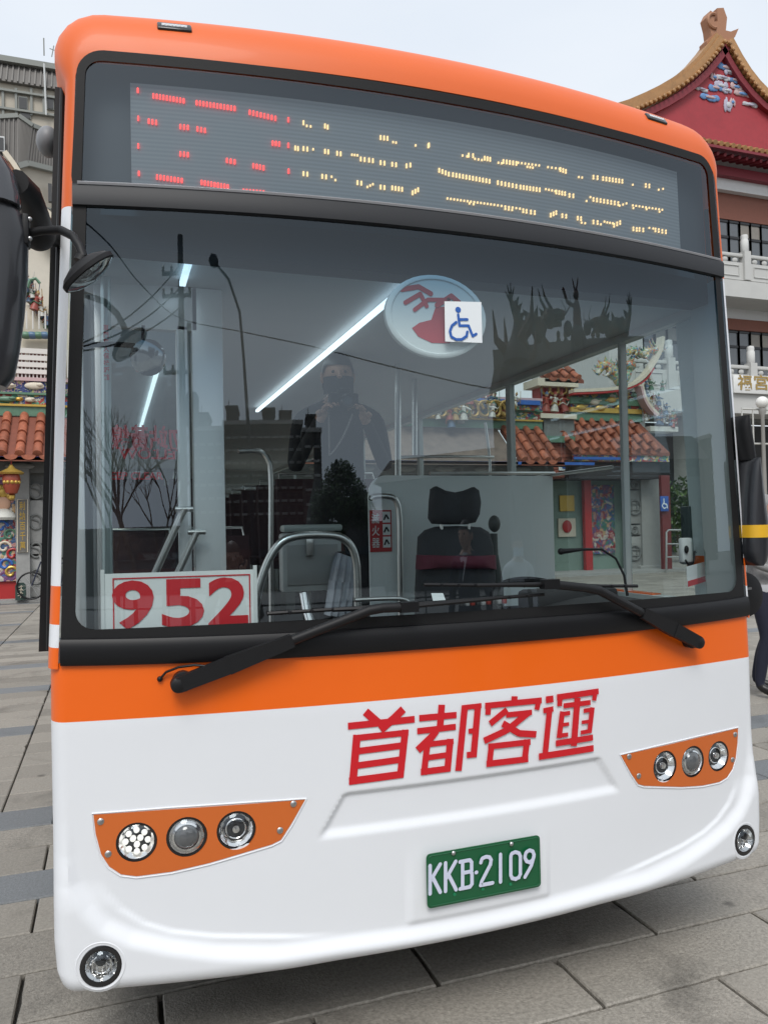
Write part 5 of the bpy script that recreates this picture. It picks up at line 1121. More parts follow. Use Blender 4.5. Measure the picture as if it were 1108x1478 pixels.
# end column, carved strip with coin window, painted bay
mb = MB(); pbox(mb, 928, 690, 957, 826, 18.4, .8); mb.build('stone_column', STONE, temple, smooth=False)
mb = MB(); pbox(mb, 924, 815, 961, 824, 18.36, .9, .02); mb.build('column_base', STONE, temple)
for (y0, y1) in ((692, 706), (708, 756), (758, 772), (774, 822)):
    mb = MB(); pbox(mb, 905, y0, 925, y1, 18.5, .12, .01); pn = mb.build('carved_panel', STONE, temple)
    c = at_y(915, (y0+y1)/2, 18.48); mb = MB(); rr = .23 if y1-y0 > 20 else .12
    mb.tube([c+V((rr*math.cos(t), 0, rr*math.sin(t))) for t in [2*math.pi*k/20 for k in range(21)]], .04, 8)
    for s in (-1, 1): mb.tube([c+V((s*rr*.4, 0, -rr)), c+V((s*rr*.4, 0, rr))], .02, 6); mb.tube([c+V((-rr, 0, s*rr*.4)), c+V((rr, 0, s*rr*.4))], .02, 6)
    mb.build('relief', STONED, pn)
mb = MB(); pbox(mb, 790, 690, 904, 830, 19.0, .2); mb.build('inner_wall', mat('sage_wall', (.20, .28, .24), .7, var=.08), temple, smooth=False)
for (x0, y0, x1, y1, mt_) in ((846, 700, 885, 800, DOORP), (808, 715, 828, 738, GOLD), (806, 748, 830, 775, CREAM)):
    mb = MB(); pbox(mb, x0, y0, x1, y1, 18.93, .05); mb.build('painted_panel', mt_, temple, smooth=False)
mb = MB(); c = at_y(818, 760, 18.9); mb.ball(c, (.17, .04, .2), 12, 8); mb.build('red_roundel', LACQ, temple)
mb = MB(); pbox(mb, 846, 690, 852, 830, 18.7, .15); mb.build('door_post', LACQ, temple, smooth=False)
# middle bays glimpsed through the cabin: gilded gate, dark columns, orange lanterns
for px, w_ in ((560, 14), (640, 12), (700, 18), (745, 14)):
    mb = MB(); c = at_y(px, 700, 17.9); mb.lathe([(.34, .07), (.34, .25), (.26, .35), (.24, 3.4)], (c.x, 17.9, 0), (0, 0, 1), 16); co = mb.build('dragon_column', STONED, temple)
    q = c; mb = MB(); mb.tube([V((c.x+.30*math.cos(t), 17.9+.30*math.sin(t), .5+.28*t)) for t in [i*.45 for i in range(23)]], .08, 6); mb.build('column_dragon', mat('pale_stone', (.33, .33, .28), .7), co)
for px0, px1 in ((570, 632), (648, 695), (706, 740)):
    a, b = at_y(px0, 770, 18.3), at_y(px1, 690, 18.3); mb = MB(); mb.box(a.x, b.x, YF+.12, YF+.2, .5, 2.9); mb.build('painted_door', DOORP, temple, smooth=False)
for k in range(30):
    rd = random.Random(k+200); figure(at_y(585+rd.uniform(0, 165), 568+rd.uniform(0, 36), 17.5+.015*k), rd.uniform(.18, .34), k+200, 'gate_figure', temple)
    if k % 3 == 0: c = at_y(590+5.2*k, 590, 17.62); mb = MB(); mb.tube([c+V((.3*math.cos(t)*(1-t/12), 0, .22*math.sin(t))) for t in [i*.5 for i in range(16)]], .05, 6); mb.build('gilt_scroll', mat('old_gold', (.30, .19, .05), .45, metal=.4, var=.3, vscale=15), temple)
course(556, 566, 17.9, .3, FRIEZE, 'gate_frieze', 5.0, 11.0); course(548, 556, 17.8, .4, BLUE, 'gate_fillet', 5.0, 11.0)
# --- things standing at the temple
lan = empty('lantern', at_y(17, 713, 17.0), 'red and gold temple lantern hanging under the left eave', 'lantern')
c = at_y(17, 695, 17.0)
mb = MB(); mb.lathe([(.05, -.30), (.12, -.26), (.17, -.12), (.19, .06), (.16, .16)], c, (0, 0, 1), 16); mb.build('lantern_body', mat('lantern_red', (.30, .06, .03), .4), lan)
mb = MB(); mb.lathe([(.24, .16), (.27, .20), (.2, .24), (.08, .3), (.03, .38)], c, (0, 0, 1), 12); mb.build('canopy', GOLD, lan)
mb = MB(); mb.tube([c+V((0, 0, .38)), c+V((0, 0, .62))], .015, 6); mb.build('hanger', MATS['red_lacquer'], lan)
mb = MB(); mb.lathe([(.02, -.42), (.07, -.38), (.07, -.32), (.03, -.30)], c, (0, 0, 1), 10)
mb.build('tassel', GOLD, lan)
for k in range(5):
    t = -2.4+.5*k; mb = MB(); mb.ball(c+V((.17*math.cos(t), .17*math.sin(t), -.02)), .045, 8, 6); mb.build('gilt_flower', GOLD, lan)
st = empty('stone_tablet', at_y(30, 868, 17.15), 'small dark upright tablet with a pale seal pattern by the temple door', 'tablet')
mb = MB(); a, b = at_y(22.5, 868, 17.15), at_y(37.5, 841, 17.15); w_ = b.x-a.x
mb.prism([V((a.x, 17.15, .072)), V((b.x, 17.15, .072)), V((b.x, 17.15, b.z-.06)), V((b.x-.05, 17.15, b.z)), V((a.x+.05, 17.15, b.z)), V((a.x, 17.15, b.z-.06))], (0, .1, 0)); mb.build('slab', mat('tablet_green', (.03, .06, .05), .5), st, smooth=False)
mb = MB(); cx_, cz_ = (a.x+b.x)/2, (.07+b.z)/2
for k in range(4): mb.tube([V((cx_+s_*.055, 17.14, cz_+.11-.07*k+.02*math.sin(s_*3+k))) for s_ in (-1, -.4, .3, 1)], .009, 5)
mb.tube([V((cx_, 17.14, cz_-.14)), V((cx_+.02, 17.14, cz_+.14))], .009, 5); mb.build('seal_pattern', CREAM, st)
# bicycle leaning by the carved panel
bk = empty('bicycle', at_y(52, 868, 17.1), 'dark bicycle parked against the carved stone panel, mostly behind the bus', 'bicycle')
bz = .07; bx = at_y(46, 840, 17.1).x; R_ = .30
for k, x in enumerate((bx, bx+1.02)):
    mb = MB(); mb.tube([V((x+R_*math.cos(t), 17.1, bz+.02+R_+R_*math.sin(t))) for t in [2*math.pi*q/28 for q in range(29)]], .02, 8, caps=False); wh = mb.build('wheel', RUBBER, bk)
    mb = MB()
    for q in range(12): t = 2*math.pi*q/12; mb.tube([V((x, 17.1, bz+.02+R_)), V((x+R_*.95*math.cos(t), 17.1, bz+.02+R_+R_*.95*math.sin(t)))], .004, 4)
    mb.build('spokes', STEEL, wh)
hub1, hub2 = V((bx, 17.1, bz+.32)), V((bx+1.02, 17.1, bz+.32)); bb = V((bx+.6, 17.1, bz+.3)); st_ = V((bx+.72, 17.1, bz+.82)); hd_ = V((bx+.2, 17.1, bz+.86))
mb = MB()
for p, q in ((hub1, hd_), (hd_, bb), (hd_+V((.02, 0, -.1)), st_), (bb, st_), (bb, hub2), (st_, hub2)): mb.tube([p, q], .017, 8)
mb.build('frame', mat('bike_navy', (.02, .025, .05), .4), bk)
mb = MB(); mb.ball(st_+V((.02, 0, .1)), (.13, .07, .035), 10, 6); mb.tube([st_, st_+V((.01, 0, .1))], .014, 6); mb.build('saddle', BLACKP, bk)
mb = MB(); mb.tube([hd_, hd_+V((-.02, 0, .15))], .016, 8); mb.tube([hd_+V((.06, -.26, .18)), hd_+V((-.03, -.1, .16)), hd_+V((-.03, .1, .16)), hd_+V((.06, .26, .18))], .013, 8); mb.build('handlebar', STEEL, bk)
# shrub, parking sign and rail at the end of the temple
def leaf_crown(name, mats, centers, nleaf, size, parent, seed=1):
    rd = random.Random(seed); mb = MB()
    for (c, rr) in centers:
        for _ in range(nleaf):
            u = V((rd.gauss(0, 1), rd.gauss(0, 1), rd.gauss(0, 1))).normalized()*(rd.random()**.4); p = V(c)+V((u.x*rr[0], u.y*rr[1], u.z*rr[2]))
            a = V((rd.gauss(0, 1), rd.gauss(0, 1), rd.gauss(0, .7))).normalized(); b = a.cross(V((rd.random(), rd.random(), 1))).normalized(); s_ = size*rd.uniform(.6, 1.3); mb.mi(rd.randrange(len(mats)))
            mb.add([p-a*s_, p+b*s_*.45, p+a*s_, p-b*s_*.45], [(0, 1, 2, 3)])
    return mb.build(name, mats, parent, smooth=False, recalc=False)
LEAF = [mat('leaf_a', (.05, .10, .022), .55), mat('leaf_b', (.08, .15, .03), .55), mat('leaf_c', (.03, .06, .016), .6), mat('leaf_d', (.12, .19, .05), .55)]
c = at_y(985, 735, 22); sh = empty('garden_shrub', (c.x, 22, 0), 'leafy green shrub beyond the temple corner, seen through the driver window', 'shrub')
leaf_crown('foliage', LEAF, [(c+V((dx, dy, dz)), (.75, .6, .6)) for dx, dy, dz in ((0, 0, 0), (-.6, 0, .3), (.7, 0, .1), (.2, 0, .75), (-.3, .2, -.6), (.6, 0, -.7), (-.7, 0, -.5), (0, 0, -1.1))], 260, .10, sh, 3)
mb = MB()
for dx in (-.3, .1, .4): mb.tube([V((c.x+dx*.4, 22, 0)), V((c.x+dx, 22, c.z*.5)), V((c.x+dx*1.8, 22, c.z))], [.05, .04, .015], 6)
mb.build('stem', mat('bark', (.10, .075, .05), .9, bump=.5, bscale=20), sh)
ps = empty('parking_sign', at_y(962, 800, 17.6), 'blue wheelchair parking sign on a dark red post, seen through the driver window', 'sign')
a, b = at_y(953, 738, 17.6), at_y(964, 716, 17.6); mb = MB(); mb.box(a.x, b.x, 17.6, 17.63, a.z, b.z, .005); sgn = mb.build('board', mat('sign_blue', (.03, .10, .38), .5), ps)
cx_, cz_ = (a.x+b.x)/2, (a.z+b.z)/2; mb = MB(); mb.strip([(cx_-.03, cz_+.15), (cx_-.02, cz_), (cx_+.07, cz_-.02), (cx_+.1, cz_-.13)], .035, lambda u, v: V((u, 17.595, v)), rnd=True); mb.strip([(cx_-.05, cz_+.02), (cx_-.1, cz_-.07), (cx_-.03, cz_-.15), (cx_+.05, cz_-.12)], .03, lambda u, v: V((u, 17.594, v)), rnd=True); mb.build('wheelchair_symbol', MATS['sticker_white'], sgn, smooth=False)
mb = MB(); mb.box(cx_-.02, cx_+.30, 17.70, 17.82, 0, 3.0); mb.build('post', mat('post_maroon', (.16, .03, .03), .5), ps, smooth=False)
rl = empty('steel_railing', at_y(980, 820, 17.2), 'low tubular steel railing beside the shrub at the temple corner', 'railing')
q = [at_y(961, 826, 17.2), at_y(961, 768, 17.2), at_y(964, 765, 17.2), at_y(997, 765, 17.2), at_y(1000, 768, 17.2), at_y(1000, 824, 17.2)]
for p_ in (q,): mb = MB(); mb.tube(p_, .03, 8); mb.build('frame', STEEL, rl)
mb = MB(); mb.tube([at_y(961, 785, 17.2), at_y(1000, 785, 17.2)], .022, 8); mb.build('rail', STEEL, rl)
mb = MB(); mb.tube([at_y(961, 804, 17.2), at_y(1000, 804, 17.2)], .022, 8); mb.build('rail', STEEL, rl)
# ================================================================== the annex on the right
annex = empty('annex_building', (30, 30, 0), 'pale concrete hall with a red gable, balconies and ochre tiled roof on the right', 'building')
CONC = mat('pale_concrete', (.50, .50, .48), .7, var=.06, vscale=1.5, bump=.1, bscale=20); BROWN = mat('brown_tile', (.20, .075, .05), .7, var=.1, vscale=6)
WHITEW = mat('white_wall', (.62, .62, .61), .6, var=.04); OCHRE = mat('ochre_tile', (.38, .20, .075), .5, var=.15, vscale=5, rand=.18, stain=.3, sscale=1.5); MAROON = mat('maroon_wall', (.36, .035, .045), .6, var=.10, stain=.15, sscale=.5); RAFT = mat('maroon_rafter', (.20, .02, .03), .6)
AY = 27.0
def az(py, Y=AY, px=1060): return at_y(px, py, Y).z
XA0, XA1 = 20.3, 46.0
def slab(y0, y1, Y, d, mt_, nm, x0=XA0, x1=XA1):
    mb = MB(); mb.box(x0, x1, Y, Y+d, az(y1, Y), az(y0, Y)); return mb.build(nm, mt_, annex, smooth=False)
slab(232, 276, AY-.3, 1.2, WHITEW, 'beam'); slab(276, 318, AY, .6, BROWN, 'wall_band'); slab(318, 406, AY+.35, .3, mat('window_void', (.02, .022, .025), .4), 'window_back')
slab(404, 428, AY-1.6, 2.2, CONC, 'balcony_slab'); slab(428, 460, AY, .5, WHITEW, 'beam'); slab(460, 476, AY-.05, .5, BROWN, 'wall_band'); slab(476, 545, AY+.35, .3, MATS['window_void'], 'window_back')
slab(567, 596, AY-1.6, 2.4, CONC, 'balcony_slab'); slab(596, 608, AY-.2, 1, STONED, 'soffit_beam')
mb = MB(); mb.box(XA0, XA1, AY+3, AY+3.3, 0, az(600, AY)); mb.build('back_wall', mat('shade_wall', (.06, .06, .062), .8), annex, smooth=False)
mb = MB(); mb.box(XA0-.6, XA0+1.2, AY-.6, AY+6, 0, az(232)); mb.build('corner_wall', WHITEW, annex, smooth=False)
for x in (24.3, 32.5, 38.0, 44.0):
    mb = MB(); mb.box(x-.45, x+.45, AY-.5, AY+.4, 0, az(600)); mb.build('column', CONC, annex, smooth=False)
FRAME = mat('window_frame', (.015, .015, .017), .4); PANE = mat('window_pane', (.10, .11, .12), .1, coat=.5); CURT = mat('curtain_beige', (.26, .24, .21), .6, var=.15, vscale=3)
def windows(y0, y1, ymid, xs):
    z0, z1, zm = az(y1), az(y0), az(ymid)
    for i, (a, b) in enumerate(zip(xs, xs[1:])):
        mb = MB(); fw_ = .05
        for x in (a, b): mb.box(x-fw_, x+fw_, AY+.02, AY+.12, z0, z1)
        mb.box(a+fw_, b-fw_, AY+.022, AY+.118, z1-.1, z1); mb.box(a+fw_, b-fw_, AY+.022, AY+.118, zm-.06, zm+.06); mb.box(a+fw_, b-fw_, AY+.022, AY+.118, z0, z0+.08); wo = mb.build('window', FRAME, annex, smooth=False)
        for j, (za, zb) in enumerate(((z0+.08, zm-.06), (zm+.06, z1-.1))):
            mb = MB(); mb.box(a+fw_, b-fw_, AY+.07, AY+.08, za, zb); mb.build('pane', CURT if (i*3+j) % 4 in (1, 2) and j else PANE, wo, smooth=False)
x1060 = at_y(1052, 340, AY).x
windows(319, 404, 343, [x1060-6.6+.66*i for i in range(24)])
windows(477, 545, 500, [x1060-6.6+.70*i for i in range(24)])
def balustrade(yt, yb, Y, xs, solid=None):
    zt_, zb_ = az(yt, Y), az(yb, Y); h = zt_-zb_
    for x in xs:
        mb = MB(); mb.box(x-.19, x+.19, Y-.19, Y+.19, zb_, zt_+.12); bp_ = mb.build('baluster_post', CONC, annex, smooth=False)
        mb = MB(); mb.lathe([(.13, 0), (.18, .06), (.18, .52), (.15, .60), (.17, .66), (.15, .78), (.03, .82)], (x, Y, zt_+.12), (0, 0, 1), 14); mb.build('post_cap', mat('cap_white', (.66, .66, .64), .6), bp_)
    for a, b in zip(xs, xs[1:]):
        mb = MB(); mb.box(a+.19, b-.19, Y-.09, Y+.09, zt_-.16, zt_, .03); mb.build('balustrade_rail', CONC, annex)
        mb = MB(); mb.box(a+.19, b-.19, Y-.07, Y+.07, zb_, zt_-.42, .0); mb.build('balustrade_panel', CONC, annex, smooth=False)
        mb = MB(); e_ = [V((a+.45, Y-.08, zb_+.18)), V((b-.45, Y-.08, zb_+.18)), V((b-.45, Y-.08, zt_-.58)), V((a+.45, Y-.08, zt_-.58))]; mb.tube(e_+e_[:1], .035, 4, caps=False); mb.build('panel_moulding', CONC, annex, smooth=False)
        for t in (.25, .5, .75):
            x = a+(b-a)*t; mb = MB(); mb.ball((x, Y, zt_-.29), (.16, .06, .13), 8, 6); mb.build('rail_bracket', CONC, annex)
xb = at_y(1074, 372, AY-1.4).x; balustrade(366, 404, AY-1.4, [xb-2.3*k for k in range(3, 0, -1)]+[xb+2.3*k for k in range(0, 7)])
xb = at_y(1083, 530, AY-1.4).x; balustrade(527, 567, AY-1.4, [xb-2.3*k for k in range(3, 0, -1)]+[xb+2.3*k for k in range(0, 7)])
# sign over the entrance
a, b = at_y(1058, 566, AY-1.75), at_y(1150, 541, AY-1.75); mb = MB(); mb.box(a.x, b.x, AY-1.78, AY-1.68, az(567, AY-1.75), az(541, AY-1.75), .02); sb_ = mb.build('name_board', mat('board_white', (.70, .70, .68), .5), annex)
for ch, x0, x1 in (('福', 1064, 1084), ('宮', 1088, 1108)):
    a, b = at_y(x0, 562.5, AY-1.80), at_y(x1, 541.5, AY-1.80); mb = MB(); text_mesh(mb, ch, 1, lambda u, v: V((a.x+u, AY-1.80, a.z+v)), bold=.02, fit=(b.x-a.x, b.z-a.z)); mb.build('lettering', mat('sign_gold', (.33, .22, .06), .4), sb_, smooth=False)
# red gable with curved verges
GY = AY+.4
def gz(px, py, Y=GY): return at_y(px, py, Y)
vL = [(1041, 66), (1028, 84), (1012, 103), (994, 120), (975, 134), (955, 146), (935, 156), (910, 167), (885, 175)]; vR = [(1040, 66), (1054, 92), (1068, 114), (1083, 133), (1100, 150), (1125, 168), (1150, 182)]
GP = [gz(*p) for p in vL]+[gz(900, 215), gz(1170, 240)]+[gz(*p) for p in reversed(vR[1:])]
mb = MB(); mb.prism(GP, (0, .3, 0)); mb.build('gable_wall', MAROON, annex, smooth=False)
def verge(pts, nm, off, wd, dp, mt_):
    P = [gz(px, py) for px, py in pts]; mb = MB(); rws = []
    for i, p in enumerate(P):
        d = (P[min(i+1, len(P)-1)]-P[max(i-1, 0)]).normalized(); n = V((-d.z, 0, d.x)); n = n if n.z > 0 else -n; p = p+n*off; rws.append([p+n*(wd*a)+V((0, b, 0)) for a, b in ((-.5, -dp), (.5, -dp), (.5, .6), (-.5, .6))])
    mb.grid(rws, close=True); mb.add(rws[0], [(0, 1, 2, 3)]); mb.add(rws[-1], [(3, 2, 1, 0)]); return mb.build(nm, mt_, annex, smooth=False)
for pts in (vL, vR):
    verge(pts, 'verge_board', -.22, .30, .25, RAFT); verge(pts, 'verge_tiles', .30, .36, .32, OCHRE); verge(pts, 'verge_ridge', .56, .20, .24, OCHRE)
    P = [gz(px, py) for px, py in pts]
    for i in range(len(P)-1):
        n_ = max(2, int((P[i+1]-P[i]).length/.26))
        for k in range(n_):
            p = P[i].lerp(P[i+1], (k+.5)/n_); d = (P[i+1]-P[i]).normalized(); n = V((-d.z, 0, d.x)); n = n if n.z > 0 else -n; p = p+n*.10
            mb = MB(); mb.lathe([(.095, -.1), (.095, .12), (.06, .15), (0, .15)], p+V((0, -.32, 0)), (0, -1, 0), 8); mb.build('tile_end', OCHRE, annex)
# roof slopes running back
mb = MB(); 
for pts in (vL, vR):
    P = [gz(px, py)+V((0, .2, .35)) for px, py in pts]; mb.grid([P, [p+V((0, 14, 0)) for p in P]])
mb.build('roof', OCHRE, annex, smooth=False)
# finial: fish-tail ornament
f0 = gz(1037, 66, GY-.1); mb = MB(); mb.prism([f0+V((u, 0, v)) for u, v in ((-.7, -.3), (.45, -.1), (.5, .25), (1.0, .62), (1.25, 1.1), (.75, .85), (.45, .85), (.55, 1.5), (.35, 1.95), (-.05, 1.85), (-.05, 1.2), (-.25, 1.15), (-.2, 1.55), (-.45, 1.65), (-.65, 1.3), (-.5, .8), (-.45, .4), (-.75, .1))], (0, .5, 0)); mb.build('ridge_finial', mat('finial_clay', (.36, .17, .09), .6), annex, smooth=False)
mb = MB(); mb.tube([f0+V((-.3+.35*math.cos(t), -.02, 1.15+.35*math.sin(t))) for t in [math.pi*.4+k*.35 for k in range(12)]], .08, 6); mb.build('finial_curl', MATS['finial_clay'], annex)
# painted clouds on the gable
CL = [mat('cloud_blue', (.12, .26, .50), .6), mat('cloud_lilac', (.42, .40, .50), .6), mat('cloud_pink', (.50, .36, .36), .6), mat('cloud_pale', (.50, .52, .55), .6)]
for i, (px, py, w_, h_) in enumerate(((1048, 98, 22, 10), (1052, 104, 12, 8), (1030, 112, 9, 9), (1043, 112, 18, 7), (1061, 116, 18, 8), (1040, 124, 16, 10), (1062, 126, 14, 9), (1012, 129, 14, 6), (1032, 127, 16, 9), (1048, 131, 12, 7), (1071, 136, 20, 9), (1087, 139, 14, 5), (1024, 141, 22, 9), (1050, 152, 10, 18), (1056, 148, 7, 10), (1082, 152, 18, 7), (1066, 113, 9, 8))):
    c = gz(px, py, GY-.03); sx = w_/1116*50; sz = h_/1116*46; cl = CL[i % 4]; mb = MB(); rd = random.Random(i)
    for k in range(5): mb.ball(c+V((sx*(-.4+.2*k), 0, sz*rd.uniform(-.15, .2))), (sx*.2, .05, sz*rd.uniform(.3, .5)), 10, 6)
    mb.tube([c+V((-sx*.65, 0, -sz*.1)), c+V((-sx*.3, 0, 0))], [.01, .06], 6); mb.tube([c+V((sx*.65, 0, sz*.15)), c+V((sx*.3, 0, 0))], [.01, .06], 6); co = mb.build('cloud_relief', cl, annex)
    mb = MB(); mb.ball(c+V((0, -.05, 0)), (sx*.3, .04, sz*.2), 8, 6); mb.build('cloud_heart', CL[(i+2) % 4], co)
# skirt roof under the gable: tile edge, rafters
ys0, ys1 = 206, 232; Yk = AY-1.6
for k in range(46):
    x = XA0-.4+.34*k*1.6/1.6; 
    if x > 36: break
    zt_ = at_y(1060, 206, Yk).z; mb = MB(); mb.tube([V((x, Yk, zt_-.15)), V((x, Yk+2.4, zt_+.75))], .12, 8); mb.build('skirt_tile', OCHRE, annex)
mb = MB(); z_ = at_y(1060, 214, Yk).z; mb.prism([V((XA0-.6, Yk, z_)), V((XA1, Yk, z_)), V((XA1, Yk+2.4, z_+.85)), V((XA0-.6, Yk+2.4, z_+.85))], (0, 0, -.12)); mb.build('skirt_roof', RAFT, annex, smooth=False)
for k in range(40):
    x = XA0-.4+.42*k
    if x > 36: break
    mb = MB(); mb.tube([V((x, Yk+.25, z_-.22)), V((x, AY, z_+.2))], .09, 6); mb.build('rafter', RAFT, annex)
mb = MB(); mb.box(XA0-.4, XA1, Yk+1.0, AY+.2, z_-.75, z_-.32); mb.build('eave_purlin', RAFT, annex, smooth=False)
# globe lamps and rail in front of the annex
for i, (px, py) in enumerate(((1099, 581), (1135, 581))):
    c = at_y(px, py, 13.0); gl_ = empty('globe_lamp', (c.x, 13, 0), ('white globe lamp on a slim post beside the far mirror', 'white globe lamp on a slim post just beyond the right edge')[i], 'lamp', 'globe lamps along the terrace')
    mb = MB(); mb.ball(c, .155, 18, 12); mb.build('globe', mat('globe_white', (.75, .74, .70), .35), gl_)
    mb = MB(); mb.lathe([(.16, 0), (.16, .1), (.06, .2), (.045, c.z-.35), (.09, c.z-.25), (.09, c.z-.15)], (c.x, 13, 0), (0, 0, 1), 12); mb.build('post', mat('post_grey', (.30, .29, .27), .6), gl_)
tr = empty('terrace_railing', (at_y(1100, 760, 13.1).x, 13.1, 0), 'pale metal railing between the globe lamps', 'railing')
for py in (590, 640):
    a = at_y(1070, py, 13.1); b = at_y(1190, py, 13.1); mb = MB(); mb.tube([V((a.x, 13.1, a.z)), V((b.x, 13.1, a.z))], .025, 8); mb.build('rail', mat('rail_pale', (.5, .5, .47), .4), tr)
for k in range(6):
    x = at_y(1070, 600, 13.1).x+.35*k; mb = MB(); mb.tube([V((x, 13.1, 0)), V((x, 13.1, at_y(1070, 588, 13.1).z))], .02, 6); mb.build('upright', MATS['rail_pale'], tr)
# ================================================================== apartment block far left
apt = empty('apartment_block', (-12, 55, 0), 'grey and beige apartment block with a ribbed mansard roof behind the temple', 'building')
APY = 50.0; MANS = mat('mansard_grey', (.15, .14, .13), .7, var=.08, vscale=4); BEI = mat('apt_beige', (.44, .40, .33), .75, var=.06, vscale=1); CORN = mat('apt_cornice', (.24, .25, .23), .7)
def aq(px, py, Y=APY): return at_y(px, py, Y)
xr = aq(96, 130).x; zA = lambda py, px=50: aq(px, py).z
mb = MB(); mb.box(-26, xr, APY, APY+14, 0, zA(127)); mb.build('wall', BEI, apt, smooth=False)
mb = MB(); mb.prism([V((-26, APY-.3, zA(127))), V((xr+.1, APY-.3, zA(127))), V((xr-.5, APY+.6, zA(92))), V((-26, APY+.6, zA(92)))], (0, 10, 0)); mb.build('mansard_roof', MANS, apt, smooth=False)
for k in range(70):
    x = xr-.2-.32*k
    if x < -25: break
    mb = MB(); mb.bar(V((x, APY-.34, zA(126))), V((x-.3*0, APY+.56, zA(92))), .09, .09); mb.build('roof_rib', mat('rib_grey', (.175, .165, .152), .7), apt, smooth=False)
mb = MB(); mb.box(-26, xr-.3, APY+.2, APY+11, zA(92), zA(84)); mb.build('roof_cornice', CORN, apt, smooth=False)
for py in (137, 163): 
    mb = MB(); mb.box(-26, xr+.15, APY-.25, APY-.01, zA(py+3), zA(py)); mb.build('cornice', CORN, apt, smooth=False)
for px in (3, 22, 44, 62, 80):
    mb = MB(); pbox(mb, px, 127, px+3.2, 166, APY-.15, .14); mb.build('pilaster', CORN, apt, smooth=False)
for (x0, y0, x1, y1) in ((27, 140, 40, 157), (68, 140, 78, 157), (30, 162, 45, 170)):
    mb = MB(); pbox(mb, x0, y0, x1, y1, APY-.12, .1); wo = mb.build('window', CORN, apt, smooth=False)
    mb = MB(); pbox(mb, x0+1, y0+1.5, x1-1, y1-1, APY-.15, .02); mb.build('pane', mat('apt_pane', (.06, .06, .06), .2), wo, smooth=False)
# lower bay with its own ribbed parapet roof
mb = MB(); P2 = [aq(-40, 168, 47), aq(26, 164, 47), aq(46, 178, 47.3), aq(80, 192, 48.5)]; Q2 = [aq(-40, 250, 47), aq(26, 240, 47), aq(40, 236, 47.3), aq(80, 246, 48.5)]
rws = []
for p, q in zip(P2, Q2): rws.append([V((p.x, p.y+.3, p.z)), V((q.x, q.y, q.z))])
mb.grid(rws); mb.grid([[r[0] for r in rws], [r[0]+V((0, 4, .2)) for r in rws]]); mb.build('bay_mansard', MANS, apt, smooth=False)
for i in range(3):
    for k in range(10):
        t = k/10; a = rws[i][0].lerp(rws[i+1][0], t); b = rws[i][1].lerp(rws[i+1][1], t); mb = MB(); mb.bar(a-V((0, .04, 0)), b-V((0, .04, 0)), .07, .07); mb.build('roof_rib', mat('rib_grey', (.175, .165, .152), .7), apt, smooth=False)
    mb = MB(); mb.bar(rws[i][0], rws[i+1][0], .3, .25); mb.build('bay_cornice', CORN, apt, smooth=False)
    mb = MB(); mb.bar(rws[i][1], rws[i+1][1], .3, .3); mb.build('bay_cornice', CORN, apt, smooth=False)
mb = MB(); rw2 = [[r[1]+V((0, .25, 0)), V((r[1].x, r[1].y+.25, 0))] for r in rws]; mb.grid(rw2); mb.build('bay_wall', BEI, apt, smooth=False)
for py in (290, 340, 365, 420, 470):
    mb = MB(); a, b = rws[1][1], rws[3][1]; z_ = aq(50, py, 47.5).z; mb.bar(V((a.x, a.y+.2, z_)), V((b.x, b.y+.2, z_)), .08, .08); mb.build('storey_line', CORN, apt, smooth=False)
for px, py in ((73, 265), (73, 330), (73, 395)):
    mb = MB(); pbox(mb, px-3, py, px+2, py+25, 47.9, .3); mb.build('window', MATS['apt_pane'], apt, smooth=False)
mb = MB(); pbox(mb, -5, 197, 7, 217, 46.8, .15); wo = mb.build('window', mat('apt_white', (.55, .56, .55), .5), apt, smooth=False)
mb = MB(); pbox(mb, -4, 199, 5.5, 215, 46.76, .03); mb.build('pane', MATS['apt_pane'], wo, smooth=False)
mb = MB(); mb.tube([aq(64, 80), aq(63.5, 55)], .04, 5); mb.tube([aq(75, 82), aq(78, 66)], .03, 5); mb.tube([aq(72, 70), aq(88, 76)], .025, 5); mb.build('aerial', CORN, apt)
mb = MB(); mb.tube([aq(64, 92, APY-.4), aq(67, 166, APY-.4)], .06, 6); mb.build('downpipe', mat('apt_white', (.55, .56, .55), .5), apt)
# ================================================================== across the square, behind the camera (seen in the windscreen)
POLEC = mat('pole_concrete', (.20, .20, .19), .8, var=.1); WIRE = mat('wire_black', (.012, .012, .013), .6)
def catenary(p, q, sag, n=14): return [p.lerp(q, i/n)-V((0, 0, sag*4*(i/n)*(1-i/n))) for i in range(n+1)]
t_, b_ = mirrored(262, 340, 18), mirrored(262, 600, 18); px_, py_ = (t_.x+b_.x)/2, (t_.y+b_.y)/2
up_ = empty('utility_pole', (px_, py_, -.022), 'tall grey utility pole with cross-arms and wires, mirrored in the windscreen', 'utility pole')
mb = MB(); mb.lathe([(.17, 0), (.11, t_.z+.02)], (px_, py_, -.022), (0, 0, 1), 14); mb.build('pole', POLEC, up_)
for z in (9.2, 8.6, 6.6):
    mb = MB(); mb.bar(V((px_-.75, py_+.14, z)), V((px_+.45, py_+.14, z)), .09, .09); ar = mb.build('crossarm', POLEC, up_, smooth=False)
    for dx in (-.7, -.35, .4):
        mb = MB(); mb.lathe([(.05, 0), (.07, .05), (.04, .09), (.06, .14), (.02, .18)], (px_+dx, py_+.14, z+.045), (0, 0, 1), 10); mb.build('insulator', mat('insulator', (.25, .2, .16), .3), ar)
mb = MB(); mb.lathe([(.26, 0), (.28, .1), (.28, .75), (.2, .85)], (px_+.42, py_+.1, 5.2), (0, 0, 1), 16); mb.build('transformer', mat('transformer_grey', (.16, .165, .165), .5), up_)
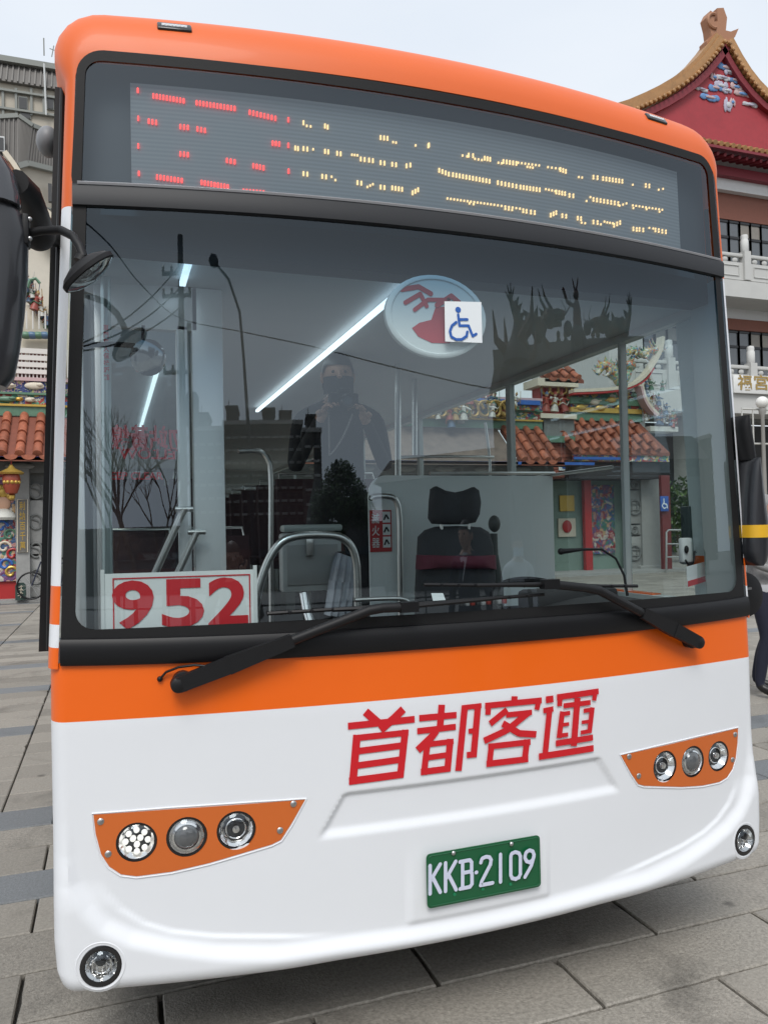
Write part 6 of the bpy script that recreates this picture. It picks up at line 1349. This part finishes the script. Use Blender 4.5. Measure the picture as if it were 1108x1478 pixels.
mb = MB(); mb.box(px_-.2, px_+.2, py_+.14, py_+.35, 3.8, 4.5); mb.build('switch_box', mat('transformer_grey', (.16, .165, .165), .5), up_, smooth=False)
mb = MB(); mb.tube([V((px_+.32, py_, -.022)), V((px_+.32, py_, 7.9))], .09, 10); mb.build('brace_pole', POLEC, up_)
NOTES = ['upper', 'middle', 'lower']
for i, (a, z) in enumerate((((258, 372), 9.4), ((256, 386), 8.8), ((257, 406), 8.3))):
    e = mirrored(120-4*i, 495+6*i, 14); mb = MB(); mb.tube(catenary(V((px_-.05, py_+.1, z)), e, .25), .022, 6); o = mb.build('power_line', WIRE, None); tag(o, f'{NOTES[i]} of the three dark power lines running left from the utility pole', 'power line', 'power lines at the utility pole')
mb = MB(); cps = [mirrored(104, 305, 7), mirrored(160, 355, 10), mirrored(205, 412, 14), V((px_, py_+.2, mirrored(256, 463, 18).z)), mirrored(360, 481, 16), mirrored(450, 500, 15), mirrored(560, 528, 14), mirrored(680, 556, 13), mirrored(760, 566, 12)]
D = []
for i in range(len(cps)-1):
    p0, p1, p2, p3 = cps[max(i-1, 0)], cps[i], cps[i+1], cps[min(i+2, len(cps)-1)]
    for k in range(6): t = k/6; D.append(.5*((2*p1)+(p2-p0)*t+(2*p0-5*p1+4*p2-p3)*t*t+(3*p1-p0-3*p2+p3)*t**3))
D.append(cps[-1]); mb.tube(D, .014, 6); tag(mb.build('telephone_cable', WIRE, None), 'long thin cable sagging across the reflection from left to right', 'cable')
# street lamp
hd = mirrored(312, 379, 14); c1 = mirrored(330, 402, 14); c2 = mirrored(346, 450, 14); c3 = mirrored(352, 520, 14); c4 = mirrored(358, 610, 14)
bx_, by_ = c4.x, c4.y; sl_ = empty('street_lamp', (bx_, by_, -.022), 'street lamp with a curved dark arm, mirrored in the windscreen', 'street lamp')
def flat(p): return V((p.x, by_, p.z))
mb = MB(); mb.tube([flat(hd), flat(c1), flat(c2), flat(c3), flat(c4), V((bx_+.1, by_, 2)), V((bx_+.1, by_, -.022))], [.03, .04, .045, .05, .06, .07, .09], 10); mb.build('arm', mat('lamp_dark', (.04, .042, .045), .5), sl_)
mb = MB(); h_ = flat(hd); d_ = (flat(hd)-flat(c1)).normalized(); mb.lathe([(.04, -.05), (.12, .02), (.16, .14), (.10, .26), (0, .28)], h_, d_, 14, sx=.8); mb.build('lamp_head', MATS['lamp_dark'], sl_)
# tower blocks
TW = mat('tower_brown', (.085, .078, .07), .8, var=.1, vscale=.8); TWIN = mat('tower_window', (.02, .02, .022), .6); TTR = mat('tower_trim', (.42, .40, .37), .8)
def tower(nm, x0p, x1p, ytop, D_, tanks, label):
    a, b = mirrored(x0p, ytop, D_), mirrored(x1p, ytop, D_); y = (a.y+b.y)/2; z = a.z*.5+b.z*.5
    t = empty('tower_block', ((a.x+b.x)/2, y, 0), label, 'building', 'tower blocks across the square')
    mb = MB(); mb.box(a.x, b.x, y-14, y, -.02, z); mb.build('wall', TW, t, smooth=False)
    fl = max(4, int(z/1.55)); nb = max(2, int((b.x-a.x)/1.5)); wn = MB(); bl = MB()
    for f in range(fl):
        zz_ = .6+f*(z-.8)/fl
        for k in range(nb):
            x = a.x+(k+.22)*(b.x-a.x)/nb; w_ = (b.x-a.x)/nb*.56; wn.box(x, x+w_, y+.01, y+.06, zz_+.35, zz_+1.15); bl.box(x-.08, x+w_+.08, y+.01, y+.35, zz_+.02, zz_+.3)
    wn.build('windows', TWIN, t, smooth=False)['kind'] = 'stuff'; bl.build('balconies', TTR, t, smooth=False)['kind'] = 'stuff'
    mb = MB(); mb.box(a.x-.2, b.x+.2, y-14, y+.3, z, z+.5); mb.build('parapet', TTR, t, smooth=False)
    for (tx0, tx1, ty) in tanks:
        p, q = mirrored(tx0, ty, D_), mirrored(tx1, ty, D_); mb = MB(); mb.box(p.x, q.x, y-5, y-.4, z+.5, p.z); mb.box(p.x-.2, q.x+.2, y-5.2, y-.2, p.z, p.z+.3); tk = mb.build('roof_house', TW, t, smooth=False)
        mb = MB(); mb.tube([V((p.x+.4, y-2, p.z)), V((p.x+.4, y-2, p.z+1.4))], .06, 5); mb.build('aerial', TW, tk)
    return t
tower('a', 274, 322, 622, 88, [(286, 300, 598)], 'broad dark tower block at the left of the mirrored skyline')
tower('b', 322, 436, 613, 90, [(326, 342, 588), (379, 396, 592), (404, 420, 596)], 'widest dark tower block with three roof houses in the mirrored skyline')
tower('c', 437, 463, 624, 84, [(443, 456, 601)], 'narrow dark tower block beside the round tree in the mirrored skyline')
tower('d', 1000, 1012, 640, 110, [], 'slim grey tower at the right edge of the mirrored skyline'); tower('e', 1018, 1030, 632, 110, [], 'second slim grey tower at the right edge of the mirrored skyline')
# low shops and a wall in front of them
a, b = mirrored(232, 742, 60), mirrored(545, 742, 60)
sh_ = empty('shop_row', ((a.x+b.x)/2, -62, 0), 'low dark row of shops below the mirrored tower blocks', 'building')
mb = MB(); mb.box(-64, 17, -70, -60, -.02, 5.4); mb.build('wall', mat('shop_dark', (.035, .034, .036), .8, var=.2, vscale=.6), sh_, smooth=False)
for k in range(-10, 10):
    mb = MB(); mb.box(-23+4*k, -19.6+4*k, -59.98, -59.4, 2.7, 3.3); mb.build('awning', mat('awning_%d' % (k % 3), ((.05, .05, .055), (.08, .03, .025), (.03, .05, .06))[k % 3], .8), sh_, smooth=False)
    mb = MB(); mb.box(-22.8+4*k, -19.9+4*k, -59.97, -59.9, .1, 2.6); mb.build('shutter', mat('shutter_grey', (.07, .07, .07), .7), sh_, smooth=False)
fe = empty('street_fence', (0, -20, 0), 'dark street fence with thin rails across the square', 'fence')
for z in (.5, 1.0):
    mb = MB(); mb.tube([V((-14, -20, z)), V((9, -20, z))], .03, 6); mb.build('rail', WIRE, fe)
for k in range(12):
    mb = MB(); mb.tube([V((-14+2.09*k, -20, -.022)), V((-14+2.09*k, -20, 1.25))], .04, 6); mb.build('post', WIRE, fe)
# added dark hall, blocks the sky reflection on the right of the windscreen
ha, hb_ = mirrored(548, 640, 46), mirrored(1012, 640, 46); hx = (hb_-ha); hx.z = 0; hl_ = hx.length; hx.normalize(); hn = V((hx.y, -hx.x, 0)); hc = (ha+hb_)/2; hc.z = 0
if hn.dot(-hc) < 0: hn = -hn
hall = empty('sky_block_hall', hc, 'added long dark hall with a shallow roof, blocking the mirrored sky on the right', 'building')
def hw3(u, v_, z): return hc+hx*u+hn*v_+V((0, 0, z))
HH = 8.2
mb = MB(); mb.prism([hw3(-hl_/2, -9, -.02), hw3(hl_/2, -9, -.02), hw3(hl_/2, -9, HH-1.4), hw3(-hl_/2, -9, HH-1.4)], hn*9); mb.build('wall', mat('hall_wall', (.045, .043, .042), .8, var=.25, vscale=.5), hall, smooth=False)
mb = MB(); mb.prism([hw3(-hl_/2-.6, .8, HH-1.5), hw3(-hl_/2-.6, -4.5, HH+.6), hw3(-hl_/2-.6, -9.8, HH-1.5)], hx*(hl_+1.2)); mb.build('roof', mat('hall_roof', (.05, .036, .03), .7, var=.3, vscale=.8), hall, smooth=False)
for k in range(int(hl_/3.2)):
    u = -hl_/2+1.6+3.2*k; mb = MB(); mb.prism([hw3(u-.9, .01, 1.0), hw3(u+.9, .01, 1.0), hw3(u+.9, .01, 3.0), hw3(u-.9, .01, 3.0)], hn*.08); mb.build('window', mat('hall_window', (.03, .032, .036), .3), hall, smooth=False)
    mb = MB(); mb.prism([hw3(u-.9, .01, 4.0), hw3(u+.9, .01, 4.0), hw3(u+.9, .01, 5.6), hw3(u-.9, .01, 5.6)], hn*.08); mb.build('window', MATS['hall_window'], hall, smooth=False)
# round tree
p0, p1_t, pt_ = mirrored(448, 740, 35), mirrored(538, 740, 35), mirrored(492, 656, 35)
tx, ty_ = (p0.x+p1_t.x)/2, pt_.y; rt = (p1_t.x-p0.x)/2*1.05
tr_ = empty('round_tree', (tx, ty_, -.022), 'round dark leafy tree mirrored low in the windscreen', 'tree')
rd = random.Random(5); cl = []
for _ in range(44):
    u = V((rd.gauss(0, 1), rd.gauss(0, 1), rd.gauss(0, .8))).normalized()*rd.uniform(.55, .82); cl.append((V((tx+u.x*rt, ty_+u.y*rt, pt_.z-rt*.86+u.z*rt*.74)), (rt*.30, rt*.30, rt*.21)))
leaf_crown('crown', [LEAF[0], LEAF[2], mat('leaf_e', (.02, .042, .012), .6)], cl, 330, .13, tr_, 11)
mb = MB(); mb.tube([V((tx, ty_, -.022)), V((tx+.05, ty_, 1.5)), V((tx-.05, ty_, pt_.z-rt)), V((tx, ty_, pt_.z-.8))], [.22, .17, .12, .03], 10)
for k in range(6): a = k*1.1; mb.tube([V((tx, ty_, pt_.z-rt*1.5+.2*k)), V((tx+rt*.7*math.cos(a), ty_+rt*.7*math.sin(a), pt_.z-rt*.8+.15*k))], [.08, .02], 6)
mb.build('trunk', MATS['bark'], tr_)
# bare trees on the left
def bare_tree(base, H, seed, label):
    rd = random.Random(seed); root = empty('bare_tree', base, label, 'tree', 'bare trees by the utility pole'); tk = MB(); tw = MB()
    def grow(p, d, L_, r, lev):
        q = p+d*L_; (tk if lev < 2 else tw).tube([p, p.lerp(q, .5)+V((rd.uniform(-.04, .04), 0, 0)), q], [r, r*.85, r*.7], 6 if lev < 2 else 4, caps=False)
        if lev >= 5: return
        for _ in range(3 if lev < 3 else 2):
            a = rd.uniform(0, 6.28); s_ = rd.uniform(.35, .75); nd = (d+V((math.cos(a)*s_, math.sin(a)*s_, rd.uniform(-.05, .2)))).normalized(); grow(q, nd, L_*rd.uniform(.62, .82), r*.62, lev+1)
    grow(V(base), V((rd.uniform(-.1, .1), 0, 1)).normalized(), H*.34, H*.016, 0)
    tk.build('trunk', MATS['bark'], root); tw.build('twigs', MATS['bark'], root); return root
for i, (px, D_, H, sd) in enumerate(((196, 14, 5.0, 3), (170, 17, 5.4, 8), (236, 16, 4.6, 21))):
    p = mirrored(px, 690, D_); bare_tree((p.x, p.y, -.022), H, sd, ('bare tree nearest the utility pole in the mirrored street', 'bare tree at the far left of the mirrored street', 'bare tree standing right beside the utility pole base')[i])
# pavilion with dragons on its ridge, over the photographer's right shoulder
pa, pb_ = mirrored(716, 512, 14), mirrored(925, 512, 14); ax_ = (pb_-pa); ax_.z = 0; L_ = ax_.length; ax_.normalize(); nx_ = V((ax_.y, -ax_.x, 0)); mid = (pa+pb_)/2; zr = (pa.z+pb_.z)/2-.1
if nx_.dot(V((0, 0, 0))-mid) < 0: nx_ = -nx_
pav = empty('temple_pavilion', (mid.x, mid.y, 0), 'dark temple pavilion with dragons on its ridge, mirrored in the windscreen', 'pavilion')
def pw(u, v, z): return V((mid.x, mid.y, 0))+ax_*u+nx_*v+V((0, 0, z))
HL = L_/2+.1; ZE = zr-1.1
mb = MB(); mb.prism([pw(-HL, -2.6, 0), pw(HL, -2.6, 0), pw(HL, -2.6, ZE), pw(-HL, -2.6, ZE)], nx_*3.6); mb.build('hall', mat('hall_dark', (.05, .03, .028), .7, var=.2), pav, smooth=False)
for s in (1, -1):
    mb = MB(); rws = []
    for k in range(7): t = k/6; rws.append([pw(u, s*(1.5*(1-t)), ZE+(zr-ZE)*(t**1.4)) for u in (-HL-.2*(1-t), HL+.2*(1-t))])
    mb.grid(rws); mb.build('roof_slope', mat('old_tile', (.045, .03, .026), .7, var=.3), pav)
    for i in range(int(2*HL/.4)):
        u = -HL+.2+.4*i; mb = MB(); mb.tube([pw(u, s*(1.5*(1-t)), ZE+.06+(zr-ZE)*(t**1.4)) for t in (0, .33, .66, 1)], .09, 6); mb.build('tile_roll', mat('old_tile', (.045, .03, .026), .7, var=.3), pav)
mb = MB(); mb.prism([pw(-HL, -.2, zr-.1), pw(HL, -.2, zr-.1), pw(HL, -.2, zr+.30), pw(-HL, -.2, zr+.30)], nx_*.4); mb.build('ridge', STONED, pav, smooth=False)
def mp_(px, py): p = mirrored(px, py, 14); u = (p-V((mid.x, mid.y, p.z))).dot(ax_); return pw(u, .1, p.z)
DARKD = patchwork('dark_ceramic', [(.10, .12, .05), (.20, .09, .03), (.05, .12, .10), (.16, .13, .07), (.03, .03, .03)], 8)
dragon(pav, [mp_(738, 440), mp_(746, 462), mp_(752, 490), mp_(768, 470), mp_(778, 490), mp_(786, 470), mp_(793, 466)], .16, DARKD, face=ax_)
dragon(pav, [mp_(908, 450), mp_(902, 478), mp_(897, 492), mp_(888, 474), mp_(880, 492), mp_(873, 474), mp_(868, 474)], .14, DARKD, face=-ax_)
# rider on a beast between them
c = mp_(833, 492); mb = MB(); mb.ball(c, (.32, .22, .26), 12, 8)
for s in (-1, 1):
    for q in (-1, 1): mb.tube([c+ax_*(.2*s)+nx_*(.1*q), c+ax_*(.24*s)+nx_*(.12*q)-V((0, 0, .5))], [.09, .07], 6)
mb.ball(c+ax_*-.38+V((0, 0, .18)), .17, 10, 8); mb.ball(c+ax_*.38+V((0, 0, .16)), .16, 10, 8); bo = mb.build('ridge_beast', mat('beast_navy', (.02, .03, .05), .5), pav)
mb = MB(); mb.tube([c+V((0, 0, .2)), c+V((0, 0, .62)), c+V((0, 0, .8))], [.17, .14, .06], 8); mb.ball(c+V((0, 0, .88)), .11, 10, 8); mb.tube([c+V((0, 0, .6)), c-ax_*.35+V((0, 0, .75)), c-ax_*.5+V((0, 0, 1.05))], .05, 6)
for s in (-1, 1): mb.tube([c+V((0, 0, .9)), c+ax_*(.12*s)+V((0, 0, 1.25))], [.05, .01], 5)
mb.build('ridge_rider', mat('rider_rust', (.14, .05, .03), .5), pav)
for px in (806, 816, 855, 862):
    c = mp_(px, 506); mb = MB(); mb.ball(c, (.12, .1, .2), 8, 6); mb.ball(c+V((0, 0, .25)), .08, 8, 6); mb.build('ridge_figure', DARKD, pav)

# carved dark pillar standing left of the pavilion
b0, t0_ = mirrored(750, 640, 9), mirrored(746, 476, 9); w0 = (mirrored(766, 640, 9)-mirrored(734, 640, 9)).length/2
cpil = empty('carved_pillar', (b0.x, b0.y, -.022), 'dark carved stone pillar mirrored left of the ridge dragons', 'pillar')
mb = MB(); H_ = t0_.z; prof = [(w0*1.5, -.02), (w0*1.5, .25), (w0*1.1, .35)]+[(w0*(.85+.12*math.sin(i*1.7)), .35+(H_-.9)*i/14) for i in range(1, 15)]+[(w0*1.2, H_-.5), (w0*1.1, H_-.35), (w0*.4, H_-.1), (.02, H_+.1)]
mb.lathe(prof, (b0.x, b0.y, 0), (0, 0, 1), 14); mb.build('shaft', mat('pillar_dark', (.05, .052, .055), .7, var=.4, vscale=6, bump=.8, bscale=10), cpil)
rd = random.Random(4)
for k in range(4):
    ph_ = rd.uniform(0, 6.28); mb = MB(); mb.tube([V((b0.x+w0*1.0*math.cos(ph_+i*.35), b0.y+w0*1.0*math.sin(ph_+i*.35), .4+(H_-1.0)*i/18)) for i in range(19)], [w0*(.22+.08*math.sin(i)) for i in range(19)], 6); mb.build('carved_dragon', mat('pillar_dark', (.05, .052, .055), .7), cpil)
for k in range(5):
    a = rd.uniform(0, 6.28); z = H_-rd.uniform(.1, 1.6); mb = MB(); mb.tube([V((b0.x, b0.y, z)), V((b0.x+w0*1.8*math.cos(a), b0.y+w0*1.8*math.sin(a), z+.35)), V((b0.x+w0*2.0*math.cos(a), b0.y+w0*2.0*math.sin(a), z+.8))], [w0*.4, w0*.25, .01], 6); mb.build('carved_flame', mat('pillar_rust', (.09, .045, .025), .7), cpil)
# ================================================================== people
SKINM = mat('skin', (.42, .25, .18), .55, var=.05, vscale=20)
def person(label, loc, face, H, top, bottom, shoe, hair, arms, hairstyle='short', legs=None, mask=None, sleeves=True, fingers=True, inner=None, lean=0.0, nod=0.0):
    """one skinned body facing `face` (radians, 0 = towards -Y); arms = two lists of (elbow, wrist, finger direction) in body space, metres for 1.72 m"""
    k = H/1.72; root = empty('person', loc, label, 'person'); R = Matrix.Rotation(face, 3, 'Z'); L0 = V(loc)
    def W(p): return L0+R @ (V(p)*k)
    vs_, es_, rad, reg = [], [], [], []
    def j(p, r): vs_.append(V(p)); rad.append(r if isinstance(r, tuple) else (r, r)); return len(vs_)-1
    def e(a, b, g): es_.append((a, b)); reg.append(g)
    pel = j((0, 0, .95), (.150, .105)); wa = j((0, lean*.3, 1.08), (.135, .10)); ch = j((0, lean*.7, 1.28), (.155, .112)); nb = j((0, lean, 1.44), (.085, .075)); nk = j((0, lean-.005, 1.51), (.052, .055)); hb = j((0, lean-.02, 1.57), (.055, .06))
    e(pel, wa, 'torso'); e(wa, ch, 'torso'); e(ch, nb, 'torso'); e(nb, nk, 'neck'); e(nk, hb, 'neck')
    lg_ = legs or [((-.10, -.02, .50), (-.10, .0, .09), (-.11, -.16, .035)), ((.10, -.02, .50), (.10, .0, .09), (.11, -.16, .035))]
    for s, (kn, an, to) in zip((-1, 1), lg_):
        hp_ = j((s*.095, 0, .88), (.098, .10)); k1 = j(((s*.095+kn[0])/2, kn[1]/2, (.88+kn[2])/2), (.082, .085)); kn_ = j(kn, .062); sh1 = j(((kn[0]*.6+an[0]*.4), (kn[1]*.6+an[1]*.4)+.015, kn[2]*.6+an[2]*.4), .058); an_ = j(an, .042); to_ = j(to, (.045, .03))
        e(pel, hp_, 'hip'); e(hp_, k1, 'leg'); e(k1, kn_, 'leg'); e(kn_, sh1, 'leg'); e(sh1, an_, 'leg'); e(an_, to_, 'foot')
    hands = []
    for s, (el, wr, fd) in zip((-1, 1), arms):
        cl_ = j((s*.10, lean, 1.42), (.07, .07)); so = j((s*.185, lean, 1.40), .062); ua = j((V((s*.185, lean, 1.40))*.5+V(el)*.5), .052); el_ = j(el, .042); fa = j(V(el)*.5+V(wr)*.5, .038); wr_ = j(wr, .027)
        fdv = V(fd).normalized(); pm = V(wr)+fdv*.055; pm_ = j(pm, (.036, .02))
        e(nb, cl_, 'torso'); e(cl_, so, 'torso'); e(so, ua, 'arm'); e(ua, el_, 'arm'); e(el_, fa, 'fore'); e(fa, wr_, 'fore'); e(wr_, pm_, 'hand'); hands.append((s, V(wr), fdv, pm))
    me = bpy.data.meshes.new('person_body'); me.from_pydata([W(p)-L0 for p in vs_], es_, []); o = bpy.data.objects.new('person_body', me); COL.objects.link(o); o.location = L0
    sk_ = o.modifiers.new('s', 'SKIN'); sk_.use_smooth_shade = True; ss = o.modifiers.new('d', 'SUBSURF'); ss.levels = 1; ss.render_levels = 1
    for i, v in enumerate(me.skin_vertices[0].data): v.radius = (rad[i][0]*k, rad[i][1]*k); v.use_root = (i == 0)
    bpy.context.view_layer.update(); ev = bpy.data.meshes.new_from_object(o.evaluated_get(bpy.context.evaluated_depsgraph_get()))
    bm = MB(); names = ['torso', 'arm', 'fore', 'hand', 'leg', 'foot', 'neck', 'hip']
    mt_of = {'torso': 0, 'arm': 0, 'fore': 0 if sleeves else 2, 'hand': 2, 'leg': 1, 'hip': 1, 'foot': 3, 'neck': 2}
    seg = [(W(vs_[a])-L0, W(vs_[b])-L0, mt_of[g]) for (a, b), g in zip(es_, reg)]
    def near(p):
        best, bi = 9, 0
        for a, b, m_ in seg:
            d = b-a; t = max(0, min(1, (p-a).dot(d)/d.length_squared)); dd = (p-a-d*t).length
            if dd < best: best, bi = dd, m_
        return bi
    bm.add([v.co+L0 for v in ev.vertices], [tuple(p.vertices) for p in ev.polygons])
    bm.m = []
    for p in ev.polygons:
        c_ = p.center; m_ = near(c_)
        if m_ == 0 and c_.z < .93*k: m_ = 1
        if m_ == 1 and c_.z > .97*k and abs((R.inverted() @ c_).x) < .2*k: m_ = 0
        bm.m.append(m_)
    bpy.data.objects.remove(o); bpy.data.meshes.remove(ev)
    # head, ears, nose and fingers join the same body mesh
    def hl(p): # head space, tilted by nod
        q = Matrix.Rotation(nod, 3, 'X') @ V(p); return W(V((0, lean-.03, 1.615))+q)
    bm.mi(2); n0 = len(bm.v); bm.ball((0, 0, 0), (.076, .095, .115), 18, 14)
    for i in range(n0, len(bm.v)):
        p = V(bm.v[i]); t = max(0, -p.z/.115); p.x *= 1-.28*t; p.y = p.y*(1-.12*t)-.012*t; bm.v[i] = tuple(hl(p))
    bm.tube([hl((0, -.088, .015)), hl((0, -.108, -.018)), hl((0, -.094, -.028))], [.010*k, .015*k, .010*k], 8)
    for s in (-1, 1): n0 = len(bm.v); bm.ball((s*.078, .008, -.005), (.012, .022, .032), 8, 6); [bm.v.__setitem__(i, tuple(hl(bm.v[i]))) for i in range(n0, len(bm.v))]
    if fingers:
        for s, wr, fd, pm in hands:
            side = fd.cross(V((0, 0, 1)) if abs(fd.z) < .8 else V((0, 1, 0))).normalized(); nrm = side.cross(fd).normalized(); curl = -nrm if nrm.z > 0 else nrm
            for q, (off, ln) in enumerate(((-.027, .060), (-.009, .072), (.009, .068), (.026, .054))):
                b0 = pm+side*off+fd*.012; bm.tube([W(b0), W(b0+fd*ln*.5+curl*.006), W(b0+fd*ln*.8+curl*.022), W(b0+fd*ln*.92+curl*.042)], [.0092*k, .0086*k, .008*k, .006*k], 7)
            b0 = wr+fd*.02+side*(-s*.022); bm.tube([W(b0), W(b0+fd*.025+side*(-s*.028)+curl*.01), W(b0+fd*.05+side*(-s*.034)+curl*.022)], [.011*k, .0095*k, .007*k], 7)
    bo = bm.build('body', [top, bottom, SKINM, shoe], root, angle=75)
    # eyes, mouth, hair
    for s in (-1, 1): mb = MB(); mb.ball(hl((s*.030, -.083, .012)), .0085*k, 8, 6); mb.build('eye', mat('eye_dark', (.02, .015, .012), .2), root)
    if mask is None:
        mb = MB(); mb.tube([hl((-.022, -.084, -.055)), hl((0, -.092, -.056)), hl((.022, -.084, -.055))], .004*k, 6); mb.build('mouth', mat('lips', (.30, .12, .10), .5), root)
    else:
        mb = MB(); rws = []
        for a, z_ in ((.0, -.012), (.1, -.03), (.12, -.06), (.06, -.098)): rws.append([hl((.083*math.sin(t)*(1-a*.3), -.108*math.cos(t)*(1-a*.2)-.004, z_)) for t in [-1.25+2.5*q/12 for q in range(13)]])
        mb.grid(rws); mb.build('face_mask', mask, root)
    mb = MB(); n0 = len(mb.v); rws = []
    for i in range(9):
        t = math.pi/2*i/8; row = []
        for q in range(20):
            p = 2*math.pi*q/20; fr_ = -math.sin(p)     # +1 at the face
            low = .35 if fr_ > .35 else (-.55 if hairstyle == 'short' else -.95)
            if -.1 < fr_ <= .35: low = .05 if hairstyle == 'short' else -.7
            zz_ = low+(1-low)*math.sin(t); rr_ = math.sqrt(max(0, 1-max(0, zz_)**2)) if zz_ > 0 else 1-.1*abs(zz_)
            row.append(hl((.083*rr_*math.cos(p)*1.02, .101*rr_*math.sin(p)*1.02+.004, .122*zz_+.003)))
        rws.append(row)
    mb.grid(rws, close=True); mb.build('hair', hair, root)
    if inner:
        mb = MB(); a = W((0, lean-.125, 1.30)); mb.prism([W((-.045, lean-.085, 1.455)), W((.045, lean-.085, 1.455)), W((.0, lean-.128, 1.27))], R @ V((0, -.008, 0))); mb.build('shirt_front', inner, root, smooth=False)
        mb = MB(); mb.tube([W((.06*math.cos(t), lean+.06*math.sin(t)-.005, 1.475)) for t in [2*math.pi*q/14 for q in range(15)]], .013*k, 6); mb.build('collar', inner, root)
    return root, W
BLACKC = mat('cloth_black', (.014, .014, .016), .85, bump=.2, bscale=80); NAVY = mat('cloth_navy', (.012, .014, .03), .85, bump=.2, bscale=90); KNIT = mat('knit_grey', (.26, .26, .26), .95, var=.25, vscale=120, bump=.6, bscale=160)
SHOE = mat('shoe_black', (.012, .011, .011), .4); HAIRB = mat('hair_black', (.012, .010, .009), .5); HAIRG = mat('hair_grey', (.22, .22, .22), .6, var=.3, vscale=60); HAIRBR = mat('hair_brown', (.07, .035, .018), .5)
SHIRT = mat('cloth_white', (.50, .51, .54), .8, bump=.2, bscale=60); MASKW = mat('mask_dark', (.03, .032, .036), .8)
# man at the right, half hidden by the far mirror
foot = at_z(1107, 1001, 0.0)
pr1, W1 = person('grey-haired man in a grey knit jacket and dark trousers behind the far mirror', (foot.x-.02, foot.y, 0), math.radians(35), 1.74, KNIT, NAVY, SHOE, HAIRG, [((-.25, .02, 1.14), (-.12, -.20, 1.05), (.6, -.6, .2)), ((.25, .02, 1.14), (.10, -.22, 1.08), (-.7, -.5, .2))], legs=[((-.13, -.05, .50), (-.17, .02, .09), (-.19, -.14, .035)), ((.10, -.02, .50), (.11, .10, .09), (.13, -.06, .035))])
mb = MB(); mb.lathe([(.165, .905), (.17, .93), (.163, .97)], (foot.x-.02, foot.y, 0), (0, 0, 1), 20); mb.build('shirt_hem', SHIRT, pr1)
# passenger standing inside with a camera raised
hp = at_y(487, 545, 1.62); py0 = 1.62
fz_ = hp.z-1.615*1.0-.01
sc_h = 1.70; foot_z = .36
arms_c = [((-.23, -.08, 1.14), (-.11, -.30, 1.36), (.4, -.5, .5)), ((.23, -.08, 1.14), (.11, -.30, 1.35), (-.4, -.5, .5))]
stepz = max(foot_z, hp.z-1.615*sc_h/1.72)
mb = MB(); mb.box(hp.x-.35, hp.x+.35, py0-.2, py0+.3, .3601, stepz-.0005, .01); pod = mb.build('aisle_platform', FLOORM, bus)
pr2, W2 = person('masked photographer in black raising a camera inside the bus', (hp.x, py0, stepz), math.radians(-12), sc_h, BLACKC, BLACKC, SHOE, HAIRB, arms_c, mask=MASKW, nod=.05)
cmr = empty('camera_in_hands', W2((0, -.36, 1.44)), 'black camera with a pale strap held by the masked photographer', 'camera')
a = W2((-.07, -.39, 1.50)); c = W2((0, -.36, 1.425)); mb = MB(); mb.box(c.x-.068, c.x+.068, c.y-.02, c.y+.03, c.z-.045, c.z+.045, .008); mb.box(c.x-.028, c.x+.028, c.y-.018, c.y+.02, c.z+.046, c.z+.066, .006); mb.build('camera_body', BLACKP, cmr)
mb = MB(); mb.lathe([(.033, 0), (.035, .04), (.032, .06), (.026, .062), (.02, .05)], c+V((0, -.02, 0)), (0, -1, 0), 20); mb.build('lens', BLACKG, cmr)
mb = MB(); mb.tube(catenary(c+V((-.07, .01, .02)), W2((-.06, -.16, 1.2)), .02, 8)+catenary(W2((-.06, -.16, 1.2)), c+V((.07, .01, .02)), .04, 8), .004, 5); mb.build('strap', mat('strap_pale', (.4, .4, .4), .7), cmr)
# the person taking this picture, seen only as a reflection
pr3, W3 = person('brown-haired person in dark clothes holding up a phone, mirrored above the route card', (CAM.x+.06, CAM.y-.52, 0), math.pi+math.radians(-8), 1.60, BLACKC, NAVY, SHOE, HAIRBR, [((-.25, -.10, 1.22), (-.07, -.40, 1.52), (.3, -.3, .8)), ((.25, -.10, 1.22), (.08, -.40, 1.52), (-.3, -.3, .8))], hairstyle='long')
ph = empty('phone', CAM-FW*.05-V((0, 0, .10)), 'dark phone held up by the brown-haired person', 'phone')
cc_ = CAM-FW*.05-UP*.055; mb = MB(); n0 = len(mb.v); mb.box(-.036, .036, -.075, .075, -.004, .004, .003)
for i in range(n0, len(mb.v)): p = mb.v[i]; mb.v[i] = tuple(cc_+RT*p[0]+UP*p[1]+FW*p[2])
mb.build('phone_body', BLACKG, ph)
mb = MB(); mb.lathe([(.008, 0), (.008, .002), (0, .0022)], cc_+RT*.02+UP*.055+FW*.004, FW, 12); mb.build('phone_lens', BLACKG, ph)
# bystander in a suit, mirrored in front of the driver's seat
sp_ = mirrored(672, 745, 3.6)
person('man in a dark suit and white collar, mirrored in front of the driver seat', (sp_.x, sp_.y, 0), math.radians(235), 1.74, NAVY, NAVY, SHOE, HAIRB, [((-.25, .03, 1.14), (-.24, -.06, .88), (0, -.2, -1)), ((.25, .03, 1.14), (.24, -.06, .88), (0, -.2, -1))], inner=SHIRT)
sp2 = mirrored(745, 770, 4.6)
person('bystander in a white shirt and dark trousers, mirrored beside the cab curtain', (sp2.x, sp2.y, 0), math.radians(200), 1.66, SHIRT, NAVY, SHOE, HAIRB, [((-.25, .03, 1.14), (-.2, -.14, .95), (.2, -.5, -.6)), ((.25, .03, 1.14), (.2, -.14, .95), (-.2, -.5, -.6))], mask=mat('mask_blue', (.35, .45, .55), .8))
